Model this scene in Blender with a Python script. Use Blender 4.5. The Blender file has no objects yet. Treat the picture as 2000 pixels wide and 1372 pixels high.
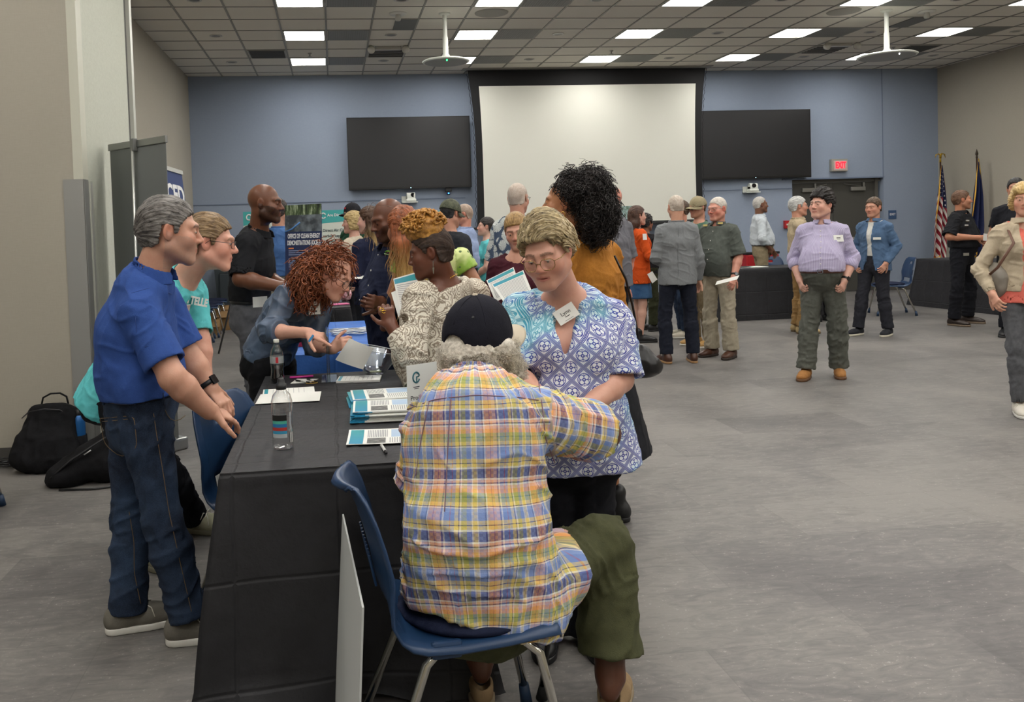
import bpy, math, random
import numpy as np
from mathutils import Vector, Matrix
SC = bpy.context.scene
COL = SC.collection
random.seed(7); RNG = np.random.default_rng(7)

# ------------------------------------------------------------------ camera
F_PX, CX, CY, YAW, PITCH, ROLL, EYE = 1647.5, 846.0, 503.4, .1166, -.0352, -.0327, 1.50
def _rot(y, p, r):
    B = np.array([[1, 0, 0], [0, 0, -1], [0, 1, 0]], float)
    c, s = math.cos(y), math.sin(y); Ry = np.array([[c, 0, -s], [0, 1, 0], [s, 0, c]])
    c, s = math.cos(p), math.sin(p); Rx = np.array([[1, 0, 0], [0, c, s], [0, -s, c]])
    c, s = math.cos(r), math.sin(r); Rz = np.array([[c, -s, 0], [s, c, 0], [0, 0, 1]])
    return Rz @ Rx @ Ry @ B
RC = _rot(YAW, PITCH, ROLL)
def _ray(x, y): return RC.T @ np.array([(x - CX) / F_PX, (y - CY) / F_PX, 1.])
def P(x, y, Y):
    "the point of the place seen at photo pixel (x, y) at depth Y"
    d = _ray(x, y); return d * (Y / d[1]) + np.array([0, 0, EYE])
def PZ(x, y, z=0.):
    "the point seen at photo pixel (x, y) at height z"
    d = _ray(x, y); return d * ((z - EYE) / d[2]) + np.array([0, 0, EYE])
cam = bpy.data.cameras.new('camera'); camo = bpy.data.objects.new('camera', cam); COL.objects.link(camo)
cam.sensor_fit = 'HORIZONTAL'; cam.sensor_width = 36.0
cam.lens = F_PX / 2000 * 36.0
cam.shift_x = (1000 - CX) / 2000; cam.shift_y = (CY - 686) / 2000
cam.clip_start = .05; cam.clip_end = 100
M = Matrix([[RC[0][i], -RC[1][i], -RC[2][i]] for i in range(3)]).to_4x4()
M.translation = Vector((0, 0, EYE)); camo.matrix_world = M
SC.camera = camo

# ------------------------------------------------------------------ world, exposure
w = bpy.data.worlds.new('world'); SC.world = w; w.use_nodes = True
w.node_tree.nodes['Background'].inputs[0].default_value = (.5, .5, .5, 1)
w.node_tree.nodes['Background'].inputs[1].default_value = .15
vs = SC.view_settings
vs.view_transform = 'Standard'; vs.look = 'None'; vs.gamma = 1; vs.use_curve_mapping = False; vs.exposure = 0.24
PANEL_POWER = 22.0
SC.cycles.max_bounces = 6; SC.cycles.diffuse_bounces = 3; SC.cycles.glossy_bounces = 3; SC.cycles.transmission_bounces = 6
SC.cycles.transparent_max_bounces = 8; SC.cycles.caustics_reflective = False; SC.cycles.caustics_refractive = False
# ------------------------------------------------------------------ objects
def tag(o, label=None, cat=None, group=None, kind=None):
    if label: o['label'] = label
    if cat: o['category'] = cat
    if group: o['group'] = group
    if kind: o['kind'] = kind
    return o
def empty(name, loc=(0, 0, 0), rz=0, label=None, cat=None, group=None):
    o = bpy.data.objects.new(name, None); COL.objects.link(o)
    o.location = [float(v) for v in loc]; o.rotation_euler = (0, 0, rz); o.empty_display_size = .1
    return tag(o, label, cat, group)
def link(name, me, mat=None, parent=None, smooth=False):
    o = bpy.data.objects.new(name, me); COL.objects.link(o)
    if mat is not None: me.materials.append(mat)
    if parent is not None:
        o.parent = parent
    if smooth and len(me.polygons): me.polygons.foreach_set('use_smooth', [True] * len(me.polygons))
    return o
class MB:
    "collects shapes for one mesh"
    def __init__(s): s.v = []; s.f = []
    def add(s, v, f):
        b = len(s.v); s.v += [tuple(float(c) for c in p) for p in v]; s.f += [tuple(i + b for i in q) for q in f]; return s
    def box(s, lo, hi, R=None, c=None, bev=0):
        x0, y0, z0 = lo; x1, y1, z1 = hi
        if bev > 0:
            import bmesh
            bm = bmesh.new(); bmesh.ops.create_cube(bm, size=1)
            for v in bm.verts: v.co = Vector(((x0 + x1) / 2 + v.co.x * (x1 - x0), (y0 + y1) / 2 + v.co.y * (y1 - y0), (z0 + z1) / 2 + v.co.z * (z1 - z0)))
            bmesh.ops.bevel(bm, geom=bm.edges[:], offset=bev, segments=2, affect='EDGES', profile=.5)
            vv = [tuple(v.co) for v in bm.verts]; bm.verts.index_update(); ff = [tuple(v.index for v in f.verts) for f in bm.faces]; bm.free()
        else:
            vv = [(x, y, z) for z in (z0, z1) for y in (y0, y1) for x in (x0, x1)]
            ff = [(0, 2, 3, 1), (4, 5, 7, 6), (0, 1, 5, 4), (2, 6, 7, 3), (0, 4, 6, 2), (1, 3, 7, 5)]
        if R is not None: vv = [tuple(R @ np.array(p) + (c if c is not None else 0)) for p in vv]
        return s.add(vv, ff)
    def tube(s, pts, r, n=8, cap=True, flat=1.0):
        pts = [np.array(p, float) for p in pts]; m = len(pts)
        rr = r if hasattr(r, '__len__') else [r] * m
        t = [pts[min(i + 1, m - 1)] - pts[max(i - 1, 0)] for i in range(m)]
        t = [a / (np.linalg.norm(a) + 1e-9) for a in t]
        u = np.cross(t[0], (0, 0, 1) if abs(t[0][2]) < .9 else (1, 0, 0)); u /= np.linalg.norm(u)
        vv = []
        for i in range(m):
            u = u - t[i] * np.dot(u, t[i]); u /= np.linalg.norm(u) + 1e-9; w_ = np.cross(t[i], u)
            for k in range(n):
                a = 2 * math.pi * k / n
                vv.append(pts[i] + rr[i] * (math.cos(a) * u + flat * math.sin(a) * w_))
        ff = [(i * n + k, i * n + (k + 1) % n, (i + 1) * n + (k + 1) % n, (i + 1) * n + k) for i in range(m - 1) for k in range(n)]
        if cap: ff += [tuple(range(n - 1, -1, -1)), tuple((m - 1) * n + k for k in range(n))]
        return s.add(vv, ff)
    def lathe(s, prof, c=(0, 0, 0), n=24, axis='z'):
        vv = []
        for r, z in prof:
            for k in range(n):
                a = 2 * math.pi * k / n; x, y = r * math.cos(a), r * math.sin(a)
                q = {'z': (x, y, z), 'y': (x, z, y), 'x': (z, x, y)}[axis]
                vv.append((q[0] + c[0], q[1] + c[1], q[2] + c[2]))
        m = len(prof)
        ff = [(i * n + k, i * n + (k + 1) % n, (i + 1) * n + (k + 1) % n, (i + 1) * n + k) for i in range(m - 1) for k in range(n)]
        if axis == 'y': ff = [q[::-1] for q in ff]
        return s.add(vv, ff)
    def prism(s, poly, z0, z1, R=None, c=None):
        "poly in xy, extruded in z"
        n = len(poly); vv = [(x, y, z0) for x, y in poly] + [(x, y, z1) for x, y in poly]
        if R is not None: vv = [tuple(R @ np.array(p) + (c if c is not None else 0)) for p in vv]
        ff = [tuple(range(n - 1, -1, -1)), tuple(range(n, 2 * n))] + [(i, (i + 1) % n, n + (i + 1) % n, n + i) for i in range(n)]
        return s.add(vv, ff)
    def grid(s, fn, nu, nv, closed=False):
        vv = [fn(i / nu, j / nv) for j in range(nv + 1) for i in range(nu + (0 if closed else 1))]
        w_ = nu + (0 if closed else 1)
        ff = [(j * w_ + i, j * w_ + (i + 1) % w_, (j + 1) * w_ + (i + 1) % w_, (j + 1) * w_ + i) for j in range(nv) for i in range(nu)]
        return s.add(vv, ff)
    def build(s, name, mat=None, parent=None, smooth=False, uv=None):
        me = bpy.data.meshes.new(name); me.from_pydata(s.v, [], s.f); me.update()
        return link(name, me, mat, parent, smooth)
def box(name, lo, hi, mat, parent=None, bev=0): return MB().box(lo, hi, bev=bev).build(name, mat, parent)
def put(name, mb, mat, parent=None, smooth=False): return mb.build(name, mat, parent, smooth)
def solid(o, t, off=0):
    m_ = o.modifiers.new('thick', 'SOLIDIFY'); m_.thickness = t; m_.offset = off; return o
def copy_tree(o, parent=None):
    c = o.copy(); COL.objects.link(c); c.parent = parent
    for ch in list(o.children): copy_tree(ch, c)
    return c
def Rz(a): c, s = math.cos(a), math.sin(a); return np.array([[c, -s, 0], [s, c, 0], [0, 0, 1.]])
def Rx(a): c, s = math.cos(a), math.sin(a); return np.array([[1., 0, 0], [0, c, -s], [0, s, c]])
def Ry(a): c, s = math.cos(a), math.sin(a); return np.array([[c, 0, s], [0, 1., 0], [-s, 0, c]])
def text(name, body, size, mat, parent, loc, R, ext=.0006, bold=0.0, align='CENTER', sx=1.0, space=1.0):
    cu = bpy.data.curves.new(name, 'FONT'); cu.body = body; cu.size = size; cu.extrude = ext; cu.offset = bold
    cu.align_x = align; cu.align_y = 'CENTER'; cu.space_line = space; cu.resolution_u = 3
    o = bpy.data.objects.new(name, cu); COL.objects.link(o); cu.materials.append(mat)
    m4 = Matrix([list(map(float, r)) for r in R]).to_4x4() @ Matrix.Diagonal((sx, 1, 1, 1)); m4.translation = Vector([float(v) for v in loc])
    bpy.context.view_layer.update(); me = bpy.data.meshes.new_from_object(o.evaluated_get(bpy.context.evaluated_depsgraph_get())); bpy.data.objects.remove(o); bpy.data.curves.remove(cu)
    me.transform(m4); me.name = name; o = bpy.data.objects.new(name, me); COL.objects.link(o)
    if parent is not None: o.parent = parent
    return o
# ------------------------------------------------------------------ materials
def srgb(c):
    if isinstance(c, str): c = [int(c[i:i + 2], 16) / 255 for i in (0, 2, 4)]
    return tuple(v / 12.92 if v <= .04045 else ((v + .055) / 1.055) ** 2.4 for v in c) + (1.,)
class X:
    "an expression made of math nodes"
    def __init__(s, T, k): s.T = T; s.k = k
    def _m(s, op, *a):
        n = s.T.nodes.new('ShaderNodeMath'); n.operation = op
        for i, q in enumerate((s,) + a):
            if isinstance(q, X): s.T.links.new(q.k, n.inputs[i])
            else: n.inputs[i].default_value = float(q)
        return X(s.T, n.outputs[0])
    def __add__(s, o): return s._m('ADD', o)
    __radd__ = __add__
    def __sub__(s, o): return s._m('SUBTRACT', o)
    def __rsub__(s, o): return (s * -1) + o
    def __mul__(s, o): return s._m('MULTIPLY', o)
    __rmul__ = __mul__
    def __truediv__(s, o): return s._m('DIVIDE', o)
    def sin(s): return s._m('SINE')
    def abs(s): return s._m('ABSOLUTE')
    def fract(s): return s._m('FRACT')
    def floor(s): return s._m('FLOOR')
    def sqrt(s): return s._m('SQRT')
    def mn(s, o): return s._m('MINIMUM', o)
    def mx(s, o): return s._m('MAXIMUM', o)
    def lt(s, o): return s._m('LESS_THAN', o)
    def gt(s, o): return s._m('GREATER_THAN', o)
    def atan2(s, o): return s._m('ARCTAN2', o)
    def ss(s, a, b):
        n = s.T.nodes.new('ShaderNodeMapRange'); n.interpolation_type = 'SMOOTHSTEP'
        s.T.links.new(s.k, n.inputs[0]); n.inputs[1].default_value = a; n.inputs[2].default_value = b
        return X(s.T, n.outputs[0])
class MT:
    "a Principled material with helpers for its node tree"
    def __init__(s, name, col=(.5, .5, .5, 1), rough=.6, metal=0, spec=.5):
        s.m = bpy.data.materials.new(name); s.m.use_nodes = True; s.T = s.m.node_tree
        s.b = s.T.nodes['Principled BSDF']; s.set('Base Color', srgb(col) if isinstance(col, str) else col)
        s.set('Roughness', rough); s.set('Metallic', metal); s.set('Specular IOR Level', spec)
    def set(s, k, v):
        if isinstance(v, X): v = v.k
        if isinstance(v, bpy.types.NodeSocket): s.T.links.new(v, s.b.inputs[k])
        else: s.b.inputs[k].default_value = v
        return s
    def co(s, kind='Object', attr=None, scale=None):
        if attr:
            n = s.T.nodes.new('ShaderNodeAttribute'); n.attribute_name = attr; k = n.outputs['Vector']
        else:
            n = s.T.nodes.new('ShaderNodeTexCoord'); k = n.outputs[kind]
        if scale is not None:
            q = s.T.nodes.new('ShaderNodeMapping'); s.T.links.new(k, q.inputs[0]); q.inputs['Scale'].default_value = scale; k = q.outputs[0]
        return k
    def xyz(s, k):
        n = s.T.nodes.new('ShaderNodeSeparateXYZ'); s.T.links.new(k, n.inputs[0]); return [X(s.T, n.outputs[i]) for i in range(3)]
    def vec(s, a, b, c=0.):
        n = s.T.nodes.new('ShaderNodeCombineXYZ')
        for i, q in enumerate((a, b, c)):
            if isinstance(q, X): s.T.links.new(q.k, n.inputs[i])
            else: n.inputs[i].default_value = q
        return n.outputs[0]
    def noise(s, k, scale=5, detail=4, rough=.5, dist=0, out='Fac'):
        n = s.T.nodes.new('ShaderNodeTexNoise')
        if k is not None: s.T.links.new(k, n.inputs['Vector'])
        n.inputs['Scale'].default_value = scale; n.inputs['Detail'].default_value = detail
        n.inputs['Roughness'].default_value = rough; n.inputs['Distortion'].default_value = dist
        return X(s.T, n.outputs[out])
    def voro(s, k, scale=5, feat='F1', out='Distance', rnd=1):
        n = s.T.nodes.new('ShaderNodeTexVoronoi'); n.feature = feat; s.T.links.new(k, n.inputs['Vector'])
        n.inputs['Scale'].default_value = scale; n.inputs['Randomness'].default_value = rnd
        return n.outputs[out]
    def ramp(s, x, stops, interp='LINEAR'):
        n = s.T.nodes.new('ShaderNodeValToRGB'); s.T.links.new(x.k, n.inputs[0]); r = n.color_ramp; r.interpolation = interp
        while len(r.elements) < len(stops): r.elements.new(.5)
        while len(r.elements) > len(stops): r.elements.remove(r.elements[-1])
        for e, (p, c) in zip(r.elements, stops): e.position = p
        for e, (p, c) in zip(sorted(r.elements, key=lambda e: e.position), sorted(stops, key=lambda q: q[0])):
            e.color = srgb(c) if isinstance(c, str) else c
        return n.outputs[0]
    def mix(s, f, a, b, mode='MIX'):
        n = s.T.nodes.new('ShaderNodeMix'); n.data_type = 'RGBA'; n.blend_type = mode
        for i, q in ((0, f), (6, a), (7, b)):
            if isinstance(q, str): q = srgb(q)
            if isinstance(q, X): q = q.k
            if isinstance(q, bpy.types.NodeSocket): s.T.links.new(q, n.inputs[i])
            else: n.inputs[i].default_value = q
        return n.outputs[2]
    def bump(s, x, strength=.2, dist=.01):
        n = s.T.nodes.new('ShaderNodeBump'); n.inputs['Strength'].default_value = strength; n.inputs['Distance'].default_value = dist
        s.T.links.new(x.k, n.inputs['Height']); s.T.links.new(n.outputs[0], s.b.inputs['Normal']); return s
    def emit(s, col, st): s.set('Emission Color', srgb(col) if isinstance(col, str) else col); s.set('Emission Strength', st); return s
_mc = {}
def flat(col, rough=.6, metal=0, spec=.5, name=None):
    k = (col, rough, metal, spec)
    if k not in _mc: _mc[k] = MT(name or 'plain_' + str(len(_mc)), col, rough, metal, spec).m
    return _mc[k]
def mottled(name, c1, c2, scale=4, rough=.7, detail=5, bump=0, kind='Object', spec=.5, sc=None, bscale=None, bd=.01):
    t = MT(name, rough=rough, spec=spec); k = t.co(kind, scale=sc)
    n = t.noise(k, scale, detail, .6); t.set('Base Color', t.ramp(n, [(.3, c1), (.7, c2)]))
    if bump: t.bump(t.noise(k, bscale or scale * 8, 3, .6), bump, bd)
    return t.m
def glass(name, col='ffffff', rough=.02, ior=1.45):
    t = MT(name, col, rough); t.set('Transmission Weight', 1.0); t.set('IOR', ior); return t.m
# ------------------------------------------------------------------ the room shell
T = .61; GX, GY = -1.8268, 10.5727            # ceiling grid origin
HC, YB, XL, XR = 4.27, 15.18, -2.42, 11.72
XN, YN, YN2 = -1.68, 6.0, 7.4                 # the wall end beside the table
X0, Y0 = -5.2, -4.2
def struct(name, o, label=None):
    o.name = name; o['kind'] = 'structure'
    return o
# floor: grey vinyl tile
t = MT('floor_vinyl', rough=.42, spec=.35); k = t.co('Object'); x, y, z = t.xyz(k)
n1 = t.noise(k, 1.1, 6, .6, .6); n2 = t.noise(t.co('Object', scale=(3, 9, 1)), 2.2, 8, .7, 1.5); n3 = t.noise(k, 60, 3, .7)
row = (y / .46).floor(); ux = (x + row * .305) / .92
cell = t.noise(t.vec(ux.floor() * 3.7, row * 5.3), 1.0, 0)
c = t.ramp(n1 * .40 + n2 * .45 + cell * .22, [(.38, '535150'), (.5, '6a6765'), (.62, '817d79')])
c = t.mix(n3.gt(.62) * n2.ss(.48, .6) * .6, c, 'aaa59e')
seam = (((y / .46).fract() - .5).abs().gt(.4955)).mx((ux.fract() - .5).abs().gt(.4978))
c = t.mix(seam * .35, c, '5b5957'); t.set('Base Color', c)
t.set('Roughness', n2 * .25 + .36); t.bump(n2, .04, .003)
FLOOR_M = t.m
struct('floor', put('floor', MB().box((X0, Y0, -.1), (XR + .3, YB + .5, 0)), FLOOR_M))
# walls
def wallmat(name, c1, c2, bump=.05):
    t = MT(name, rough=.75, spec=.25); k = t.co('Object')
    n = t.noise(k, .6, 3); fine = t.noise(t.co('Object', scale=(1, 1, .12)), 160, 2); fine2 = t.noise(t.co('Object', scale=(.12, .12, 1)), 160, 2)
    t.set('Base Color', t.ramp(n * .5 + fine * .25 + fine2 * .25, [(.35, c1), (.65, c2)])); t.bump(fine + fine2, bump, .002); return t.m
BLUE = wallmat('blue_wall_paint', '909cb0', '98a4b6'); BEIGE = wallmat('beige_wall_linen', 'a8a294', 'b0aa9c', .1)
t = MT('pale_textured_panel', rough=.8, spec=.2); k = t.co('Object'); n = t.noise(k, 45, 4, .7)
t.set('Base Color', t.ramp(n, [(.3, 'bfc1b3'), (.7, 'c8cabc')])); t.bump(n, .35, .006); PANEL = t.m
METAL = flat('a4a4a0', .42, .45, name='brushed_metal'); DARKMETAL = flat('35373a', .4, .7)
DX0, DX1, DZ = 8.70, 10.57, 2.19
mb = MB()
mb.box((XL - .2, YB, 0), (DX0, YB + .2, HC + .1)); mb.box((DX1, YB, 0), (XR + .2, YB + .2, HC + .1)); mb.box((DX0, YB, DZ), (DX1, YB + .2, HC + .1))
struct('wall_back', put('wall_back', mb, BLUE))
struct('wall_right', box('wall_right', (XR, Y0, 0), (XR + .2, YB, HC + .1), BEIGE))
struct('wall_left', box('wall_left', (XL - .2, YN2, 0), (XL, YB, HC + .1), BEIGE))
struct('wall_near_left', put('wall_near_left', MB().box((X0, YN, 0), (XN - .06, YN2, HC + .1)), BEIGE))
struct('trim_1', box('trim_1', (XN - .06, YN - .003, 0), (XN + .002, YN + .12, HC), flat('c9c8b8', .5)))
struct('trim_2', box('trim_2', (XN - .06, YN + .12, 0), (XN, YN2, HC), PANEL))
struct('trim_3', put('trim_3', MB().box((XN - .05, YN2, 0), (XN - .02, YN2 + .14, HC)), flat('5d5c58', .6)))
struct('trim_4', box('trim_4', (XN - .06, YN2 + .14, 0), (XN + .012, YN2 + .22, HC), flat('d3d3c8', .4, .2)))
struct('trim_5', put('trim_5', MB().box((DX1 - .012, YB - .012, DZ), (DX1 - .004, YB, HC)).box((DX0 - .2, YB - .02, DZ - .004), (DX1 + .006, YB, DZ + .022)).box((XL, YB - .012, 2.02), (2.4, YB, 2.035)).box((6.6, YB - .012, 2.02), (DX0, YB, 2.035)), flat('6f7c92', .6)))
BB = flat('55524e', .6)
struct('baseboard_back', put('baseboard_back', MB().box((XL, YB - .015, 0), (DX0, YB, .12)).box((DX1, YB - .015, 0), (XR, YB, .12)), BB))
struct('baseboard_right', box('baseboard_right', (XR - .015, Y0, 0), (XR, YB - .015, .12), BB))
struct('baseboard_left', box('baseboard_left', (XL, YN2 + .3, 0), (XL + .015, YB - .015, .12), BB))
struct('baseboard_near_left', box('baseboard_near_left', (X0, YN - .012, 0), (XN - .02, YN, .1), flat('4c4a46', .6)))
struct('wall_far_left', box('wall_far_left', (X0 - .2, Y0, 0), (X0, YN, HC + .1), BEIGE))
struct('wall_front', box('wall_front', (X0, Y0 - .2, 0), (XR, Y0, HC + .1), BEIGE))
# ceiling: lay-in tiles and T-bars
t = MT('ceiling_tile', rough=.9, spec=.1); k = t.co('Object'); n = t.noise(k, 90, 3, .7); cx_ = t.noise(t.vec(((t.xyz(k)[0] - GX) / T).floor(), ((t.xyz(k)[1] - GY) / T).floor()), 3.3, 0)
t.set('Base Color', t.ramp(n * .5 + cx_ * .5, [(.3, 'dcd8ce'), (.7, 'e4e0d6')])); t.bump(n, .2, .003)
struct('ceiling', box('ceiling', (X0, Y0, HC), (XR + .2, YB + .2, HC + .1), t.m))
mb = MB()
i0, i1 = int((X0 - GX) / T), int((XR - GX) / T); j0, j1 = int((Y0 - GY) / T), int((YB - GY) / T)
for i in range(i0, i1 + 1): mb.box((GX + i * T - .012, Y0, HC - .009), (GX + i * T + .012, YB, HC))
for j in range(j0, j1 + 1): mb.box((X0, GY + j * T - .009, HC - .007), (XR, GY + j * T + .009, HC))
struct('trim_6', put('trim_6', mb, flat('8f8d86', .5)))
# ceiling lights every fourth column, every third row
LM = MT('light_diffuser', 'ffffff', .5).emit((1, .97, .92, 1), PANEL_POWER).m
WM = flat('d8d8d2', .5); GRAYP = flat('8d8e8b', .6, name='grey_ceiling_panel')
def ordn(i): return ['first', 'second', 'third', 'fourth', 'fifth', 'sixth', 'seventh', 'eighth', 'ninth', 'tenth', 'eleventh', 'twelfth'][i]
rowname = {4: 'in the row closest to the blue wall', 1: 'in the second row out from the blue wall', -2: 'in the third row out from the blue wall'}
colname = ['first column from the column beside the banners', 'second column from the banners', 'third column, toward the projection screen', 'fourth column, toward the exit door', 'fifth column, toward the flags', 'last column, by the flags']
colname[0] = 'first column from the banners'
lamp = panel = down = None
def first_or_copy(first, build, loc):
    if first is None: first = o = build()
    else: o = copy_tree(first)
    o.location = loc; return first, o
def b_lamp():
    r = empty('ceiling_light'); m = MB()
    for a, b in (((.02, .02), (.59, .035)), ((.02, .575), (.59, .59)), ((.02, .035), (.035, .575)), ((.575, .035), (.59, .575))): m.box((a[0], a[1], -.014), (b[0], b[1], .0))
    put('frame', m, WM, r); put('diffuser', MB().box((.035, .035, -.006), (.575, .575, -.001)), LM, r); return r
def b_panel():
    r = empty('ceiling_panel'); put('panel', MB().box((.02, .012, -.008), (.595, .598, -.001)), GRAYP, r)
    m = MB()
    for q in range(18): m.box((.03 + q * .031, .02, -.011), (.033 + q * .031, .59, -.008))
    put('grille', m, flat('7c7d7a', .6), r); return r
def b_down():
    r = empty('downlight'); put('trim_ring', MB().lathe([(.085, -.001), (.088, -.008), (.07, -.01), (.066, -.004), (.06, -.001)], (.305, .305, 0)), flat('c8c6c0', .35), r, True)
    put('reflector', MB().lathe([(.062, -.002), (.05, -.0015), (.03, -.004), (.012, -.004), (0, -.004)], (.305, .305, 0)), flat('6f6e6b', .3, .6), r, True); return r
for a, j in enumerate((4 + 1, 2, -1, -4, -7, -10, -13, -16, -19, -22)):
    for c_, i in enumerate(range(-6 if j < -8 else 2, 20, 4)):
        vis = j >= -1
        if i < 0: c2 = 0
        else: c2 = (i - 2) // 4
        where = '%s row from the blue wall, %s' % (ordn(a), colname[min(c2, 5)] if i > 0 else ('behind the camera' if i < -3 else 'over the bags side'))
        if GX + i * T < X0 + .1: continue
        lamp, o = first_or_copy(lamp, b_lamp, (GX + i * T, GY + j * T, HC)); tag(o, 'glowing ceiling light, ' + where, 'ceiling light', 'square ceiling lights')
        if j < -4: continue
        if i + 2 <= 22:
            panel, o = first_or_copy(panel, b_panel, (GX + (i + 1) * T, GY + j * T, HC)); tag(o, 'grey ceiling air panel, ' + where, 'air panel', 'grey panels beside the lights')
    if j >= -1:
        for i in range(0, 22, 4):
            down, o = first_or_copy(down, b_down, (GX + i * T, GY + j * T, HC)); tag(o, 'round downlight, %s row from the blue wall, %s' % (ordn(a), colname[i // 4]), 'downlight', 'round recessed downlights')
# speakers, vents, diffusers, detectors, sprinklers
DV = flat('4a4a48', .6)
for (i, j, w0, h0, lab) in ((1, 4, .06, .06, 'dark return air vent in the ceiling near the beige wall by the banners'), (18.7, 4, .0, .0, 'dark return air vent in the ceiling near the beige wall by the flags')):
    r = empty('ceiling_vent', (GX + i * T, GY + j * T, HC), 0, lab, 'ceiling vent'); put('frame', MB().box((.03, .03, -.012), (.59, .58, 0)), flat('9a9893', .5), r)
    m = MB(); [m.box((.05, .05 + q * .045, -.02), (.57, .07 + q * .045, -.012)) for q in range(12)]; put('louvre', m, DV, r)
for (i, j, lab) in ((4.5, 1, 'small dark ceiling panel beside the smoke detector'), (16.6, 1, 'small dark ceiling panel behind the microphone pole by the beige wall')):
    tag(box('ceiling_hatch', (GX + i * T, GY + j * T + .01, HC - .012), (GX + (i + .48) * T, GY + (j + 1) * T - .01, HC), flat('6d6e6c', .6)), lab, 'ceiling panel')
for (i, j, lab) in ((4.02, 4, 'slotted air diffuser in the ceiling over the first wall screen'), (16.02, 4, 'slotted air diffuser in the ceiling over the exit door')):
    r = empty('air_diffuser', (GX + i * T, GY + j * T, HC), 0, lab, 'air diffuser'); put('frame', MB().box((0, 0.02, -.014), (.6, .59, 0)), flat('a9a8a2', .5), r)
    m = MB(); [m.box((.03, .06 + q * .09, -.024), (.57, .085 + q * .09, -.014)) for q in range(6)]; put('louvre', m, DV, r)
    r = empty('emergency_light', (GX + i * T + .3, GY + j * T - .12, HC), 0, lab.replace('slotted air diffuser in', 'twin-headed emergency light on'), 'emergency light')
    put('housing', MB().box((-.2, -.04, -.05), (.2, .04, 0), bev=.008), flat('b5b3ac', .4), r)
    for sx in (-.26, .26): put('lamp_head', MB().lathe([(0, -.05), (.05, -.045), (.06, -.02), (.045, .03), (0, .035)], (sx, -.06, -.06), 20, 'y'), flat('c4c2ba', .25), r, True)
for (px, py, lab) in ((960, 25, 'round ceiling speaker beside the first hanging microphone pole'), (1648, 22, 'round ceiling speaker beside the hanging microphone pole by the beige wall')):
    q = PZ(px, py, HC); r = empty('ceiling_speaker', q, 0, lab, 'ceiling speaker'); put('grille', MB().lathe([(0, -.012), (.2, -.012), (.215, -.008), (.22, 0)], n=40), flat('a19e96', .7), r, True)
for (px, py, lab) in ((777, 26, 'smoke detector with camera under the ceiling'), (1810, 22, 'smoke detector under the ceiling by the beige wall')):
    q = PZ(px, py, HC); r = empty('smoke_detector', q, 0, lab, 'smoke detector'); put('base', MB().lathe([(0, -.02), (.1, -.02), (.115, -.01), (.115, 0)], n=28), WM, r, True); put('sensor', MB().lathe([(0, -.1), (.03, -.095), (.04, -.07), (.03, -.02)]), flat('bdbcb6', .4), r, True)
for (px, py, lab) in ((605, 104, 'sprinkler head in the ceiling over the first wall screen'), (1194, 99, 'sprinkler head in the ceiling over the projection screen'), (1745, 92, 'sprinkler head in the ceiling by the hanging microphone')):
    q = PZ(px, py, HC); tag(put('sprinkler', MB().lathe([(0, -.06), (.035, -.058), (.035, -.053), (.01, -.05), (.012, -.02), (.03, -.008), (.032, 0)]), METAL, None, True), lab, 'sprinkler').location = q
# hanging microphone arrays
MIC = flat('dfe2da', .4, name='white_plastic')
for (px, py, r_, lab, led) in ((868, 26, .31, 'white disc microphone hanging from a pole over the table, lit green', '30ff80'), (1731, 20, .38, 'white disc microphone hanging from a pole near the beige wall', 'e8e8e8')):
    q = PZ(px, py, HC); r = empty('ceiling_microphone', q, 0, lab, 'microphone', 'hanging disc microphones')
    put('ceiling_plate', MB().lathe([(0, -.025), (.05, -.025), (.075, -.01), (.075, 0)]), MIC, r, True)
    put('pole', MB().lathe([(.028, -.02), (.028, -.3), (.035, -.31), (.036, -.52), (.06, -.56), (.08, -.58)]), MIC, r, True)
    put('disc', MB().lathe([(.07, -.575), (.2, -.59), (r_ - .03, -.605), (r_, -.62), (r_ - .01, -.632), (r_ - .03, -.636)], n=48), MIC, r, True)
    put('grille', MB().lathe([(r_ - .03, -.636), (r_ * .5, -.645), (0, -.648)], n=48), flat('9fa19f', .7), r, True)
    tt = MT('microphone_led_' + led, led).emit(led, 4).m; put('status_light', MB().lathe([(0, -.66), (.008, -.655), (.008, -.64)], (-.02, -r_ * .75, 0)), tt, r)
# stainless corner guard on the wall end
m = MB().box((XN - .13, YN - .006, .1), (XN + .005, YN - .002, 1.91)).box((XN + .002, YN - .006, .1), (XN + .008, YN + .1, 1.91))
tag(put('corner_guard', m, METAL), 'stainless steel guard on the beige wall corner', 'corner guard')
tag(box('corner_strip', (XN + .0, YN + .14, .1), (XN + .01, YN + .19, 1.9), flat('c9c9c2', .3, .3)), 'narrow pale metal strip beside the steel corner guard', 'wall strip')
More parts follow.
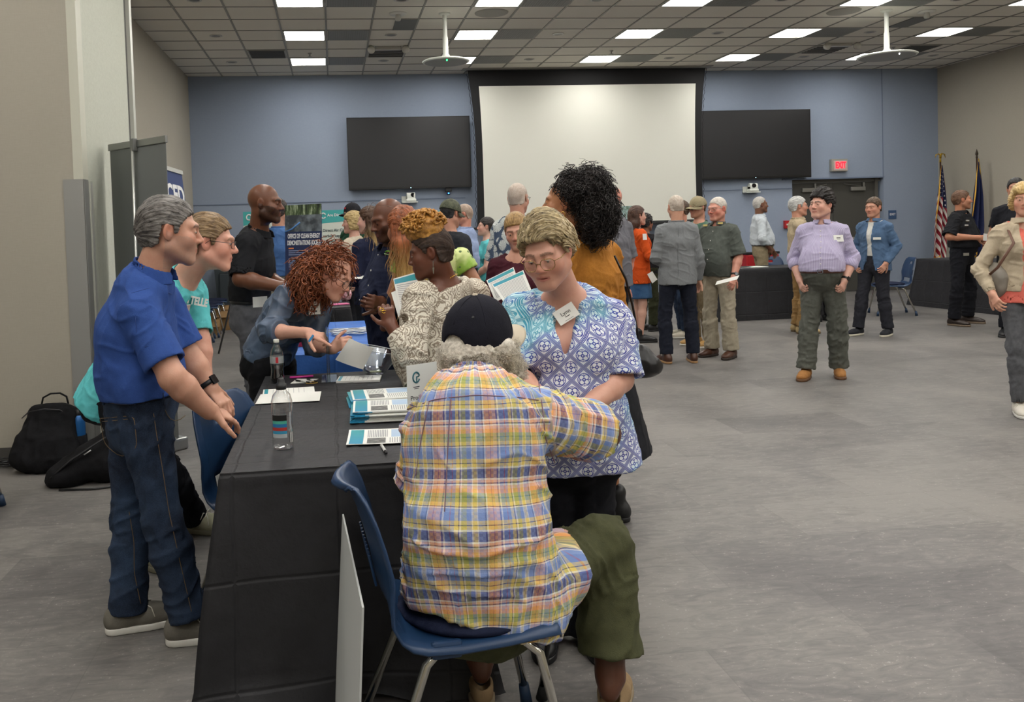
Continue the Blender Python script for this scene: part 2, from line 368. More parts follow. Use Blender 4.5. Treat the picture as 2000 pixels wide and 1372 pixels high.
# ------------------------------------------------------------------ organic shapes: smooth distance fields meshed by surface nets
A = lambda *v: np.array(v, np.float32)
def nrm(v): v = np.asarray(v, float); return v / (np.linalg.norm(v) + 1e-9)
def frame_z(axis, side):
    "columns: side, fwd, axis"
    z = nrm(axis); x = np.asarray(side, float) - z * np.dot(side, z); x = nrm(x); return np.stack([x, np.cross(z, x), z], 1)
def hsh(ix, iy, iz):
    h = (ix * 374761393 + iy * 668265263 + iz * 2147483647 * 13 + iz * 974634777) & 0x7fffffff
    h = ((h ^ (h >> 13)) * 1274126177) & 0x7fffffff
    return ((h ^ (h >> 16)) & 0xffff) / 65535.0
def vnoise(p):
    i = np.floor(p).astype(np.int64); f = p - i; f = f * f * (3 - 2 * f); r = 0
    for a in (0, 1):
        for b in (0, 1):
            for c in (0, 1):
                w_ = (f[:, 0] if a else 1 - f[:, 0]) * (f[:, 1] if b else 1 - f[:, 1]) * (f[:, 2] if c else 1 - f[:, 2])
                r = r + w_ * hsh(i[:, 0] + a, i[:, 1] + b, i[:, 2] + c)
    return r * 2 - 1
class F:
    "a distance field: list of (kind, data, k, op)"
    def __init__(s): s.L = []; s.lo = np.full(3, 1e9); s.hi = -s.lo
    def _b(s, c, r): c = np.asarray(c, float); s.lo = np.minimum(s.lo, c - r); s.hi = np.maximum(s.hi, c + r)
    def cap(s, a, b, ra, rb, k=.02, op='u'):
        if op == 'u': s._b(a, ra); s._b(b, rb)
        s.L.append(('c', (np.asarray(a, np.float32), np.asarray(b, np.float32), ra, rb), k, op)); return s
    def ecap(s, a, b, side, wa, da, wb, db, k=.03, op='u', sq=2.0):
        "elliptic tapered capsule: half width w along side, half depth d"
        if op == 'u': s._b(a, max(wa, da)); s._b(b, max(wb, db))
        R = frame_z(np.asarray(b, float) - np.asarray(a, float), side).astype(np.float32)
        s.L.append(('e', (np.asarray(a, np.float32), float(np.linalg.norm(np.asarray(b) - np.asarray(a))), R, wa, da, wb, db, sq), k, op)); return s
    def ell(s, c, r, R=None, k=.02, op='u'):
        r = np.asarray(r, np.float32); R = np.eye(3) if R is None else R
        if op == 'u': s._b(c, float(max(r)))
        s.L.append(('l', (np.asarray(c, np.float32), r, np.asarray(R, np.float32)), k, op)); return s
    def plane(s, p, n, k=0.0):
        "keep the side the normal points away from"
        s.L.append(('p', (np.asarray(p, np.float32), nrm(n).astype(np.float32)), k, 'i')); return s
    def ev(s, p, g=0.0):
        d = np.full(len(p), 9.0, np.float32)
        for kind, q, k, op in s.L:
            if kind == 'c':
                a, b, ra, rb = q; ab = b - a; t_ = np.clip(((p - a) @ ab) / (ab @ ab + 1e-9), 0, 1)
                e = np.sqrt(((p - a - t_[:, None] * ab) ** 2).sum(1)) - (ra + (rb - ra) * t_)
            elif kind == 'e':
                a, L, R, wa, da, wb, db, sq = q; l = (p - a) @ R; t_ = np.clip(l[:, 2] / (L + 1e-9), 0, 1)
                w_ = wa + (wb - wa) * t_; dd = da + (db - da) * t_; z = l[:, 2] - t_ * L
                m_ = np.minimum(w_, dd)
                if sq == 2.0: rr = np.sqrt((l[:, 0] / w_) ** 2 + (l[:, 1] / dd) ** 2 + (z / m_) ** 2)
                else: rr = (np.abs(l[:, 0] / w_) ** sq + np.abs(l[:, 1] / dd) ** sq + np.abs(z / m_) ** sq) ** (1 / sq)
                e = (rr - 1) * m_
            elif kind == 'l':
                c, r, R = q; l = (p - c) @ R; k0 = np.sqrt(((l / r) ** 2).sum(1)); k1 = np.sqrt(((l / (r * r)) ** 2).sum(1))
                e = k0 * (k0 - 1) / (k1 + 1e-9)
            elif kind == 'p':
                e = (p - q[0]) @ q[1]
            elif kind == 'f':
                e = q(p)
            if op == 'u':
                if k > 0: h = np.clip(.5 + .5 * (e - d) / k, 0, 1); d = e * (1 - h) + d * h - k * h * (1 - h)
                else: d = np.minimum(d, e)
            elif op == 's':
                e = -e
                if k > 0: h = np.clip(.5 - .5 * (d - e) / k, 0, 1); d = d * (1 - h) + e * h + k * h * (1 - h)
                else: d = np.maximum(d, e)
            else:
                if k > 0: h = np.clip(.5 - .5 * (d - e) / k, 0, 1); d = d * (1 - h) + e * h + k * h * (1 - h)
                else: d = np.maximum(d, e)
        return d - g
    def clip(s, lo, hi):
        s.lo = np.maximum(s.lo, lo); s.hi = np.minimum(s.hi, hi); return s
EDG = [((0, 0, 0), (1, 0, 0)), ((0, 1, 0), (1, 1, 0)), ((0, 0, 1), (1, 0, 1)), ((0, 1, 1), (1, 1, 1)),
       ((0, 0, 0), (0, 1, 0)), ((1, 0, 0), (1, 1, 0)), ((0, 0, 1), (0, 1, 1)), ((1, 0, 1), (1, 1, 1)),
       ((0, 0, 0), (0, 0, 1)), ((1, 0, 0), (1, 0, 1)), ((0, 1, 0), (0, 1, 1)), ((1, 1, 0), (1, 1, 1))]
def mesh_field(f, res, pad=.02, g=0.0, B=6):
    lo = f.lo - pad - g; hi = f.hi + pad + g
    n = np.ceil((hi - lo) / res / B).astype(int) * B + 1
    nb = (n - 1) // B
    bc = np.stack(np.meshgrid(*[lo[i] + (np.arange(nb[i]) + .5) * B * res for i in range(3)], indexing='ij'), -1).reshape(-1, 3).astype(np.float32)
    dc = f.ev(bc, g)
    keep = np.abs(dc) < B * res * 1.25
    D = np.repeat(np.repeat(np.repeat(np.sign(dc).reshape(nb), B, 0), B, 1), B, 2)
    D = np.pad(D, ((0, 1),) * 3, mode='edge').astype(np.float32)
    bi = np.argwhere(keep.reshape(nb))
    if len(bi) == 0: return np.zeros((0, 3)), np.zeros((0, 4), int)
    o = np.stack(np.meshgrid(*[np.arange(B + 1)] * 3, indexing='ij'), -1).reshape(-1, 3)
    idx = (bi[:, None, :] * B + o[None]).reshape(-1, 3)
    key = (idx[:, 0] * n[1] + idx[:, 1]) * n[2] + idx[:, 2]
    key = np.unique(key)
    ii = np.stack([key // (n[1] * n[2]), (key // n[2]) % n[1], key % n[2]], 1)
    pts = (lo + ii * res).astype(np.float32)
    D.reshape(-1)[key] = f.ev(pts, g)
    S = D < 0
    a = np.zeros(tuple(n - 1), np.int16)
    for dx in (0, 1):
        for dy in (0, 1):
            for dz in (0, 1): a += S[dx:n[0] - 1 + dx, dy:n[1] - 1 + dy, dz:n[2] - 1 + dz]
    cells = np.argwhere((a > 0) & (a < 8))
    vid = np.full(tuple(n - 1), -1, np.int64); vid[cells[:, 0], cells[:, 1], cells[:, 2]] = np.arange(len(cells))
    acc = np.zeros((len(cells), 3)); cnt = np.zeros(len(cells))
    for e0, e1 in EDG:
        a0 = cells + e0; a1 = cells + e1; d0 = D[a0[:, 0], a0[:, 1], a0[:, 2]]; d1 = D[a1[:, 0], a1[:, 1], a1[:, 2]]
        m = (d0 < 0) != (d1 < 0); t_ = np.where(m, d0 / np.where(m, d0 - d1, 1), 0)[:, None]
        acc += np.where(m[:, None], np.array(e0) + t_ * (np.array(e1) - np.array(e0)), 0); cnt += m
    V = lo + (cells + acc / cnt[:, None]) * res
    Q = []
    for ax in range(3):
        sl0 = [slice(None)] * 3; sl1 = [slice(None)] * 3; sl0[ax] = slice(0, -1); sl1[ax] = slice(1, None)
        s0 = S[tuple(sl0)]; s1 = S[tuple(sl1)]; e = np.argwhere(s0 != s1)
        b, c = (ax + 1) % 3, (ax + 2) % 3
        e = e[(e[:, b] > 0) & (e[:, c] > 0) & (e[:, b] < n[b] - 1) & (e[:, c] < n[c] - 1)]
        ub = np.zeros(3, int); ub[b] = 1; uc = np.zeros(3, int); uc[c] = 1
        q = np.stack([vid[tuple((e - ub - uc).T)], vid[tuple((e - uc).T)], vid[tuple(e.T)], vid[tuple((e - ub).T)]], 1)
        fl = s0[tuple(e.T)]; q[~fl] = q[~fl][:, ::-1]; Q.append(q)
    Q = np.concatenate(Q); Q = Q[(Q >= 0).all(1)]
    return V, Q
def mk_mesh(name, V, Q, mat, parent=None, attrs=None, smooth=True):
    me = bpy.data.meshes.new(name); V = np.asarray(V, np.float32); Q = np.asarray(Q, np.int32)
    me.vertices.add(len(V)); me.vertices.foreach_set('co', V.ravel())
    k = Q.shape[1]; me.loops.add(len(Q) * k); me.loops.foreach_set('vertex_index', Q.ravel())
    me.polygons.add(len(Q)); me.polygons.foreach_set('loop_start', np.arange(0, len(Q) * k, k, dtype=np.int32))
    if smooth: me.polygons.foreach_set('use_smooth', np.ones(len(Q), bool))
    me.update(calc_edges=True)
    for kname, arr in (attrs or {}).items():
        if arr.shape[1] == 4:
            a = me.attributes.new(kname, 'FLOAT_COLOR', 'POINT'); a.data.foreach_set('color', arr.astype(np.float32).ravel())
        else:
            a = me.attributes.new(kname, 'FLOAT_VECTOR', 'POINT'); a.data.foreach_set('vector', arr.astype(np.float32).ravel())
    return link(name, me, mat, parent)
def vnormals(V, Q):
    n = np.cross(V[Q[:, 2]] - V[Q[:, 0]], V[Q[:, 3]] - V[Q[:, 1]]); N_ = np.zeros_like(V)
    for i in range(4): np.add.at(N_, Q[:, i], n)
    return N_ / (np.linalg.norm(N_, axis=1, keepdims=True) + 1e-12)
def smoothv(V, Q, it=1):
    for _ in range(it):
        a = np.zeros_like(V); c = np.zeros(len(V))
        for i in range(4): np.add.at(a, Q[:, i], V[Q[:, (i + 1) % 4]] + V[Q[:, (i + 3) % 4]]); np.add.at(c, Q[:, i], 2)
        V = V * .5 + .5 * a / np.maximum(c, 1)[:, None]
    return V
# ------------------------------------------------------------------ people
def skeleton(H=1.75, pos=(0, 0), face=0, lean=0, sway=0, L=None, W=None, head=None, hs=1.0, twist=0, stance=.11):
    """joints in world space. face: 0 = +X, 90 = +Y, -90 = towards the camera. L: joints in body axes (right, forward, up) for height 1.75,
    W: joints in world space. head = (yaw relative to the body, + to its left; pitch, + down; roll)."""
    s = H / 1.75; a = math.radians(face)
    fwd = np.array([math.cos(a), math.sin(a), 0]); rt = np.array([math.sin(a), -math.cos(a), 0]); up = np.array([0, 0, 1.])
    o = np.array([pos[0], pos[1], 0.])
    J = {}
    base = dict(pelvis=(0, 0, .96), waist=(0, 0, 1.10), chest=(0, .0, 1.27), top=(0, -.01, 1.40), neck=(0, -.012, 1.475), head=(0, .012, 1.632))
    for k, q in (('hip', (.088, 0, .92)), ('knee', (stance - .005, .02, .50)), ('ankle', (stance, -.02, .085)), ('sh', (.157, -.01, 1.376)), ('el', (.222, -.03, 1.115)), ('wr', (.235, .05, .89))):
        base[k + 'r'] = q; base[k + 'l'] = (-q[0], q[1], q[2])
    la = math.radians(lean); upper = {'waist', 'chest', 'top', 'neck', 'head', 'shr', 'shl', 'elr', 'ell', 'wrr', 'wrl'}
    L = L or {}; W = W or {}; pz = np.array(base['pelvis'])
    for k, q in base.items():
        q = np.array(L.get(k, q), float)
        if k in upper and not (k in L and k[:2] in ('el', 'wr')):
            d = q - pz; f_ = .55 if k == 'waist' else 1.0; A_ = la * f_; B_ = math.radians(sway) * f_; Tw = math.radians(twist) * f_
            d = Rz(Tw) @ d
            d = np.array([d[0], d[1] * math.cos(A_) + d[2] * math.sin(A_), d[2] * math.cos(A_) - d[1] * math.sin(A_)])
            d = np.array([d[0] * math.cos(B_) + d[2] * math.sin(B_), d[1], d[2] * math.cos(B_) - d[0] * math.sin(B_)])
            q = pz + d
        J[k] = o + s * (q[0] * rt + q[1] * fwd + q[2] * up)
    for k, q in W.items(): J[k] = np.asarray(q, float)
    J['s'] = s; J['fwd'] = fwd; J['rt'] = rt
    J['crt'] = nrm(J['shr'] - J['shl']); J['hrt'] = nrm(J['hipr'] - J['hipl'])
    hy, hp, hr = [math.radians(v) for v in (head or (0, 0, 0))]
    f = math.cos(hy) * fwd - math.sin(hy) * rt; r = math.cos(hy) * rt + math.sin(hy) * fwd
    f2 = math.cos(hp) * f - math.sin(hp) * up; u2 = math.cos(hp) * up + math.sin(hp) * f
    r3 = math.cos(hr) * r - math.sin(hr) * u2; u3 = math.cos(hr) * u2 + math.sin(hr) * r
    J['R'] = np.stack([r3, f2, u3], 1); J['hs'] = hs * s ** .5
    for q in 'rl':
        J['palm' + q] = None; J['toe' + q] = nrm(fwd + (.14 if q == 'r' else -.14) * rt)
    return J
def torso(f, J, b, g=0.0, k=.03, neck=False):
    s = J['s']; m = b.get('m', 1.0) * s; w = J['crt']; hw = J['hrt']; bel = b.get('belly', 0) * s; wm = b.get('waist', 1.0); ch = b.get('chest', 1.0); hp = b.get('hips', 1.0)
    up = nrm(J['waist'] - J['pelvis'])
    f.ecap(J['pelvis'] - up * .07 * s, J['waist'], hw, .162 * m * hp + g, .112 * m * hp + g, .148 * m * wm + g, .102 * m * wm + bel * .5 + g, k)
    f.ecap(J['waist'], J['chest'], w, .148 * m * wm + g, .104 * m * wm + bel * .5 + g, .158 * m * ch + g, .115 * m * ch + g, k)
    f.ecap(J['chest'], J['top'], w, .158 * m * ch + g, .115 * m * ch + g, .116 * m * ch + g, .082 * m + g, k)
    cf = nrm(np.cross(up, w))

    J['cf'] = cf
    if bel: f.ell(J['waist'] + cf * (.055 * m + bel * .75) - up * .03 * s, (.125 * m + bel * .6 + g, .07 * m + bel * .6 + g, .13 * s + bel + g), np.stack([hw, cf, up], 1), .06)
    if b.get('bust'):
        for q in (-1, 1): f.ell(J['chest'] + q * w * .075 * m + cf * (.085 * m) - up * .01, (.07 * m + g, .06 * b['bust'] * m + g, .075 * m + g), np.stack([w, cf, up], 1), .05)
    sr = b.get('arm', 1.0) * s
    for q in 'rl':
        f.cap(J['top'] * .75 + J['neck'] * .25 + (w if q == 'r' else -w) * .035 * s, J['sh' + q], .045 * s + g, .050 * sr + g, .045)
    f.cap(J['top'] - cf * .01, J['neck'] - nrm(J['neck'] - J['top']) * .02, .075 * s + g, .055 * s + g, .04)
    if b.get('hump'): f.ell((J['chest'] + J['top']) / 2 - cf * .07, (.13 * m + g, .06 * m + g, .13 * m + g), np.stack([w, cf, up], 1), .06)
    return f
def upperarm(f, J, b, q, g=0.0, k=.03, t=1.0, flare=0.0):
    r = b.get('arm', 1.0) * J['s']; a, e = J['sh' + q], J['el' + q]; e = a + (e - a) * t
    f.cap(a, e, .050 * r + g, (.050 - .009 * t) * r + g + flare, k); return f
def forearm(f, J, b, q, g=0.0, k=.02, t=1.0):
    r = b.get('arm', 1.0) * J['s']; a, e = J['el' + q], J['wr' + q]; m_ = a + (e - a) * .3; e = a + (e - a) * t
    f.cap(a, m_, .042 * r + g, .043 * r + g, k); f.cap(m_, e, .043 * r + g, .028 * r + g, k); return f
def neckhead(f, J, b):
    s = J['s'] * b.get('neckw', 1.0); R, c, h = J['R'], J['head'], J['hs']
    lo = c + R @ np.array([0, -.03, -.055]) * h
    f.cap(J['neck'] - (J['neck'] - J['top']) * .3, lo, .060 * s, .056 * s, .03)
    def W(x, y, z): return c + R @ np.array([x, y, z]) * h
    fem = 1.0 if b.get('bust') else 0.0; fw = b.get('face', 1.0 - .03 * fem); jw = b.get('jaw', 1.0) * (1 - .14 * fem)
    f.ell(W(0, -.018, .03), np.array([.073, .094, .088]) * h, R, .02)
    f.ell(W(0, .02, -.03), np.array([.062 * fw, .068, .085]) * h, R, .03)
    for q in (-1, 1):
        f.cap(W(q * .053 * jw * fw, -.005, -.055), W(q * .022 * jw, .07, -.098), .020 * h, .017 * h, .03)
        f.ell(W(q * .040 * fw, .054, -.028), np.array([.027, .027, .03]) * h * (fw ** .5), R, .025)
        f.cap(W(q * .010, .083 - .003 * fem, .022), W(q * .045, .066, .024), (.0125 - .0045 * fem) * h, (.011 - .003 * fem) * h, .018)
        f.ell(W(q * .031, .094, .004), np.array([.019, .014, .010]) * h, R, .014, 's')
        f.ell(W(q * .031, .0695, .003), np.array([.0165, .0165, .0145]) * h, R, .005)
    f.ell(W(0, .066, -.060), np.array([.034, .026, .034]) * h, R, .02)
    f.ell(W(0, .071, -.100), np.array([.022 * jw, .017, .016]) * h, R, .02)
    nl = b.get('nose', 1.0 - .28 * fem)
    f.cap(W(0, .080, .014), W(0, .088 + .018 * nl, -.026), .0085 * h, .0115 * h, .012)
    for q in (-1, 1): f.ell(W(q * .0125, .089 + .005 * nl, -.031), np.array([.0085, .012, .0078]) * h, R, .008)
    # lips
    for q in (-1, 1):
        f.cap(W(0, .0895, -.0575), W(q * .024, .0800, -.0625), (.0055 + .001 * fem) * h, .0024 * h, .006)
        f.cap(W(0, .0875, -.0680), W(q * .020, .0790, -.0645), .0066 * h, .003 * h, .006)
        # ears
        Re = R @ Rz(q * .35)
        f.ell(W(q * .077, -.012, -.002), np.array([.008, .019, .032]) * h, Re, .008)
        f.ell(W(q * .086, -.008, .004), np.array([.007, .010, .019]) * h, Re, .004, 's')
    op = b.get('mouth', 0)
    if op: f.ell(W(0, .093, -.0628), np.array([.019, .008, .0014 + .004 * op]) * h, R, .003, 's')
    for q in (-1, 1): f.cap(W(q * .021, .0825, -.0632), W(0, .0935, -.0622), .0012 * h, .0017 * h, .003, 's')
    return f
def hand(f, J, b, q, curl=.5, spread=1.0, point=False, flat=False):
    "palm, four fingers and a thumb; J['hand'+q] = (direction, back of the hand)"
    s = J['s'] * b.get('hand', 1.0); wr = J['wr' + q]
    d, bk = J.get('hand' + q) or (None, None)
    fa = nrm(wr - J['el' + q])
    if d is None: d = fa
    if bk is None:
        out = J['crt'] if q == 'r' else -J['crt']; bk = nrm(out * .8 + J['fwd'] * .5)
    d = nrm(d); bk = np.asarray(bk, float); bk = nrm(bk - d * (bk @ d)); sd = np.cross(d, bk)       # sd: towards the thumb for the right hand
    if q == 'l': sd = -sd
    th = sd
    f.cap(wr - fa * .03, wr + d * .015, .026 * s, .027 * s, .015)
    f.ecap(wr + d * .02 * s, wr + d * .082 * s, sd, .031 * s, .0145 * s, .038 * s, .0125 * s, .012)
    lens = (.075, .083, .077, .060)
    for i in range(4):
        o_ = (1.5 - i) / 1.5; p0 = wr + (d * (.088 - .004 * abs(i - 1)) + th * o_ * .029) * s
        c_ = curl * (1 + .12 * i)
        if point and i == 0: c_ = .12
        dirn = nrm(d + th * o_ * .10 * spread); r = (.0088 if i < 3 else .0076) * s; L_ = lens[i] * s; ang = 0
        for j, fr in enumerate((.46, .30, .24)):
            ang += c_ * (.75 if j == 0 else 1.0); dd = dirn * math.cos(ang) - bk * math.sin(ang); p1 = p0 + dd * L_ * fr
            f.cap(p0, p1, r * (1 - .06 * j), r * (.94 - .08 * j), .004 if j else .009); p0 = p1
    p0 = wr + (d * .022 + th * .024) * s; dd = nrm(d * .55 + th * .75 - bk * .35)
    for j, (L_, r) in enumerate(((.042, .0135), (.032, .0105), (.026, .009))):
        p1 = p0 + dd * L_ * s; f.cap(p0, p1, r * s, r * .9 * s, .010 if j == 0 else .004); p0 = p1; dd = nrm(dd + d * (.45) - bk * curl * .35)
    return f
def leg(f, J, b, q, g=0.0, k=.04, t1=1.0, flare=0.0):
    s = J['s'] * b.get('legs', 1.0); h, kn, an = J['hip' + q], J['knee' + q], J['ankle' + q]
    f.cap(h, kn, .088 * s + g, .056 * s + g, k); m_ = kn + (an - kn) * .3; e = kn + (an - kn) * t1
    f.cap(kn, m_, .056 * s + g, .055 * s + g + flare * .3, .03); f.cap(m_, e, .055 * s + g + flare * .3, .036 * s + g + flare, .03); return f
# ---- cloth coordinates: (u around, v along, which bone)
def cloth_uv(V, J, b, arms=True, legs=False, fore=True):
    s = J['s']; bones = [('pelvis', 'neck', .15 * b.get('m', 1) * s, J['crt'], 0)]
    if arms:
        for q in 'rl': bones += [('sh' + q, 'el' + q, .050 * s, None, 1)] + ([('el' + q, 'wr' + q, .04 * s, None, 2)] if fore else [])
    if legs:
        bones = []
        for q in 'rl': bones += [('hip' + q, 'knee' + q, .085 * s, J['hrt'], 3), ('knee' + q, 'ankle' + q, .055 * s, J['hrt'], 4)]
    best = np.full(len(V), 1e9); out = np.zeros((len(V), 3)); seg = np.zeros(len(V), int)
    for a, e, r, side, bi in bones:
        p0, p1 = J[a], J[e]; ax = nrm(p1 - p0); L_ = np.linalg.norm(p1 - p0)
        side_ = side if side is not None else np.cross(ax, (0.2, 1, .1)); R = frame_z(ax, side_)
        l = (V - p0) @ R; t_ = np.clip(l[:, 2], 0, L_) if bi else l[:, 2]
        rad = np.sqrt(l[:, 0] ** 2 + (l[:, 1] * (1.3 if bi == 0 else 1)) ** 2 + (l[:, 2] - t_) ** 2) - r
        if bi == 0: rad = np.minimum(rad, rad * .0 + rad) - .02 - .05 * np.clip((np.abs(l[:, 0]) < .15 * b.get('m', 1) * s), 0, 1)
        m = rad < best; best[m] = rad[m]
        if bi == 0:
            uu = np.arctan2(l[:, 0], np.abs(l[:, 1]) + .02) * r * 1.15
            u = uu
        else: u = np.arctan2(l[:, 0], l[:, 1]) * r * 1.25
        out[m] = np.stack([u[m], l[m, 2], np.full(m.sum(), bi * 3.0 + (0 if l.shape[0] == 0 else 0))], 1); seg[m] = bi
    return out, seg
def folds(V, N_, J, pc, amp, kind='top', seed=0, cuffs=()):
    "displace cloth along its normal: soft lumps, creases across the limbs near joints"
    p = V * 1.0 + seed * 3.7
    n1 = vnoise(p * np.array([7, 7, 4.5])); n2 = vnoise(p * 17 + 5)
    w_ = vnoise(p * 5 + 9)
    cre = 1 - np.abs(vnoise(np.stack([pc[:, 0] * 9 + w_ * .9, pc[:, 1] * 20 + w_ * 2.0 + pc[:, 0] * 6, pc[:, 2] + w_], 1))) * 2
    vert = 1 - np.abs(vnoise(np.stack([pc[:, 0] * 22 + w_, pc[:, 1] * 5 + w_, pc[:, 2] + 7], 1))) * 2
    jd = np.full(len(V), 9.0)
    js = ['elr', 'ell', 'waist', 'shr', 'shl'] if kind == 'top' else ['kneer', 'kneel', 'ankler', 'anklel', 'hipr', 'hipl']
    for j in js: jd = np.minimum(jd, np.linalg.norm(V - J[j], axis=1) * (1.0 if j != 'waist' else .7))
    near = np.exp(-(jd / .14) ** 2)
    d = amp * (.9 * n1 + .35 * n2 + np.clip(cre, 0, 1) ** 2 * (.5 + 1.3 * near) * 1.1 + (np.clip(vert, 0, 1) ** 2 * .9 * (1 - near) if kind == 'top' else 0) - .5)
    for c in cuffs: d = d * np.clip((np.linalg.norm(V - c, axis=1) - .055) / .05, .15, 1)
    return V + N_ * d[:, None]
def garment(name, f, res, J, b, mat, parent, amp=.004, kind='top', seed=0, arms=True, g=0.0, cuffs=(), fore=True):
    V, Q = mesh_field(f, res, g=g)
    if len(V) == 0: return None
    V = smoothv(V, Q, 1); pc, seg = cloth_uv(V, J, b, arms=arms, legs=(kind != 'top'), fore=fore)
    if amp: V = folds(V, vnormals(V, Q), J, pc, amp, kind, seed, cuffs)
    return mk_mesh(name, V, Q, mat, parent, {'pc': pc})
# ---- skin
def skin_material():
    t = MT('skin', rough=.5, spec=.4); n = t.T.nodes.new('ShaderNodeAttribute'); n.attribute_name = 'tint'
    k = t.co('Object'); a = t.noise(k, 38, 4, .65); c = t.noise(k, 260, 2)
    t.set('Base Color', t.mix(a.ss(.35, .75) * .35, n.outputs['Color'], t.mix(1.0, n.outputs['Color'], (.88, .70, .66, 1), 'MULTIPLY')))
    t.set('Roughness', a * .2 + .30); t.bump(a * .4 + c * .6, .18, .002)
    t.set('Subsurface Weight', .06); t.set('Subsurface Radius', (.01, .004, .002)); t.set('Subsurface Scale', .6); return t.m
SKIN = skin_material()
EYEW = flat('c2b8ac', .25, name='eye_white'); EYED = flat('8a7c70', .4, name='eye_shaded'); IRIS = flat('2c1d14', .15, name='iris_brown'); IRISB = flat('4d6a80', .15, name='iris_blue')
def lin(c): return np.array(srgb(c)[:3])
def paint(V, J, b):
    "skin colours in place: lips, brows, stubble, warmer nose, ears and cheeks"
    base = lin(b.get('skin', 'd9a58a')); col = np.tile(base, (len(V), 1))
    l = (V - J['head']) @ J['R'] / J['hs']; x, y, z = np.abs(l[:, 0]), l[:, 1], l[:, 2]
    hd = (np.linalg.norm(l * [1, 1, .8], axis=1) < .14)
    def g(cx, cy, cz, rx, ry, rz): return np.exp(-(((x - cx) / rx) ** 2 + ((y - cy) / ry) ** 2 + ((z - cz) / rz) ** 2)) * hd
    def mixc(w_, c, k=1.0):
        w_ = np.clip(w_ * k, 0, 1)[:, None]; col[:] = col * (1 - w_) + np.asarray(c) * w_
    warm = lin(b.get('warm', None) or b.get('skin', 'd9a58a')) * (np.array([1.02, .74, .70]) if base[0] > .25 else np.array([1.0, .85, .8]))
    mixc(g(.045, .06, -.03, .03, .04, .03), warm, .7); mixc(g(0, .10, -.028, .02, .03, .018), warm, .8); mixc(g(.085, -.01, 0, .02, .03, .04), warm, .8)
    mixc(g(.031, .085, -.014, .018, .03, .009), base * .72, .6)
    lip = lin(b.get('lips', None) or ('b0625a' if base[0] > .25 else '6b3a34'))
    mixc(((x < .0255) & (y > .070) & (z < -.0532 - .22 * np.clip(x - .008, 0, 1)) & (z > -.0745 + x * .32)).astype(float), lip, .6)
    bc = lin(b.get('brow', '4a3524'))
    mixc((1 + .35 * vnoise(l * 420)) * ((np.abs(z - (.0245 + .10 * (x - .012) - 2.4 * np.clip(x - .036, 0, 1) ** 1.0 * .22)) < .0050 - .04 * np.clip(x - .03, 0, 1)) & (x > .011) & (x < .053) & (y > .045)).astype(float), bc, b.get('brows', .6))
    if b.get('beard'):
        bd, st = b['beard']; m_ = (z < -.035 + np.clip(.02 - x, 0, 1) * -.6 + 0.9 * np.clip(x - .045, 0, .05)) & (y > -.02) & (z > -.135) & ~((x < .021) & (z > -.073) & (z < -.053)) & hd
        m_ = m_ & ~((x < .016) & (z > -.045) & (y > .07))
        mixc(m_.astype(float) * (.75 + .25 * vnoise(l * 240)), lin(bd), st)
    if b.get('scalp'):
        sc_, st = b['scalp']; m_ = hairmask(l, b.get('hairline', 'short')); mixc(m_, lin(sc_), st)
    return np.concatenate([col, np.ones((len(V), 1))], 1)
def hairmask(l, style='short'):
    x, y, z = np.abs(l[:, 0]), l[:, 1], l[:, 2]
    lo = np.where(y > .045, .058 + (.0 if style != 'receding' else .04), np.where(y > .0, .0 + (y * .9), -.045 - (0 - y) * .35))
    lo = np.maximum(lo, -.075)
    m = 1 / (1 + np.exp(-(z - lo) / .004))
    if style == 'receding': m = m * (1 / (1 + np.exp((y + .35 * x * 0 - .005) / .01)) + (x > .05) * (y < .03)).clip(0, 1)
    if style == 'ring': m = m * (1 / (1 + np.exp((z - .055 + (y > 0) * .02) / .006)))
    return m * (z < .2)
def face_parts(J, b, root, near):
    R, c, h = J['R'], J['head'], J['hs']
    def W(x, y, z): return c + R @ np.array([x, y, z]) * h
    if b.get('noface'): return
    for q in (-1, 1):
        m = MB(); e = W(q * .031, .0735, .003)
        def sph(m, cc, r, nx=10, ny=8, ax=None, a0=0, a1=math.pi):
            zz = ax if ax is not None else np.array([0, 0, 1.]); Rr = frame_z(zz, (1, 0, 0) if abs(zz[0]) < .9 else (0, 1, 0))
            m.grid(lambda u, v: cc + Rr @ (r * np.array([math.sin(a0 + (a1 - a0) * v) * math.cos(u * 2 * math.pi), math.sin(a0 + (a1 - a0) * v) * math.sin(u * 2 * math.pi), math.cos(a0 + (a1 - a0) * v)])), nx, ny, True)
        gz = nrm(R @ np.array([q * .02 + b.get('gaze', (0, 0))[0], 1, b.get('gaze', (0, 0))[1]]))
        if b.get('eyes', 1) > 0:
            f = F(); f.ell(W(q * .031, .0735, .002), np.array([.0150 if near else .0125, .0140 if near else .0135, .0052 * b.get('eyes', 1)]) * h, R, 0)
            V, Q = mesh_field(f, .0022 if near else .003, pad=.006)
            eo = mk_mesh('eye', V, Q, EYEW if near else EYED, root)
            m = MB(); cc = W(q * .031, .0735, .002); sph(m, cc + gz * .0098 * h, .0050 * h, 12, 6, gz, 0, 1.6)
            put('iris', m, IRISB if b.get('blue') else IRIS, eo, True)
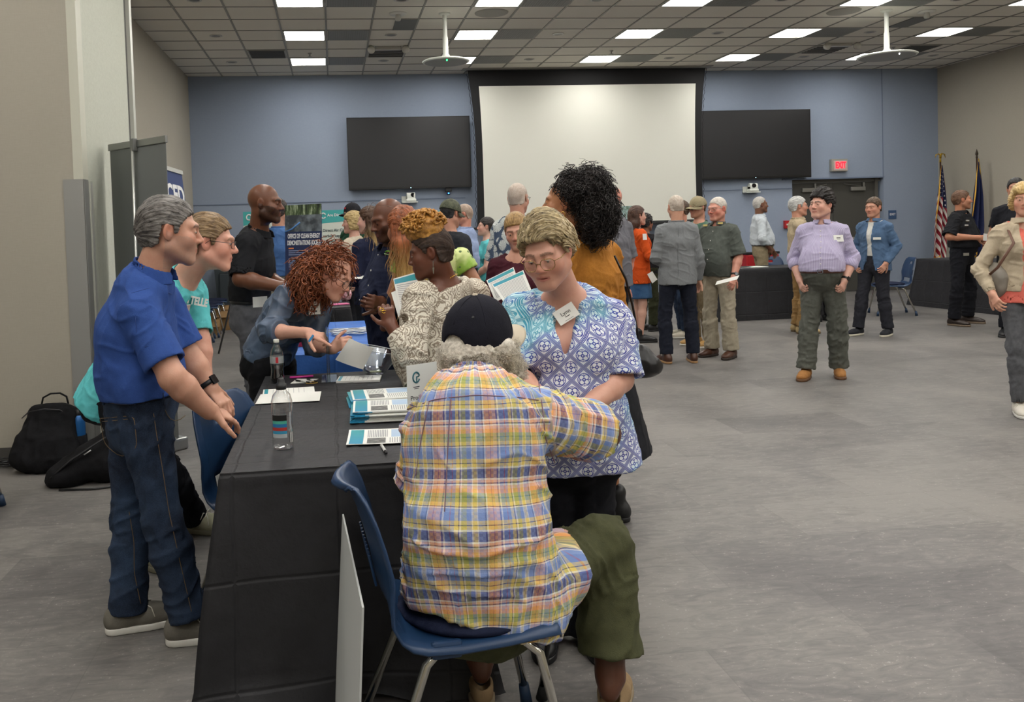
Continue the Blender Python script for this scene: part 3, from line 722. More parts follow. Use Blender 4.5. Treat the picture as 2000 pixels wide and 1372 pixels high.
def glasses(J, b, root, mat, lens=None, w=.027, hh=.020, up=0.0, fwd=0.0, rnd=2.0, label=None, tilt=0.0):
    R, c, h = J['R'], J['head'], J['hs']
    Rt = R @ Rx(tilt)
    def W(x, y, z): return c + R @ np.array([0, fwd, up]) * h + Rt @ np.array([x, y, z]) * h
    m = MB(); LM_ = MB()
    for q in (-1, 1):
        pts = []
        for i in range(25):
            a = i / 24 * 2 * math.pi; ca, sa = math.cos(a), math.sin(a)
            pts.append(W(q * .033 + w * math.copysign(abs(ca) ** (2 / rnd), ca), .101 - abs(ca * .0) - .0 + (-.010 if ca * q > 0 else 0) * abs(ca), -.002 + hh * math.copysign(abs(sa) ** (2 / rnd), sa)))
        m.tube(pts, .0013, 6, cap=False); LM_.add(pts[:-1], [tuple(range(24))])
        m.tube([W(q * (.033 + w), .091, .006), W(q * .078, .07, .008), W(q * .083, .0, .008), W(q * .083, -.015, -.005)], .0013, 6)
    m.tube([W(-.008, .1, .002), W(0, .104, .005), W(.008, .1, .002)], .0013, 6)
    g_ = put('glasses', m, mat, root, True)
    if label: g_['label'] = label
    t = MT('lens_glass', 'ffffff', .02); 
    if lens is None: LENS = lens_mat()
    else: LENS = lens
    put('lens', LM_, LENS, g_)
    return g_
_lens = []
def lens_mat():
    if not _lens:
        t = MT('spectacle_lens', 'ffffff', .03); n = t.T.nodes.new('ShaderNodeBsdfTransparent'); gl = t.T.nodes.new('ShaderNodeBsdfGlossy'); gl.inputs['Roughness'].default_value = .03
        mx = t.T.nodes.new('ShaderNodeMixShader'); mx.inputs[0].default_value = .09; t.T.links.new(n.outputs[0], mx.inputs[1]); t.T.links.new(gl.outputs[0], mx.inputs[2])
        t.T.links.new(mx.outputs[0], t.T.nodes['Material Output'].inputs[0]); _lens.append(t.m)
    return _lens[0]
# ---- hair
def hair_material(name, c1, c2, rough=.45, sc=(60, 60, 8)):
    t = MT(name, rough=rough, spec=.4); k = t.co('Attribute', attr='hc'); n = t.noise(k, 1, 3, .7)
    k2 = t.co('Object'); n2 = t.noise(k2, 35, 3, .6)
    t.set('Base Color', t.ramp(n * .65 + n2 * .35, [(.36, c1), (.62, c2)])); t.bump(n, .6, .004); return t.m
def hair_cap(J, b, root, mat, thick=.012, style='short', res=.004, rough=.004, name='hair', vol=(0, 0, 0), extra=None, low=None, flow=0):
    "a head of hair: a shell over the skull with strands raised in it"
    R, c, h = J['R'], J['head'], J['hs']
    def W(x, y, z): return c + R @ np.array([x, y, z]) * h
    f = F(); f.ell(W(0, -.018 + vol[1], .03 + vol[2] * .5), (np.array([.073, .094, .088]) + thick + np.array([vol[0], abs(vol[1]), vol[2]])) * h, R, .0)
    for q in (-1, 1): f.cap(W(q * .052, -.03, -.02), W(q * .045, -.045, -.055), (.022 + thick) * h, (.020 + thick * .6) * h, .02)
    f.cap(W(0, -.075, -.0), W(0, -.062, -.055), (.035 + thick) * h, (.032 + thick * .5) * h, .02)
    if extra: extra(f, W, h, R)
    def cut(p):
        l = (p - c.astype(np.float32)) @ R.astype(np.float32) / h; x, y, z = np.abs(l[:, 0]), l[:, 1], l[:, 2]
        zl = np.interp(y, [-.12, -.06, -.042, -.034, .004, .010, .020, .028, .05, .062, .09], low or [-.062, -.060, -.045, .022, .024, -.006, -.004, .025, .048, .064, .072]).astype(np.float32)
        return (zl - z) * h * .8
    f.L.append(('f', cut, .006, 'i'))
    V, Q = mesh_field(f, res)
    l = (V - c) @ R / h; N_ = vnormals(V, Q)
    # strands run back from the forehead
    az = np.arctan2(l[:, 0], l[:, 2] + .02); run = l[:, 1]
    if flow: az = az + run * flow
    st = vnoise(np.stack([az * 16, run * 14, az * 0], 1)) * .6 + vnoise(np.stack([az * 38, run * 26, az * 0 + 4], 1)) * .5 + .5 * vnoise(l * 60)
    V = V + N_ * (st * rough)[:, None]
    o = mk_mesh(name, V, Q, mat, root, {'hc': np.stack([az * 40, run * 45, l[:, 2] * 30], 1)})
    return o
def strand(m, p0, d, L_, r, curl=0.0, cr=.006, turns=3, n=6, droop=.0, sides=3, wob=0):
    "one lock of hair"
    p = np.array(p0, float); d = nrm(d); pts = []; u = nrm(np.cross(d, (0.3, .5, .8))); v = np.cross(d, u); ph = RNG.random() * 6.28
    dn = d.copy()
    for i in range(n + 1):
        t_ = i / n; q = p + (u * math.cos(ph + t_ * turns * 6.28) + v * math.sin(ph + t_ * turns * 6.28)) * cr * curl * min(1, t_ * 3)
        pts.append(q); dn = nrm(dn + np.array([0, 0, -droop])); p = p + dn * L_ / n
    m.tube(pts, [r * (1 - .75 * (i / n) ** 2) for i in range(n + 1)], sides, cap=False)
# ---- shoes
def shoe(J, b, root, q, upper, sole, L_=.28, h=.0, boot=False, name='shoe', lift=0.0, pitch=0.0, lace=None, mule=False, lab=None, res=.006):
    an = J['ankle' + q]; d = nrm(np.array([J['toe' + q][0], J['toe' + q][1], 0])); s = L_ / .28; rt = np.array([d[1], -d[0], 0]); up = np.array([0, 0, 1.])
    if pitch: cp, sp = math.cos(pitch), math.sin(pitch); d, up = d * cp - up * sp, up * cp + d * sp
    fl = np.array([an[0], an[1], 0.]) if lift == 0 else an - up * .085
    if pitch and lift == 0: fl = an - up * .085
    def W(x, y, z): return fl + rt * x * s + d * y * s + up * z * s
    R = np.stack([rt, d, up], 1); f = F()
    f.ecap(W(0, -.045, .045), W(0, .06, .045), rt, .034 * s, .038 * s, .044 * s, .036 * s, .03); f.ell(W(0, .14, .035), np.array([.045, .062, .030]) * s, R, .035); f.ell(W(0, .08, .045), np.array([.042, .07, .035]) * s, R, .03)
    if mule: f.L[0] = f.L[0]; f.ell(W(0, -.02, .085), np.array([.030, .055, .045]) * s, R, .006, 's')
    else: f.ell(W(0, -.05, .05), np.array([.034, .035, .045]) * s, R, .02)
    if not mule: f.cap(W(0, -.012, .05), W(0, -.02, .14 if boot else .095), .036 * s, (.044 if boot else .036) * s, .03)
    f.plane(W(0, 0, .022), -up, .002)
    V, Q = mesh_field(f, res); o = mk_mesh(name, V, Q, upper, root)
    if lab: o['label'] = lab
    f = F(); f.ecap(W(0, -.045, .013), W(0, .06, .013), rt, .038 * s, .05 * s, .049 * s, .05 * s, .03); f.ell(W(0, .13, .013), np.array([.050, .077, .05]) * s, R, .03)
    f.plane(W(0, 0, .026), up, .003); f.plane(W(0, 0, .001), -up, .002)
    V, Q = mesh_field(f, res); mk_mesh('sole', V, Q, sole, o)
    if lace is not None:
        m = MB()
        for i in range(5):
            yy = .045 + i * .018; zz = .088 - i * .0075
            m.tube([W(-.025, yy, zz - .006), W(0, yy + .006, zz + .003), W(.025, yy + .012, zz - .008)], .0028, 5); m.tube([W(.025, yy, zz - .006), W(0, yy + .006, zz + .003), W(-.025, yy + .012, zz - .008)], .0028, 5)
        for sg in (-1, 1): m.tube([W(0, .045, .09), W(sg * .03, .05, .10), W(sg * .048, .045, .075), W(sg * .03, .03, .085), W(0, .045, .09)], .0025, 5); m.tube([W(0, .045, .09), W(sg * .035, .075, .08), W(sg * .05, .085, .05)], .0022, 5)
        put('lace', m, lace, o, True)
    return o
def band(J, a, e, rad, wdt, mat, root, name, t=.5, lab=None, n=24, flat_=1.0, side=None):
    "a ring around a limb from a to e at fraction t"
    p0, p1 = J[a], J[e]; ax = nrm(p1 - p0); c = p0 + (p1 - p0) * t; R = frame_z(ax, side if side is not None else (0.3, 1, .2))
    m = MB(); m.grid(lambda u, v: c + R @ np.array([rad * math.cos(u * 6.2832), rad * flat_ * math.sin(u * 6.2832), 0]) + ax * wdt * (v - .5), n, 1, True)
    o = put(name, m, mat, root, True); solid(o, .003, 1)
    if lab: o['label'] = lab
    return o
def tagcard(c, nrm_, up, w, h, mat, root, name='name_badge', lines=None, ink=None, border=None):
    n_ = nrm(nrm_); u = nrm(np.asarray(up) - n_ * np.dot(up, n_)); r = np.cross(u, n_)
    R = np.stack([r, u, n_], 1); m = MB().box((-w / 2, -h / 2, -.001), (w / 2, h / 2, .001), R=R, c=c); o = put(name, m, mat, root)
    for (tx, y, sz) in lines or []:
        if tx[0] == '|': bw = float(tx[1:]); put('print_line', MB().box((-bw / 2, y - sz / 2, .001), (bw / 2, y + sz / 2, .0016), R=R, c=c), ink or INK, o); continue
        text('lettering', tx, sz, ink or INK, o, c + R @ np.array([0, y, .0015]), R, ext=.0003)
    return o
INK = flat('2b2b30', .7, name='ink'); PAPER = flat('e8e8e2', .7, name='white_paper'); BLACKP = flat('17181a', .45, name='black_plastic'); CHROME = flat('cfcdc6', .10, 1.0, name='chrome')
# ------------------------------------------------------------------ cloth materials
def cloth(name, c1, c2=None, scale=30, bump=.25, rough=.85, weave=0, kind='obj', sheen=0):
    t = MT(name, rough=rough, spec=.2); k = t.co('Object'); n = t.noise(k, scale, 4, .65)
    t.set('Base Color', t.ramp(n, [(.3, c1), (.7, c2 or c1)])); b = t.noise(k, 420, 2) * .5 + t.noise(k, 22, 4, .6)
    t.bump(b, bump, .006)
    return t.m
def denim(name, c1='1d2c45', c2='3a5377', wear=.5):
    t = MT(name, rough=.85, spec=.2); k = t.co('Object'); n = t.noise(k, 5, 5, .65); f = t.noise(k, 300, 2)
    t.set('Base Color', t.ramp(n * .75 + f * .25, [(.36, c1), (.66, c2)])); t.bump(f * .4 + t.noise(k, 25, 4), .35, .006); return t.m
def ramp_repeat(t, x, period, stops, interp='CONSTANT'): return t.ramp((x / period).fract(), stops, interp)
def plaid():
    t = MT('madras_plaid', rough=.85, spec=.2); k = t.co('Attribute', attr='pc'); u, v, q = t.xyz(k); kk = t.co('Object')
    wv = t.noise(kk, 6, 3); u = u + (wv - .5) * .006; v = v + (wv - .5) * .008
    W_, Y_, B_, N_, O_, G_, R_, P_ = 'e9e6df', 'e8cf6a', '6f8dcb', '2c3170', 'eda55c', 'a8ac5a', 'b04a5a', 'eab6a0'
    a = ramp_repeat(t, v, .152, [(0, N_), (.13, '4a4f97'), (.16, W_), (.19, Y_), (.25, '3b3350'), (.265, 'd9c277'), (.33, B_), (.46, '86a0d6'), (.52, W_), (.54, '4a3550'), (.555, Y_), (.62, G_), (.68, '6a8a45'), (.70, G_), (.76, O_), (.83, P_), (.88, W_), (.91, '44305c'), (.93, P_), (.97, W_)])
    c = ramp_repeat(t, u, .118, [(0, B_), (.08, W_), (.10, Y_), (.17, W_), (.19, '7d93c8'), (.30, N_), (.325, W_), (.35, O_), (.44, R_), (.455, O_), (.50, P_), (.57, '5a4e94'), (.60, W_), (.63, B_), (.72, R_), (.735, B_), (.80, Y_), (.86, '35306a'), (.88, W_), (.91, G_)])
    th = ((u * 420).sin() * (v * 420).sin()).gt(0)
    col = t.mix(th * .16 + .32, a, c); col = t.mix(.06, col, 'f2ede0', 'MIX')
    t.set('Base Color', col); t.bump(t.noise(kk, 30, 4, .6), .4, .008); return t.m
def lattice():
    "white jersey with a repeating blue knotwork of diamonds"
    t = MT('knotwork_print', rough=.8, spec=.2); k = t.co('Attribute', attr='pc'); u, v, q = t.xyz(k); P0 = .078
    d1 = (u + v * .95) / P0; d2 = (u - v * .95) / P0; f1 = d1.fract() - .5; f2 = d2.fract() - .5
    lx = (f1 + f2) * .707; ly = (f1 - f2) * .707; r = (f1 * f1 + f2 * f2).sqrt(); e = f1.abs().mx(f2.abs()); w_ = .020
    def ln(x, at): return (x - at).abs().lt(w_)
    L_ = ln(e, .475).mx(ln(e, .415)).mx(ln(r, .085)).mx(ln(r, .355) * 1)
    for sx, sy in ((.19, .0), (-.19, .0), (0, .19), (0, -.19)):
        a = f1 - sx; b_ = f2 - sy; L_ = L_.mx(ln((a * a + b_ * b_).sqrt(), .135))
    L_ = L_.mx(lx.abs().lt(.014) * r.lt(.36) * r.gt(.1)).mx(ly.abs().lt(.014) * r.lt(.36) * r.gt(.1))
    kk = t.co('Object'); n = t.noise(kk, 5.5, 3)
    ink = t.ramp(n, [(.38, '3f489c'), (.52, '4a63b4'), (.62, '4f9fb8')]); wash = t.ramp(n, [(.4, 'e4e9ef'), (.6, 'bfe0e6')])
    t.set('Base Color', t.mix(L_, wash, ink)); t.bump(t.noise(kk, 24, 3), .2, .005); return t.m
def paisley(name='paisley_print', bg='ddd6c6', ink='7a6a58'):
    t = MT(name, rough=.8, spec=.2); k = t.co('Attribute', attr='pc'); n1 = t.noise(k, 9, 2, .5, out='Color')
    m = t.T.nodes.new('ShaderNodeMixRGB'); m.blend_type = 'LINEAR_LIGHT'; m.inputs[0].default_value = .035; t.T.links.new(k, m.inputs[1]); t.T.links.new(n1.k, m.inputs[2])
    d = X(t.T, t.voro(m.outputs[0], 13, 'F1')); d2 = X(t.T, t.voro(m.outputs[0], 34, 'F1')); ed = X(t.T, t.voro(m.outputs[0], 13, 'DISTANCE_TO_EDGE'))
    rings = ((d * 50 + d2 * 5).sin()).gt(.38); dots = ((d2 * 16).sin()).gt(.72)
    n = t.noise(k, 150, 3, .6)
    L_ = (rings.mx(dots * ed.lt(.16))) * n.gt(.40)
    t.set('Base Color', t.mix(L_ * .85, bg, ink)); t.bump(t.noise(t.co('Object'), 24, 3), .25, .006); return t.m
def leafprint():
    t = MT('leaf_print', rough=.8, spec=.2); k = t.co('Attribute', attr='pc')
    v = t.T.nodes.new('ShaderNodeTexVoronoi'); t.T.links.new(k, v.inputs['Vector']); v.inputs['Scale'].default_value = 10
    sub = t.T.nodes.new('ShaderNodeVectorMath'); sub.operation = 'SUBTRACT'
    sc = t.T.nodes.new('ShaderNodeVectorMath'); sc.operation = 'SCALE'; sc.inputs['Scale'].default_value = 1.0; t.T.links.new(k, sc.inputs[0])
    t.T.links.new(sc.outputs[0], sub.inputs[0]); t.T.links.new(v.outputs['Position'], sub.inputs[1])
    x, y, z = t.xyz(sub.outputs[0]); cx_, cy_, cz_ = t.xyz(v.outputs['Color']); ang = y.atan2(x) + cx_ * 6.28; r = (x * x + y * y).sqrt()
    edge = (ang * 9).sin().abs() * .010 + .030 + ((ang * .5).sin().abs() * .014)
    leaf = r.lt(edge) * ((ang * 4.5).sin().abs().gt(.12).mx(r.lt(.006)))
    t.set('Base Color', t.mix(leaf, '4a586c', 'c9cdc9')); return t.m
def stripes(name, a, b, per=.008, vert=True, frac=.5):
    t = MT(name, rough=.8, spec=.2); k = t.co('Attribute', attr='pc'); u, v, q = t.xyz(k); x = u if vert else v
    t.set('Base Color', t.mix(((x / per).fract()).lt(frac), a, b)); t.bump(t.noise(t.co('Object'), 22, 4), .25, .006); return t.m
# ------------------------------------------------------------------ a dressed person
def person(label, J, b=None, top=None, over=None, legs=None, shoes=None, hair=None, near=0, hands=None, bare=None, finish=None, glass=None, nobelt=False):
    b = b or {}; root = empty('person'); res = {0: (.0065, .0115, .007), 1: (.0045, .0085, .0045), 2: (.0030, .0062, .0034)}[near]; s = J['s']
    up = nrm(J['waist'] - J['pelvis']); nd = nrm(J['neck'] - J['top'])
    # skin
    VV, QQ = [], []
    def piece(f, r):
        V, Q = mesh_field(f, r)
        if len(V): QQ.append(Q + sum(len(v) for v in VV)); VV.append(V)
    f = F(); neckhead(f, J, b); hb = F(); torso(f, J, b, -.010); f.plane(J['chest'] - up * .02, -up); piece(f, res[0])
    slv = (top or {}).get('sleeve', 'short'); slo = (over or {}).get('sleeve', None)
    for q in 'rl':
        hk = (hands or {}).get(q, {}); f = F(); sl = slo or slv
        if sl == 'none' or sl == 'cap': upperarm(f, J, b, q, -.002); forearm(f, J, b, q)
        elif sl in ('short', 'elbow'):
            a = J['sh' + q] + (J['el' + q] - J['sh' + q]) * .45; r_ = b.get('arm', 1.0) * s; f.cap(a, J['el' + q], .0455 * r_, .041 * r_, .02); forearm(f, J, b, q)
        elif sl == 'rolled': forearm(f, J, b, q)
        else: r_ = b.get('arm', 1.0) * s; a = J['el' + q]; e = J['wr' + q]; f.cap(a + (e - a) * .75, e, .031 * r_, .027 * r_, .01)
        if not hk.get('hide'): hand(f, J, b, q, hk.get('curl', .5), hk.get('spread', 1.0), hk.get('point', False))
        piece(f, res[2])
    f = F(); torso(f, J, b, -.02)
    for q in 'rl': upperarm(f, J, b, q, -.012); (forearm(f, J, b, q, -.008) if slv == 'long' else None)
    if bare is None: [leg(f, J, b, q, -.014) for q in 'rl']
    piece(f, .02)
    if legs and legs.get('t1', 1) < .9:
        f = F(); lg_ = b.get('legs', 1.0) * s
        for q in 'rl':
            k_, a_ = J['knee' + q], J['ankle' + q]; f.cap(k_ + (a_ - k_) * .6, a_, .050 * lg_, .037 * lg_, .02); f.cap(a_, a_ + J['toe' + q] * .06 - A(0, 0, .03), .036 * lg_, .032 * lg_, .02)
            f.ell(a_ - J['toe' + q] * .03 - A(0, 0, .03), (.03, .03, .035), None, .02)
        piece(f, .006)
    if bare is not None:
        f = F(); [leg(f, J, b, q, -.006) for q in 'rl']; piece(f, .009)
    V = np.concatenate(VV); body = mk_mesh('body', V, np.concatenate(QQ), SKIN, root, {'tint': paint(V, J, b)})
    face_parts(J, b, root, near > 1)
    # garments
    def upper(sp, name, seed=0):
        e = sp.get('ease', .012) * 1.0; f = F(); torso(f, J, b, e); hemtype = sp.get('hem', 'tuck'); cf = J['cf']
        cuffs = []
        for q in 'rl':
            sl = sp.get('sleeve', 'short'); wv = sp.get('sw', .012); a, el, wr = J['sh' + q], J['el' + q], J['wr' + q]; fl = sp.get('flare', .008)
            tt = {'short': sp.get('slen', .66), 'elbow': 1.0, 'none': 0, 'cap': .3}.get(sl, 1.0)
            if tt > 0:
                upperarm(f, J, b, q, wv, t=tt, flare=fl if sl in ('short', 'elbow', 'cap') else 0, k=.025)
            if sl in ('long', 'rolled'):
                t1 = sp.get('slen', 1.0 if sl == 'long' else .35); forearm(f, J, b, q, wv * .9 + (.004 if sl == 'rolled' else 0), t=t1)
                cu = el + (wr - el) * t1; dd = nrm(wr - el)
                f.plane(cu, dd, .0) if False else None
                f.L.append(('f', (lambda p, c=cu.astype(np.float32), d=dd.astype(np.float32), hw=.09: np.where(np.linalg.norm(p - c, axis=1) < hw, (p - c) @ d, -.05).astype(np.float32)), .0, 'i'))
                f.cap(cu - dd * .02, cu + dd * .03, .031 * s, .031 * s, 0, 's'); cuffs.append(cu)
            elif tt > 0:
                cu = a + (el - a) * tt; dd = nrm(el - a)
                f.L.append(('f', (lambda p, c=cu.astype(np.float32), d=dd.astype(np.float32): np.where(np.linalg.norm(p - c, axis=1) < .1, (p - c) @ d, -.05).astype(np.float32)), .0, 'i'))
                f.cap(cu - dd * .035, cu + dd * .04, (.042 * b.get('arm', 1) + wv * .5 + fl * .6) * s, (.043 * b.get('arm', 1) + wv * .5 + fl * .7) * s, 0, 's'); cuffs.append(cu)
        if hemtype == 'tuck': f.plane(J['pelvis'] + up * sp.get('tuck', .055) * s, -up)
        else:
            hl = sp.get('hl', .10) * s; hw_ = sp.get('hw', 1.0); m_ = b.get('m', 1) * s; bt = J['pelvis'] - up * hl
            f.ecap(J['waist'], bt, J['hrt'], .15 * m_ * b.get('waist', 1) + e, .105 * m_ + b.get('belly', 0) * .6 + e, .172 * m_ * hw_ * b.get('hips', 1) + e, .122 * m_ * hw_ + e, .03)
            if sp.get('sit'):
                for q in 'rl': f.cap(J['hip' + q], J['hip' + q] + (J['knee' + q] - J['hip' + q]) * sp['sit'], .095 * s + e, .085 * s + e, .05)
            hn = np.asarray(sp.get('hemn', -up), float)
            f.L.append(('f', (lambda p, c=(bt - up * .0).astype(np.float32), n_=nrm(hn).astype(np.float32): ((p - c) @ n_ + (vnoise(p * 9) * .006)).astype(np.float32)), .0, 'i'))
            if not sp.get('sit'): f.ecap(bt - up * .02, bt + up * .02, J['hrt'], .166 * m_ * hw_ * b.get('hips', 1) + e - .004, .116 * m_ * hw_ + e - .004, .166 * m_ * hw_ * b.get('hips', 1) + e - .006, .116 * m_ * hw_ + e - .006, 0, 's')
        nk = sp.get('neck', 'crew')
        tilt = {'crew': .35, 'polo': .2, 'v': .3, 'boat': .15, 'scoop': .6, 'jacket': .2}[nk]
        pn = (J['neck'] - nd * sp.get('nd', .012)).astype(np.float32); nn = nrm(nd + cf * tilt).astype(np.float32)
        f.L.append(('f', (lambda p, c=pn, n_=nn: np.where(np.linalg.norm(p - c, axis=1) < .115 + (.03 if nk in ('boat', 'scoop') else 0), (p - c) @ n_, -.05).astype(np.float32)), .004, 'i'))
        f.cap(J['neck'] - nd * .035, J['neck'] + nd * .06, (.062 + (.02 if nk in ('boat', 'scoop') else 0)) * s, (.068 + (.03 if nk in ('boat', 'scoop') else 0)) * s, .006, 's')
        if nk in ('v', 'scoop'):
            ud = nrm(np.cross(J['crt'], cf)); z = J['neck'] + cf * .10 + ud * .04; lowp = J['top'] - ud * sp.get('vd', .09) + cf * (.15 + sp.get('vf', 0)); f.ecap(z, lowp, J['crt'], sp.get('vw', .062) if nk == 'v' else .085, .085, .006 if nk == 'v' else .06, .06, .006, 's')
        if sp.get('open'):      # open front
            w0, w1 = sp['open']; a_ = J['neck'] + cf * .12 + up * .02; c_ = J['pelvis'] - up * .25 + cf * .16
            f.ecap(a_, (J['waist'] + cf * .17), J['crt'], w0, .12, w0 * .8, .09, .01, 's'); f.ecap(J['waist'] + cf * .17, c_, J['crt'], w0 * .8, .09, w1, .11, .01, 's')
        o = garment(name, f, sp.get('res', res[1]), J, b, sp['mat'], root, sp.get('amp', .0045), 'top', seed=sp.get('seed', 1), cuffs=cuffs, fore=sl in ('long', 'rolled'))
        if sp.get('label'): o['label'] = sp['label']
        if nk in ('polo', 'jacket') and sp.get('collar', 1):
            f = F(); nx = J['neck']; g0 = .004 if nk == 'polo' else .010
            f.ecap(nx - nd * .050 + cf * .016, nx + nd * .022 - cf * .006, J['crt'], .090 * s + g0, .092 * s + g0, .066 * s + g0, .068 * s + g0, 0)
            f.plane(nx + nd * .020, nd); f.plane(nx - nd * .042, nrm(-nd + cf * .25)); f.ecap(nx - nd * .08 + cf * .01, nx + nd * .06 - cf * .006, J['crt'], .076 * s + g0, .078 * s + g0, .056 * s + g0, .058 * s + g0, 0, 's')
            f.ecap(nx - nd * .07 + cf * .10, nx + nd * .03 + cf * .075, J['crt'], .045, .05, .012, .04, 0, 's')
            V, Q = mesh_field(f, min(res[1], .006))
            if len(V): mk_mesh('collar', V, Q, sp.get('cmat', sp['mat']), o, {'pc': cloth_uv(V, J, b)[0]})
        if sp.get('buttons'):
            for i in range(sp['buttons']):
                t_ = i / max(sp['buttons'] - 1, 1); q = (J['top'] + cf * .12) * (1 - t_) + (J['waist'] + cf * .14) * t_
                # drop the button onto the cloth
                co = np.empty(len(o.data.vertices) * 3, np.float32); o.data.vertices.foreach_get('co', co); co = co.reshape(-1, 3)
                rel = co - q; dist = np.linalg.norm(rel - np.outer(rel @ cf, cf), axis=1); kq = np.where(dist < .012)[0]
                if len(kq):
                    p_ = co[kq[np.argmax(co[kq] @ cf)]]; put('button', MB().tube([p_, p_ + cf * .003], .0055, 8), flat('e8e4dc', .3), o, True)
        return o
    O = {}
    if top: O['top'] = upper(top, top.get('name', 'shirt'))
    if over: O['over'] = upper(over, over.get('name', 'jacket'))
    if legs and legs.get('skirt'):
        f = F(); e = .012; m_ = b.get('m', 1) * s; kn = (J['kneer'] + J['kneel']) / 2; bt = J['pelvis'] + (kn - J['pelvis']) * legs['skirt']; torso(f, J, b, e)
        f.ecap(J['pelvis'], bt, J['hrt'], .165 * m_ + e, .125 * m_ + e, (.17 + legs.get('fl', 0)) * m_ + e, (.13 + legs.get('fl', 0)) * m_ + e, .03); f.plane(J['pelvis'] + up * .10 * s, up); f.plane(bt, (0, 0, -1)); f.ecap(bt + A(0, 0, .03), bt - A(0, 0, .05), J['hrt'], (.145 + legs.get('fl', 0) * .9) * m_, (.105 + legs.get('fl', 0) * .9) * m_, (.145 + legs.get('fl', 0) * .9) * m_, (.105 + legs.get('fl', 0) * .9) * m_, 0, 's')
        O['legs'] = garment('skirt', f, res[1], J, b, legs['mat'], root, legs.get('amp', .004), 'top', arms=False)
    elif legs:
        e = legs.get('ease', .008); f = F(); torso(f, J, b, .004); 
        wl = J['pelvis'] + up * .075 * s; f.plane(wl, up)
        t1 = legs.get('t1', .98); lc = []
        g_ = F(); 
        for q in 'rl': leg(g_, J, b, q, e, t1=t1, flare=legs.get('flare', .018), k=.02)
        f.L += g_.L; f.lo = np.minimum(f.lo, g_.lo); f.hi = np.maximum(f.hi, g_.hi)
        for q in 'rl':
            cu = J['knee' + q] + (J['ankle' + q] - J['knee' + q]) * t1; dd = nrm(J['ankle' + q] - J['knee' + q]); lc.append(cu)
            f.L.append(('f', (lambda p, c=cu.astype(np.float32), d=dd.astype(np.float32): np.where(np.linalg.norm(p - c, axis=1) < .14, (p - c) @ d, -.05).astype(np.float32)), .0, 'i'))
            f.cap(cu - dd * .04, cu + dd * .05, (.032 * b.get('legs', 1) + e * .7 + legs.get('flare', .018) * .5) * s, (.032 * b.get('legs', 1) + e * .7 + legs.get('flare', .018) * .6) * s, 0, 's')
        f.hi = np.minimum(f.hi, np.maximum(np.maximum(wl + .25, g_.hi), J['pelvis'] + .25))
        O['legs'] = garment(legs.get('name', 'trousers'), f, legs.get('res', res[1] * 1.15), J, b, legs['mat'], root, legs.get('amp', .0065), 'legs', seed=legs.get('seed', 2), arms=False, cuffs=lc)
        if legs.get('belt'):
            f = F(); torso(f, J, b, .011); f.plane(wl + up * .004, up); f.plane(wl - up * .034, -up); f.ecap(wl - up * .1, wl + up * .1, J['hrt'], .05, .05, .05, .05, 0)
            V, Q = mesh_field(f, .006); be = mk_mesh('belt', V, Q, legs['belt'], O['legs'])
            if legs.get('buckle'):
                cc = V[np.argmax(V @ J['cf'])]; cc = np.array(wl - up * .015 + J['cf'] * ((cc - wl) @ J['cf'] + .001)); R = np.stack([J['hrt'], up, J['cf']], 1)
                m = MB(); 
                for a_, c_ in (((-.024, -.016, 0), (.024, -.011, .006)), ((-.024, .011, 0), (.024, .016, .006)), ((-.024, -.016, 0), (-.018, .016, .006)), ((.018, -.016, 0), (.024, .016, .006))): m.box(a_, c_, R=R, c=cc)
                put('buckle', m, legs['buckle'], be)
    if shoes:
        for q in 'rl':
            if shoes.get('skip') == q: continue
            shoe(J, b, root, q, shoes['mat'], shoes.get('sole', BLACKP), shoes.get('L', .285) * s ** .5, boot=shoes.get('boot', False), lace=shoes.get('lace'), lift=shoes.get('lift', {}).get(q, 0), pitch=shoes.get('pitch', {}).get(q, 0), mule=shoes.get('mule', False), lab=shoes.get('lab'), res=.0065 if near == 0 else .0045)
    if hair:
        hk = dict(hair); st = hk.pop('fn', None)
        if st: st(J, b, root, near, **hk)
        else: hair_cap(J, b, root, hk.pop('mat'), res={0: .006, 1: .0045, 2: .0034}[near], **hk)
    if glass: glasses(J, b, root, **glass)
    O['root'] = root; O['J'] = J; O['b'] = b; O['body'] = body
    if finish: finish(O, J, root)
    loc = Vector((float(J['pelvis'][0]), float(J['pelvis'][1]), 0)); root.location = loc
    for c in root.children: c.location = c.location - loc
    tag(root, label, 'person'); return root
def surf(o, q, n_, rad=.03):
    "the point of mesh o nearest the line from q along n_, furthest along n_"
    co = np.empty(len(o.data.vertices) * 3, np.float32); o.data.vertices.foreach_get('co', co); co = co.reshape(-1, 3); rel = co - q; a = rel @ n_
    d = np.linalg.norm(rel - np.outer(a, n_), axis=1); k = np.where(d < rad)[0]
    return q + n_ * (a[k].max() if len(k) else .12)
def badge(O, J, sx, dz, w=.07, h=.05, tilt=0, out=.006, mat=None, lines=None, on='top', side=None):
    "a card on the chest: sx towards the person's right, dz up from the chest"
    cf, r = J['cf'], J['crt']; up = nrm(np.cross(r, cf)); n_ = nrm(cf + r * sx * 2.2)
    q = J['chest'] + r * sx + up * dz; o = O.get('over') or O['top']; p_ = surf(o, q, cf) + cf * out
    u = nrm(up * math.cos(tilt) + r * math.sin(tilt)); tagcard(p_, nrm(n_ + up * .1), u, w, h, mat or PAPER, o, 'name_badge', lines)
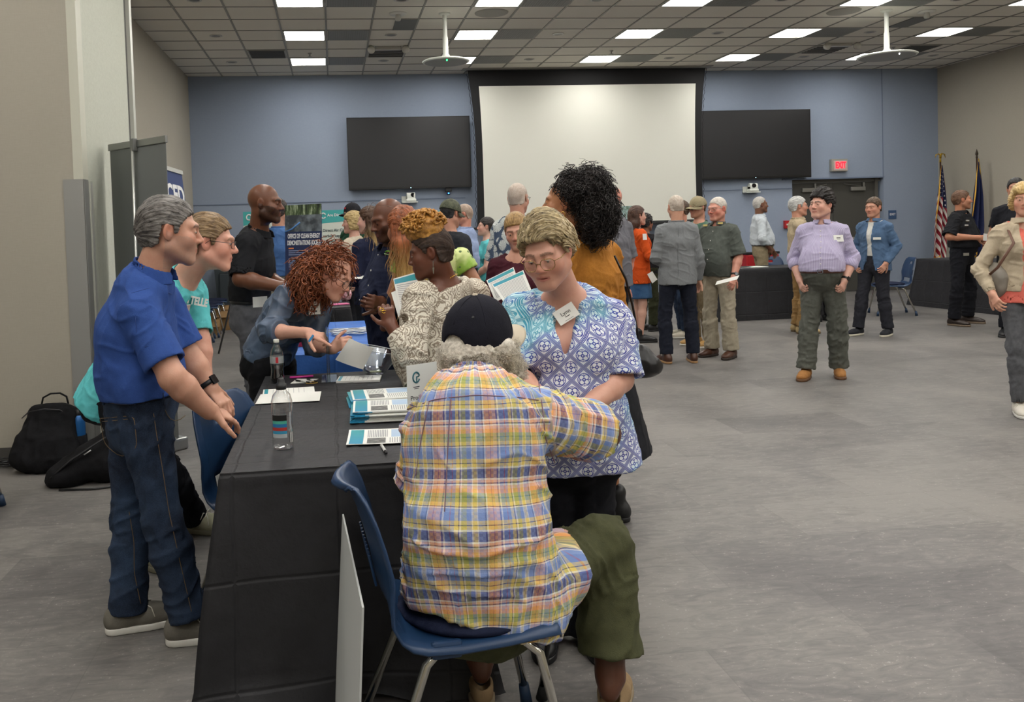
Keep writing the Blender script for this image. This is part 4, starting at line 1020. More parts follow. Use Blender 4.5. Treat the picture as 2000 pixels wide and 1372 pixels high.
def watch(J, q, root, strap=None, t=.88, face='1c1c20', lab=None):
    p0, p1 = J['el' + q], J['wr' + q]; sd = J['rt'] if q == 'r' else -J['rt']
    s = band(J, 'el' + q, 'wr' + q, .034 * J['s'], .020, strap or BLACKP, root, 'watch', t, lab)
    hb = (J.get('hand' + q) or (None, None))[1]; ax = nrm(p1 - p0); bk = hb if hb is not None else nrm(sd * .8 + J['fwd'] * .5); bk = nrm(bk - ax * (bk @ ax)); c = p0 + (p1 - p0) * t + bk * .036 * J['s']
    R = frame_z(bk, ax); put('watch_face', MB().box((-.019, -.017, -.004), (.019, .017, .006), R=R, c=c, bev=.003), flat(face, .15), s)

_RC = RC.astype(float)
def hitpx(o, px, py, rad=5):
    "the point of mesh o seen at photo pixel (px, py), and the surface direction there"
    n = len(o.data.vertices); co = np.empty(n * 3, np.float32); o.data.vertices.foreach_get('co', co); co = co.reshape(-1, 3).astype(float); no = np.empty(n * 3, np.float32); o.data.vertices.foreach_get('normal', no); no = no.reshape(-1, 3)
    c = (co - [0, 0, EYE]) @ RC.T; u = CX + F_PX * c[:, 0] / c[:, 2]; v = CY + F_PX * c[:, 1] / c[:, 2]; d = np.hypot(u - px, v - py)
    k = np.where(d < max(rad, d.min() + 2))[0]; z = c[k, 2]; k = k[z < z.min() + .03]
    ray = nrm(_ray(px, py)); t_ = np.median(((co[k] - [0, 0, EYE]) @ ray)); nn = nrm(no[k].mean(0)); return np.array([0, 0, EYE]) + ray * t_, nn
def pxline(o, pts, r, mat, name='seam', out=.001, step=9, flat=1.0, rad=4):
    "a raised line sewn on mesh o through photo pixels"
    n = len(o.data.vertices); co = np.empty(n * 3, np.float32); o.data.vertices.foreach_get('co', co); co = co.reshape(-1, 3).astype(float)
    c = (co - [0, 0, EYE]) @ RC.T; u = CX + F_PX * c[:, 0] / c[:, 2]; v = CY + F_PX * c[:, 1] / c[:, 2]; P_ = []
    for (x0, y0), (x1, y1) in zip(pts[:-1], pts[1:]):
        m_ = max(1, int(math.hypot(x1 - x0, y1 - y0) / step))
        for i in range(m_ + (1 if (x1, y1) == tuple(pts[-1]) else 0)):
            px, py = x0 + (x1 - x0) * i / m_, y0 + (y1 - y0) * i / m_; d = np.hypot(u - px, v - py); k = np.where(d < max(rad, d.min() + 1.5))[0]; z = c[k, 2]; k = k[z < z.min() + .02]
            ray = nrm(_ray(px, py)); t_ = np.median((co[k] - [0, 0, EYE]) @ ray) - out; P_.append(np.array([0, 0, EYE]) + ray * t_)
    P_ = np.array(P_)
    for _ in range(2): P_[1:-1] = P_[1:-1] * .5 + .25 * (P_[2:] + P_[:-2])
    return put(name, MB().tube(list(P_), r, 6, flat=flat), mat, o, True)
def pxbadge(o, px, py, w, h, up=(0, 0, 1), out=.006, mat=None, lines=None, name='name_badge', lift=0.0, flatten=.5):
    p_, n_ = hitpx(o, px, py); n_ = nrm(n_ - nrm(_ray(px, py)) * flatten); return tagcard(p_ + n_ * out, n_, up, w, h, mat or PAPER, o, name, lines)
# ------------------------------------------------------------------ who is there: the people around the table
def K(**d): return {k: P(*v) for k, v in d.items()}
def lum(c, k): return c
# --- the man in the blue polo leaning on a chair
BLUEPOLO = cloth('blue_polo_cotton', '304c8c', '37559a', bump=.3); JEANS = denim('dark_blue_denim', '191f2d', '35465f'); BELT = flat('16161a', .45, name='black_leather')
GREYSHOE = cloth('grey_canvas', '6a675f', '757168'); WHITE_R = flat('d9d7cf', .5, name='white_rubber'); LACE = flat('d8d4c6', .8)
J = skeleton(1.80, (0, 0), 14, head=(0, 6, 0), hs=1.04, W=K(head=(333, 452, 3.26), neck=(299, 526, 3.26), top=(284, 566, 3.27), chest=(266, 645, 3.28), waist=(262, 725, 3.28), pelvis=(268, 795, 3.28),
    shr=(272, 612, 3.12), elr=(337, 738, 3.04), wrr=(408, 803, 3.12), shl=(318, 590, 3.46), ell=(372, 700, 3.46), wrl=(410, 757, 3.44), hipr=(283, 838, 3.20), hipl=(262, 832, 3.36), kneer=(320, 1015, 3.17), kneel=(254, 1015, 3.33), ankler=(370, 1206, 3.16), anklel=(252, 1196, 3.30)))
J['handr'] = (P(455, 815, 3.20) - P(408, 803, 3.12), A(.25, -.35, 1)); J['handl'] = (P(452, 806, 3.40) - P(410, 757, 3.44), A(.6, -.4, .8)); J['toel'] = A(.95, .25, 0); J['toer'] = A(.98, .1, 0)
b = dict(skin='cb9a82', beard=('8a8078', .4), brow='3c342c', m=1.02, belly=.02, arm=1.08, hips=.97, gaze=(0, -.1))
def fin(O, J, r):
    watch(J, 'l', r, lab='black band smartwatch'); root = r; lg = O['legs']; s = J['s']
    # back pocket and belt loops on the jeans
    th = flat('6a573e', .8); lt = flat('4a6080', .8); sb = flat('24407e', .8)
    for pp in ([(196, 818), (262, 812), (268, 878), (238, 896), (203, 868), (196, 818)], [(200, 824), (262, 818)], [(300, 808), (306, 850), (318, 920), (330, 1000), (352, 1100), (374, 1195)], [(322, 800), (330, 822), (352, 826), (362, 812)], [(252, 1000), (262, 1060), (262, 1120), (275, 1180)]): pxline(lg, pp, .0014, th if pp[0][0] > 190 else lt)
    for px in (200, 262, 318): pxline(lg, [(px, 758), (px + 2, 792)], .005, JEANS, 'belt_loop', flat=.5, out=.012)
    pxline(O['top'], [(243, 560), (262, 600), (268, 660), (262, 690)], .0012, sb); pxline(O['top'], [(250, 575), (300, 560), (335, 575)], .0012, sb); pxline(O['top'], [(283, 678), (335, 668)], .0012, sb)
    band(J, 'ell', 'wrl', .030, .004, flat('c9a84a', .3, .9), r, 'ring', .995) if False else None
person('grey-haired man in a royal blue polo and dark jeans leaning on a chair', J, b, near=2,
    top=dict(mat=BLUEPOLO, sleeve='short', slen=.80, ease=.016, sw=.014, flare=.014, hem='tuck', tuck=.045, neck='polo', amp=.0045),
    legs=dict(mat=JEANS, belt=BELT, flare=.028, amp=.007, t1=.99), shoes=dict(mat=GREYSHOE, sole=WHITE_R, lace=LACE, L=.295),
    hair=dict(mat=hair_material('salt_pepper_hair', '23201f', '8a8580'), thick=.010, rough=.0055), hands=dict(r=dict(curl=.36), l=dict(curl=.45)), finish=fin)
# --- the man in the turquoise tee
TEAL = cloth('turquoise_jersey', '5bbfc3', '69cace'); BLACKT = cloth('black_trouser_cloth', '14151a', '1c1d23'); KSHOE = cloth('khaki_mesh', '8f8d78', '9c9a84')
J = skeleton(1.80, (0, 0), -28, head=(30, 8, 0), hs=1.04, W=K(head=(412, 474, 3.92), neck=(366, 537, 3.98), top=(346, 566, 4.0), chest=(305, 640, 4.06), waist=(262, 700, 4.12), pelvis=(225, 757, 4.15),
    shr=(318, 590, 3.86), elr=(352, 668, 3.72), wrr=(378, 690, 3.66), shl=(376, 578, 4.1), ell=(392, 665, 4.0), wrl=(402, 740, 3.95), hipr=(225, 785, 4.05), hipl=(240, 785, 4.22), kneer=(285, 940, 4.0), kneel=(330, 920, 4.25), ankler=(292, 1085, 3.92), anklel=(385, 1018, 4.34)))
J['wrr'] = P(380, 688, 3.66) ; J['elr'] = P(352, 625, 3.80); J['wrr'] = P(372, 690, 3.70); J['handr'] = (P(385, 730, 3.72) - P(372, 690, 3.70), A(-.3, -1, .2))
b = dict(skin='dba58f', brow='8a6a4c', m=1.0, nose=1.1, gaze=(0, -.1), jaw=1.05)
def fin(O, J, r):
    watch(J, 'r', r, t=.95, lab='black smartwatch'); cf = J['cf']; rr = J['crt']; up = nrm(np.cross(rr, cf)); q = J['chest'] + up * .045 + rr * .02; p_ = surf(O['top'], q, cf, .05) + cf * .004
    R = np.stack([-rr, up, cf], 1); R = np.stack([-rr, nrm(up), nrm(np.cross(-rr, up))], 1)
    p_, n_ = hitpx(O['top'], 376, 588); n_ = nrm(A(.3, -1, .1)); rr2 = nrm(A(1, .3, -.28)); R = np.stack([rr2, np.cross(n_, rr2), n_], 1)
    text('lettering', 'BATTELLE', .050, flat('e9e9e4', .7), O['top'], p_ + n_ * .012, R, ext=.006, bold=.002, sx=.60)
    pxbadge(O['top'], 358, 601, .05, .055, out=.012)
person('man with glasses in a turquoise T-shirt bending behind the blue polo man', J, b, near=2,
    top=dict(mat=TEAL, sleeve='short', slen=.85, ease=.018, hem='out', hl=.10, hw=1.0, neck='crew', amp=.006),
    legs=dict(mat=BLACKT, flare=.02), shoes=dict(mat=KSHOE, sole=flat('6f6c5c', .6), lace=LACE, L=.30),
    hair=dict(mat=hair_material('sandy_hair', '4f3a28', 'a08560'), thick=.013, rough=.006), glass=dict(mat=flat('2a2a30', .3), w=.026, hh=.015, rnd=3.2), finish=fin)
# --- the bald man in the black polo
J = skeleton(1.86, (0, 0), -8, head=(-4, 4, 0), hs=1.02, W=K(head=(519, 398, 5.5), neck=(507, 450, 5.55), top=(500, 470, 5.56), chest=(492, 515, 5.57), waist=(488, 565, 5.58), pelvis=(487, 605, 5.58),
    shr=(482, 478, 5.39), elr=(470, 545, 5.3), wrr=(545, 560, 5.18), shl=(512, 472, 5.74), ell=(520, 545, 5.7), wrl=(560, 560, 5.4)))
J['hipr'] = J['pelvis'] + A(.02, -.09, -.05); J['hipl'] = J['pelvis'] + A(0, .09, -.05); J['kneer'] = J['hipr'] + A(.02, -.02, -.43); J['kneel'] = J['hipl'] + A(.05, .02, -.43)
J['ankler'] = A(J['kneer'][0], J['kneer'][1], .09); J['anklel'] = A(J['kneel'][0], J['kneel'][1] + .03, .09)
b = dict(skin='6d4632', lips='5c3430', brow='1a1412', beard=('17120f', .85), brows=.8, arm=1.1, chest=1.05, gaze=(0, -.2))
GREYT = cloth('grey_trouser_cloth', '55565a', '63646a', bump=.4)
def fin(O, J, r): 
    p_ = P(508, 590, 5.30); tagcard(p_, A(.3, -1, 0), A(0, 0, 1), .09, .065, PAPER, O['legs'], 'name_badge')
person('bald bearded man in a black polo shirt and grey trousers standing by the blue wall', J, b, near=1,
    top=dict(mat=cloth('black_pique', '17181b', '1f2024', bump=.35), sleeve='short', slen=.95, ease=.016, flare=.012, neck='polo', amp=.004), legs=dict(mat=GREYT, belt=BELT), shoes=dict(mat=BLACKP), finish=fin)
# --- the woman with red curls bending over the table
def curls(J, b, root, near, mat=None, vol=None, n=400, L_=.12, r=.0035, turns=3, cr=.010, droop=.25, seed=1, name='hair', cap=None, zmin=-.9, keep=None, droopn=None, sides=4):
    """loose curls grown off the skull; vol = list of (centre, radii) in head units"""
    R, c, h = J['R'], J['head'], J['hs']; m = MB(); rg = np.random.default_rng(seed); f = F()
    for (cc, rr) in vol: f.ell(c + R @ np.array(cc) * h, np.array(rr) * h * .86, R, .02)
    def cut(p):
        l = (p - c.astype(np.float32)) @ R.astype(np.float32) / h; x, y, z = np.abs(l[:, 0]), l[:, 1], l[:, 2]
        zl = np.interp(y, [-.3, -.02, .01, .03, .055, .07, .1], [-1, -1, -.02, .03, .052, .066, .08]).astype(np.float32); return np.where((x < .07) | (z > 0), (zl - z) * .8, -.02).astype(np.float32) if keep is None else keep(l, zl)
    f.L.append(('f', cut, .006, 'i')); V, Q = mesh_field(f, .008 if near < 2 else .006)
    N_ = vnormals(V, Q); l = (V - c) @ R / h
    V2 = V + N_ * (.008 * np.sign(vnoise(l * 45)) * np.abs(vnoise(l * 45)) ** .5)[:, None]
    o = mk_mesh(name, V2, Q, mat, root, {'hc': l * 40})
    ids = rg.permutation(len(V))[:n]
    for i in ids:
        if l[i, 1] > .02 and l[i, 2] < .075: continue
        if l[i, 1] > -.03 and l[i, 2] < .03: continue
        d = N_[i] * .75 + rg.normal(size=3) * .35 - R[:, 1] * .35; d[2] -= .15
        tang = A(0, 0, -1)
        ln = L_ * (.6 + rg.random() * .8)
        strand(m, V[i] - N_[i] * .01, d, ln, r * (.7 + .6 * rg.random()), 1, cr * (.6 + .8 * rg.random()), turns * (.7 + .6 * rg.random()), n=int(10 + turns * 3), droop=droop, sides=sides)
    me = bpy.data.meshes.new('curl'); me.from_pydata(m.v, [], m.f); a = me.attributes.new('hc', 'FLOAT_VECTOR', 'POINT')
    a.data.foreach_set('vector', (np.array(m.v, np.float32) * 60).ravel()); link('curl', me, mat, o, True)
BLOUSE = mottled('slate_satin', '3d4a5e', '5a6980', 7, .38, 4, .35, bscale=9, bd=.02, spec=.5)
J = skeleton(1.70, (0, 0), -22, head=(-6, 30, -10), hs=1.0, W=K(head=(653, 540, 4.50), neck=(612, 572, 4.62), top=(593, 585, 4.68), chest=(568, 610, 4.75), waist=(545, 648, 4.80), pelvis=(525, 690, 4.85),
    shr=(562, 580, 4.52), elr=(528, 648, 4.42), wrr=(600, 650, 4.22), shl=(622, 598, 4.80), ell=(612, 672, 4.62), wrl=(648, 683, 4.35), hipr=(520, 715, 4.75), hipl=(545, 715, 4.92)))
for q in 'rl':
    J['knee' + q] = J['hip' + q] + A(-.02, 0, -.43); J['ankle' + q] = A(J['hip' + q][0] - .08, J['hip' + q][1], .09)
J['handr'] = (P(640, 662, 4.18) - P(600, 650, 4.22), A(.1, -.5, 1)); J['handl'] = (P(686, 662, 4.28) - P(648, 683, 4.35), A(.2, -.8, .5))
b = dict(skin='dba892', lips='c0625e', brow='7a4630', m=.96, bust=1.0, waist=.9, arm=.88, hips=1.12, hand=.95, eyes=.55, gaze=(0, -.5), neckw=.85)
def fin(O, J, r):
    tagcard(P(614, 602, 4.50), A(.25, -1, .1), A(0, 0, 1), .062, .068, PAPER, O['top'], 'name_badge', [('|.026', .012, .005), ('|.038', .003, .003), ('|.026', -.017, .008)])
    tagcard(P(614, 602, 4.505), A(.25, -1, .1), A(0, 0, 1), .070, .077, flat('59605c', .5), O['top'], 'badge_holder')
    put('pen', MB().tube([P(603, 668, 4.16), P(612, 655, 4.17)], .006, 8), flat('2f86c0', .3), O['body'])
person('woman with red curls and round glasses in a slate blouse bending over the table', J, b, near=2,
    top=dict(mat=BLOUSE, name='blouse', sleeve='rolled', slen=.30, ease=.020, sw=.024, hem='out', hl=.0, hw=.95, neck='v', vd=.03, amp=.008, nd=.03), legs=dict(mat=cloth('black_stretch', '131316', '1a1a1e'), ease=.016, flare=.03, amp=.003), shoes=dict(mat=BLACKP),
    hair=dict(fn=curls, mat=hair_material('red_curls', '4c2215', 'a05c38', .4), vol=[((0, -.06, .042), (.105, .106, .10)), ((.05, -.105, -.06), (.075, .075, .12)), ((-.05, -.105, -.06), (.075, .075, .12)), ((.085, -.075, -.09), (.035, .045, .09)), ((-.085, -.075, -.09), (.035, .045, .09))], n=1300, L_=.10, r=.0042, turns=2.2, cr=.013, droop=.16,
        keep=lambda l, zl: np.where((np.abs(l[:, 0]) < .066) & (l[:, 1] > -.03), (zl - l[:, 2]) * .8, -.02).astype(np.float32)),
    glass=dict(mat=flat('23211f', .3), w=.026, hh=.024), hands=dict(r=dict(curl=.75, point=True), l=dict(curl=.85, spread=.3)), finish=fin)
# --- the man in the navy work shirt
J = skeleton(1.80, (0, 0), 196, head=(6, 16, 0), hs=1.03, W=K(head=(757, 430, 5.0), neck=(768, 480, 5.06), top=(770, 498, 5.08), chest=(768, 535, 5.08), waist=(764, 590, 5.07), pelvis=(760, 640, 5.06)))
for k, v in (('shr', (-.05, .17, -.01)), ('shl', (.04, -.17, -.01))): J[k] = J['top'] + A(*v)
J['elr'] = P(722, 560, 5.2); J['wrr'] = P(718, 590, 4.98); J['ell'] = P(775, 590, 4.85); J['wrl'] = P(745, 590, 4.72)
for q, dy in (('r', .09), ('l', -.09)):
    J['hip' + q] = J['pelvis'] + A(0, dy, -.05); J['knee' + q] = J['hip' + q] + A(-.02, 0, -.42); J['ankle' + q] = A(J['hip' + q][0], J['hip' + q][1], .09)
b = dict(skin='6a4433', lips='7a4a44', brow='1a1412', beard=('1a1412', .7), belly=.02, eyes=.5, gaze=(0, -.4), arm=1.1)
NAVY = cloth('navy_twill', '1d2237', '262c44', bump=.4)
def fin(O, J, r): 
    p_, n_ = hitpx(O['top'], 760, 490); pxline(O['top'], [(752, 494), (756, 488), (759, 493), (762, 490), (766, 493), (770, 490)], .004, flat('7fd040', .6), 'embroidery', step=3, out=.006); pxline(O['top'], [(751, 496), (760, 498), (770, 497)], .003, flat('a8d890', .6), 'embroidery', step=3, out=.006)
person('bald man in a navy work shirt with glasses pushed up on his forehead', J, b, near=1,
    top=dict(mat=NAVY, sleeve='long', ease=.018, sw=.016, neck='polo', buttons=4, amp=.006), legs=dict(mat=cloth('navy_trousers', '161b30', '1e2439')), shoes=dict(mat=BLACKP),
    glass=dict(mat=flat('6a5548', .3), w=.027, hh=.020, up=.062, fwd=-.012, tilt=.45), hands=dict(r=dict(curl=.9), l=dict(curl=.8)), finish=fin)
# --- the woman with long orange-blonde hair, green dress
def longhair(J, b, root, near, mat=None, L_=.35, n=500, width=.09, thick=.016, r=.0035, seed=3, spread=.02, back=0, vol=(0, 0, 0), name='hair', wob=0.3, front=True, low=None):
    o = hair_cap(J, b, root, mat, thick, res=.006 if near < 2 else .0045, rough=.005, name=name, vol=vol, low=low)
    R, c, h = J['R'], J['head'], J['hs']; rg = np.random.default_rng(seed); m = MB(); f = F()
    def W(x, y, z): return c + R @ np.array([x, y, z]) * h
    for q in (-1, 1):
        e = W(q * width * .75, -.075 - back, -.06) + A(0, 0, -L_ * .62); f.cap(W(q * .055, -.03, .02), (W(q * .065, -.04, -.10)), .034 * h, .034 * h, .03); f.cap(W(q * .065, -.045, -.10), e, .034 * h, .020, .03)
    f.cap(W(0, -.075, .0), W(0, -.085 - back, -.09), .06 * h, .05 * h, .03); f.ecap(W(0, -.085 - back, -.09), W(0, -.095 - back, -.09) + A(0, 0, -L_ * .7), R[:, 0], width * h, .035, width * .8 * h, .018, .03)
    V, Q = mesh_field(f, .007); N_ = vnormals(V, Q); l = (V - c) @ R / h; ph = np.arctan2(l[:, 0], -l[:, 1] + .02)
    V = V + N_ * (.005 * vnoise(np.stack([ph * 22, l[:, 2] * 5 * 1.0, ph * 0], 1)) + .004 * vnoise(np.stack([ph * 50, l[:, 2] * 9, ph * 0 + 3], 1)))[:, None]
    mk_mesh('hair_length', V, Q, mat, o, {'hc': np.stack([ph * 50, l[:, 2] * 12, l[:, 2] * 6], 1)})
    for i in rg.permutation(len(V))[:n]:
        if l[i, 2] > -.02: continue
        strand(m, V[i], A(0, 0, -1) + N_[i] * .25 + rg.normal(size=3) * .12, .10 + .10 * rg.random(), r * .6, 1, .004 + .006 * wob, 1.2, n=8, droop=.05, sides=3)
    if m.v:
        me = bpy.data.meshes.new('lock'); me.from_pydata(m.v, [], m.f); a = me.attributes.new('hc', 'FLOAT_VECTOR', 'POINT'); a.data.foreach_set('vector', (np.array(m.v, np.float32) * 60).ravel()); link('lock', me, mat, o, True)
def ombre(name, top, bot, c, z0, z1):
    t = MT(name, rough=.45, spec=.4); k = t.co('Object'); x, y, z = t.xyz(k); n = t.noise(t.co('Attribute', attr='hc'), 1, 3, .7); t.set('Base Color', t.mix(t.mix(.0, top, top) and ((z + n * .12).ss(z0, z1)), bot, t.ramp(n, [(.35, top), (.65, c)])))
    t.bump(n, .6, .004); return t.m
GREEN = MT('lime_green_print', rough=.8); k_ = GREEN.co('Attribute', attr='pc'); GREEN.set('Base Color', GREEN.mix(X(GREEN.T, GREEN.voro(k_, 26)).lt(.25), GREEN.ramp(GREEN.noise(k_, 8, 3), [(.4, '8db24a'), (.6, 'd2dc9a')]), '5f7a50')); GREEN = GREEN.m
J = skeleton(1.66, (0, 0), 118, head=(0, 6, 0), hs=1.0, W=K(head=(786, 446, 4.75), neck=(830, 492, 4.80), top=(838, 506, 4.82), chest=(838, 540, 4.82), waist=(838, 600, 4.82), pelvis=(838, 650, 4.82), shl=(790, 515, 4.75), shr=(902, 508, 4.85), elr=(945, 580, 4.80), ell=(762, 590, 4.75), wrr=(945, 630, 5.0), wrl=(750, 640, 4.9)))
for q, dx in (('r', -.09), ('l', .09)):
    J['hip' + q] = J['pelvis'] + A(dx, 0, -.05); J['knee' + q] = J['hip' + q] + A(0, 0, -.40); J['ankle' + q] = A(J['hip' + q][0], J['hip' + q][1], .09)
b = dict(skin='a8775c', m=.95, bust=1, arm=.95)
person('woman with long orange to blonde hair in a lime green dress behind the paisley top', J, b, near=1, top=dict(mat=GREEN, name='dress_top', sleeve='cap', sw=.014, flare=.012, ease=.012, hem='out', hl=.1, neck='scoop', vd=.02, amp=.006), legs=dict(mat=GREEN, skirt=.9, fl=.05), bare=True, shoes=dict(mat=BLACKP),
    hair=dict(fn=longhair, mat=ombre('orange_blonde_hair', '4a2c1c', 'c9a566', 'b5653a', 1.30, 1.52), L_=.44, width=.085, n=420), hands=dict(r=dict(hide=True), l=dict(hide=True)))
# --- the woman with the golden braided bun, paisley top
PAIS = paisley()
def bun(J, b, root, near, mat=None, dark=None):
    o = hair_cap(J, b, root, dark, .008, res=.0045, rough=.004)
    R, c, h = J['R'], J['head'], J['hs']; rg = np.random.default_rng(5); m = MB()
    C = np.array([0, .0, .118])
    for i in range(70):
        a = rg.random() * 6.28; e = rg.random() * 1.4; d = np.array([math.cos(a) * math.sin(e), math.sin(a) * math.sin(e) * 1.0, math.cos(e)]); p0 = C + d * np.array([.086, .106, .080])
        t_ = nrm(np.cross(d, rg.normal(size=3))); u = np.cross(d, t_); pts = []; R0 = .014 + .010 * rg.random(); N0 = 26
        for k in range(N0 + 1):
            s_ = k / N0 * 2 * math.pi * .85; q = p0 + (t_ * math.cos(s_) * 1.25 + u * math.sin(s_)) * R0 + d * .008 * math.sin(s_ * 2 + a)
            pts.append(c + R @ q * h)
        m.tube(pts, .0052, 6); off = [p + R @ d * .003 + R @ t_ * .004 * math.sin(j * 1.9) for j, p in enumerate(pts)]; m.tube(off, .0045, 6)
    me = bpy.data.meshes.new('braid'); me.from_pydata(m.v, [], m.f); a = me.attributes.new('hc', 'FLOAT_VECTOR', 'POINT'); a.data.foreach_set('vector', (np.array(m.v, np.float32) * 120).ravel()); link('braid', me, mat, o, True)
    f = F(); f.ell(c + R @ C * h, np.array([.078, .096, .070]) * h, R, 0); f.ell(c + R @ np.array([0, -.02, .08]) * h, np.array([.066, .07, .05]) * h, R, .02); V, Q = mesh_field(f, .006); l = (V - c) @ R; V = V + vnormals(V, Q) * (.006 * vnoise(l * 55))[:, None]; mk_mesh('bun_core', V, Q, mat, o, {'hc': l * 60})
J = skeleton(1.68, (0, 0), 158, head=(12, 12, 0), hs=1.03, W=K(head=(839, 494, 4.02), neck=(868, 546, 4.06), top=(872, 566, 4.07), chest=(862, 615, 4.05), waist=(855, 685, 4.03), pelvis=(852, 740, 4.02), shr=(925, 575, 4.24), shl=(818, 585, 3.93), ell=(805, 690, 3.80), wrl=(765, 640, 3.86), elr=(945, 690, 4.3), wrr=(860, 640, 4.45)))
for q, dx in (('r', .07), ('l', -.07)):
    J['hip' + q] = J['pelvis'] + A(dx, dx, -.05); J['knee' + q] = J['hip' + q] + A(-.02, .03, -.40); J['ankle' + q] = A(J['hip' + q][0], J['hip' + q][1], .09)
J['handl'] = (P(752, 600, 3.88) - P(765, 640, 3.86), A(-.2, -1, 0))
b = dict(skin='6b4231', lips='8a4a44', brow='1f1512', m=1.02, bust=1.1, belly=.03, arm=1.05, hips=1.05, chest=.98)
def fin(O, J, r):
    R, c, h = J['R'], J['head'], J['hs']; e = c + R @ np.array([-.082, -.012, -.04]) * h
    put('earring', MB().tube([e, e - A(0, 0, .03)], .002, 6).tube([e - A(0, 0, .03), e - A(0, 0, .06)], [.006, .002], 8), flat('b7b2a2', .25, .9), O['body'])
    m = MB(); nd = nrm(J['neck'] - J['top'])
    Rn = frame_z(nrm(nd + J['cf'] * .5), J['crt']); m.tube([J['neck'] - nd * .012 + Rn @ np.array([.069 * math.cos(a), .072 * math.sin(a), 0]) for a in np.linspace(0, 6.28, 40)], .0022, 5); put('necklace', m, flat('d2a548', .25, .95), O['body'], True)
    for i in range(4): put('ring', MB().tube([J['wrl'] + nrm(J['handl'][0]) * .09 + A(.03 * math.cos(a) * .35, -.012, .0) + A(-.02 + i * .012, 0, .006 * math.sin(a) - i * .012) for a in np.linspace(0, 6.28, 12)], .0025, 5), flat('d2a548', .25, .95), O['body'], True)
person('woman with golden braids piled on her head and a cream and brown swirl-print top', J, b, near=2, top=dict(mat=PAIS, name='blouse', sleeve='long', slen=.8, ease=.020, sw=.026, hem='out', hl=.16, hw=1.05, neck='boat', nd=.03, amp=.006), legs=dict(mat=cloth('olive_cloth', '3d4232', '4a4f3c')), shoes=dict(mat=BLACKP),
    hair=dict(fn=bun, mat=hair_material('golden_braids', '7a4c1e', 'd29a48', .4), dark=hair_material('cropped_dark_hair', '1d1512', '4a382c', .7)), hands=dict(l=dict(curl=.9), r=dict(hide=True)), finish=fin)
# --- the seated man in the plaid shirt and cap
PLAID = plaid(); OLIVE = cloth('olive_cotton', '43452f', '505238', bump=.4)
J = skeleton(1.78, (0, 0), 72, head=(-30, -6, 2), hs=1.08, W=K(head=(940, 660, 2.50), neck=(925, 735, 2.40), top=(925, 790, 2.36), chest=(922, 880, 2.32), waist=(925, 1030, 2.26), pelvis=(938, 1148, 2.27),
    shr=(1050, 822, 2.36), elr=(1182, 848, 2.50), wrr=(1140, 835, 2.80), shl=(848, 838, 2.44), ell=(830, 960, 2.52), wrl=(850, 900, 2.74), hipr=(1018, 1150, 2.33), hipl=(890, 1140, 2.36), kneer=(1180, 1062, 2.52), kneel=(960, 1060, 2.76), ankler=(1192, 1320, 2.42), anklel=(938, 1285, 2.60)))
J['toer'] = A(.45, .9, 0); J['toel'] = A(.1, 1, 0)
b = dict(skin='5c3a2a', m=1.06, belly=.05, hump=1, hips=1.04, chest=.96, legs=1.12, arm=1.05, beard=('b8b2a6', .6))
def afro(J, b, root, near, mat=None, cap_m=None, bill=None):
    R, c, h = J['R'], J['head'], J['hs']
    def W(x, y, z): return c + R @ np.array([x, y, z]) * h
    f = F(); f.ell(W(0, -.03, -.02), np.array([.088, .104, .075]) * h, R, .0); f.ell(W(0, -.022, .01), np.array([.078, .092, .080]) * h, R, .01); f.ell(W(0, -.055, -.07), np.array([.075, .065, .05]) * h, R, .03)
    for q in (-1, 1): f.cap(W(q * .078, .0, -.02), W(q * .055, .055, -.10), .028 * h, .035 * h, .02)
    f.cap(W(-.03, .075, -.12), W(.03, .075, -.12), .03 * h, .03 * h, .02)
    V, Q = mesh_field(f, .0035); l = (V - c) @ R / h; N_ = vnormals(V, Q); V = V + N_ * ((.007 * vnoise(l * 75) + .005 * vnoise(l * 150 + 3)) * np.where(l[:, 2] > -.012, .25, 1))[:, None]; o = mk_mesh('hair', V, Q, mat, root, {'hc': l * 90})
    m = MB(); rg = np.random.default_rng(2)
    for i in rg.permutation(len(V))[:4200]:
        if l[i, 2] > -.014: continue
        strand(m, V[i] - N_[i] * .004, N_[i] + rg.normal(size=3) * .5, .016 + .012 * rg.random(), .0011, 1, .005, 1.8, n=8, sides=3, droop=.02)
    me = bpy.data.meshes.new('curl'); me.from_pydata(m.v, [], m.f); a = me.attributes.new('hc', 'FLOAT_VECTOR', 'POINT'); a.data.foreach_set('vector', (np.array(m.v, np.float32) * 90).ravel()); link('curl', me, mat, o, True)
    ballcap(J, b, root, cap_m, bill, back=True, up=-.006)
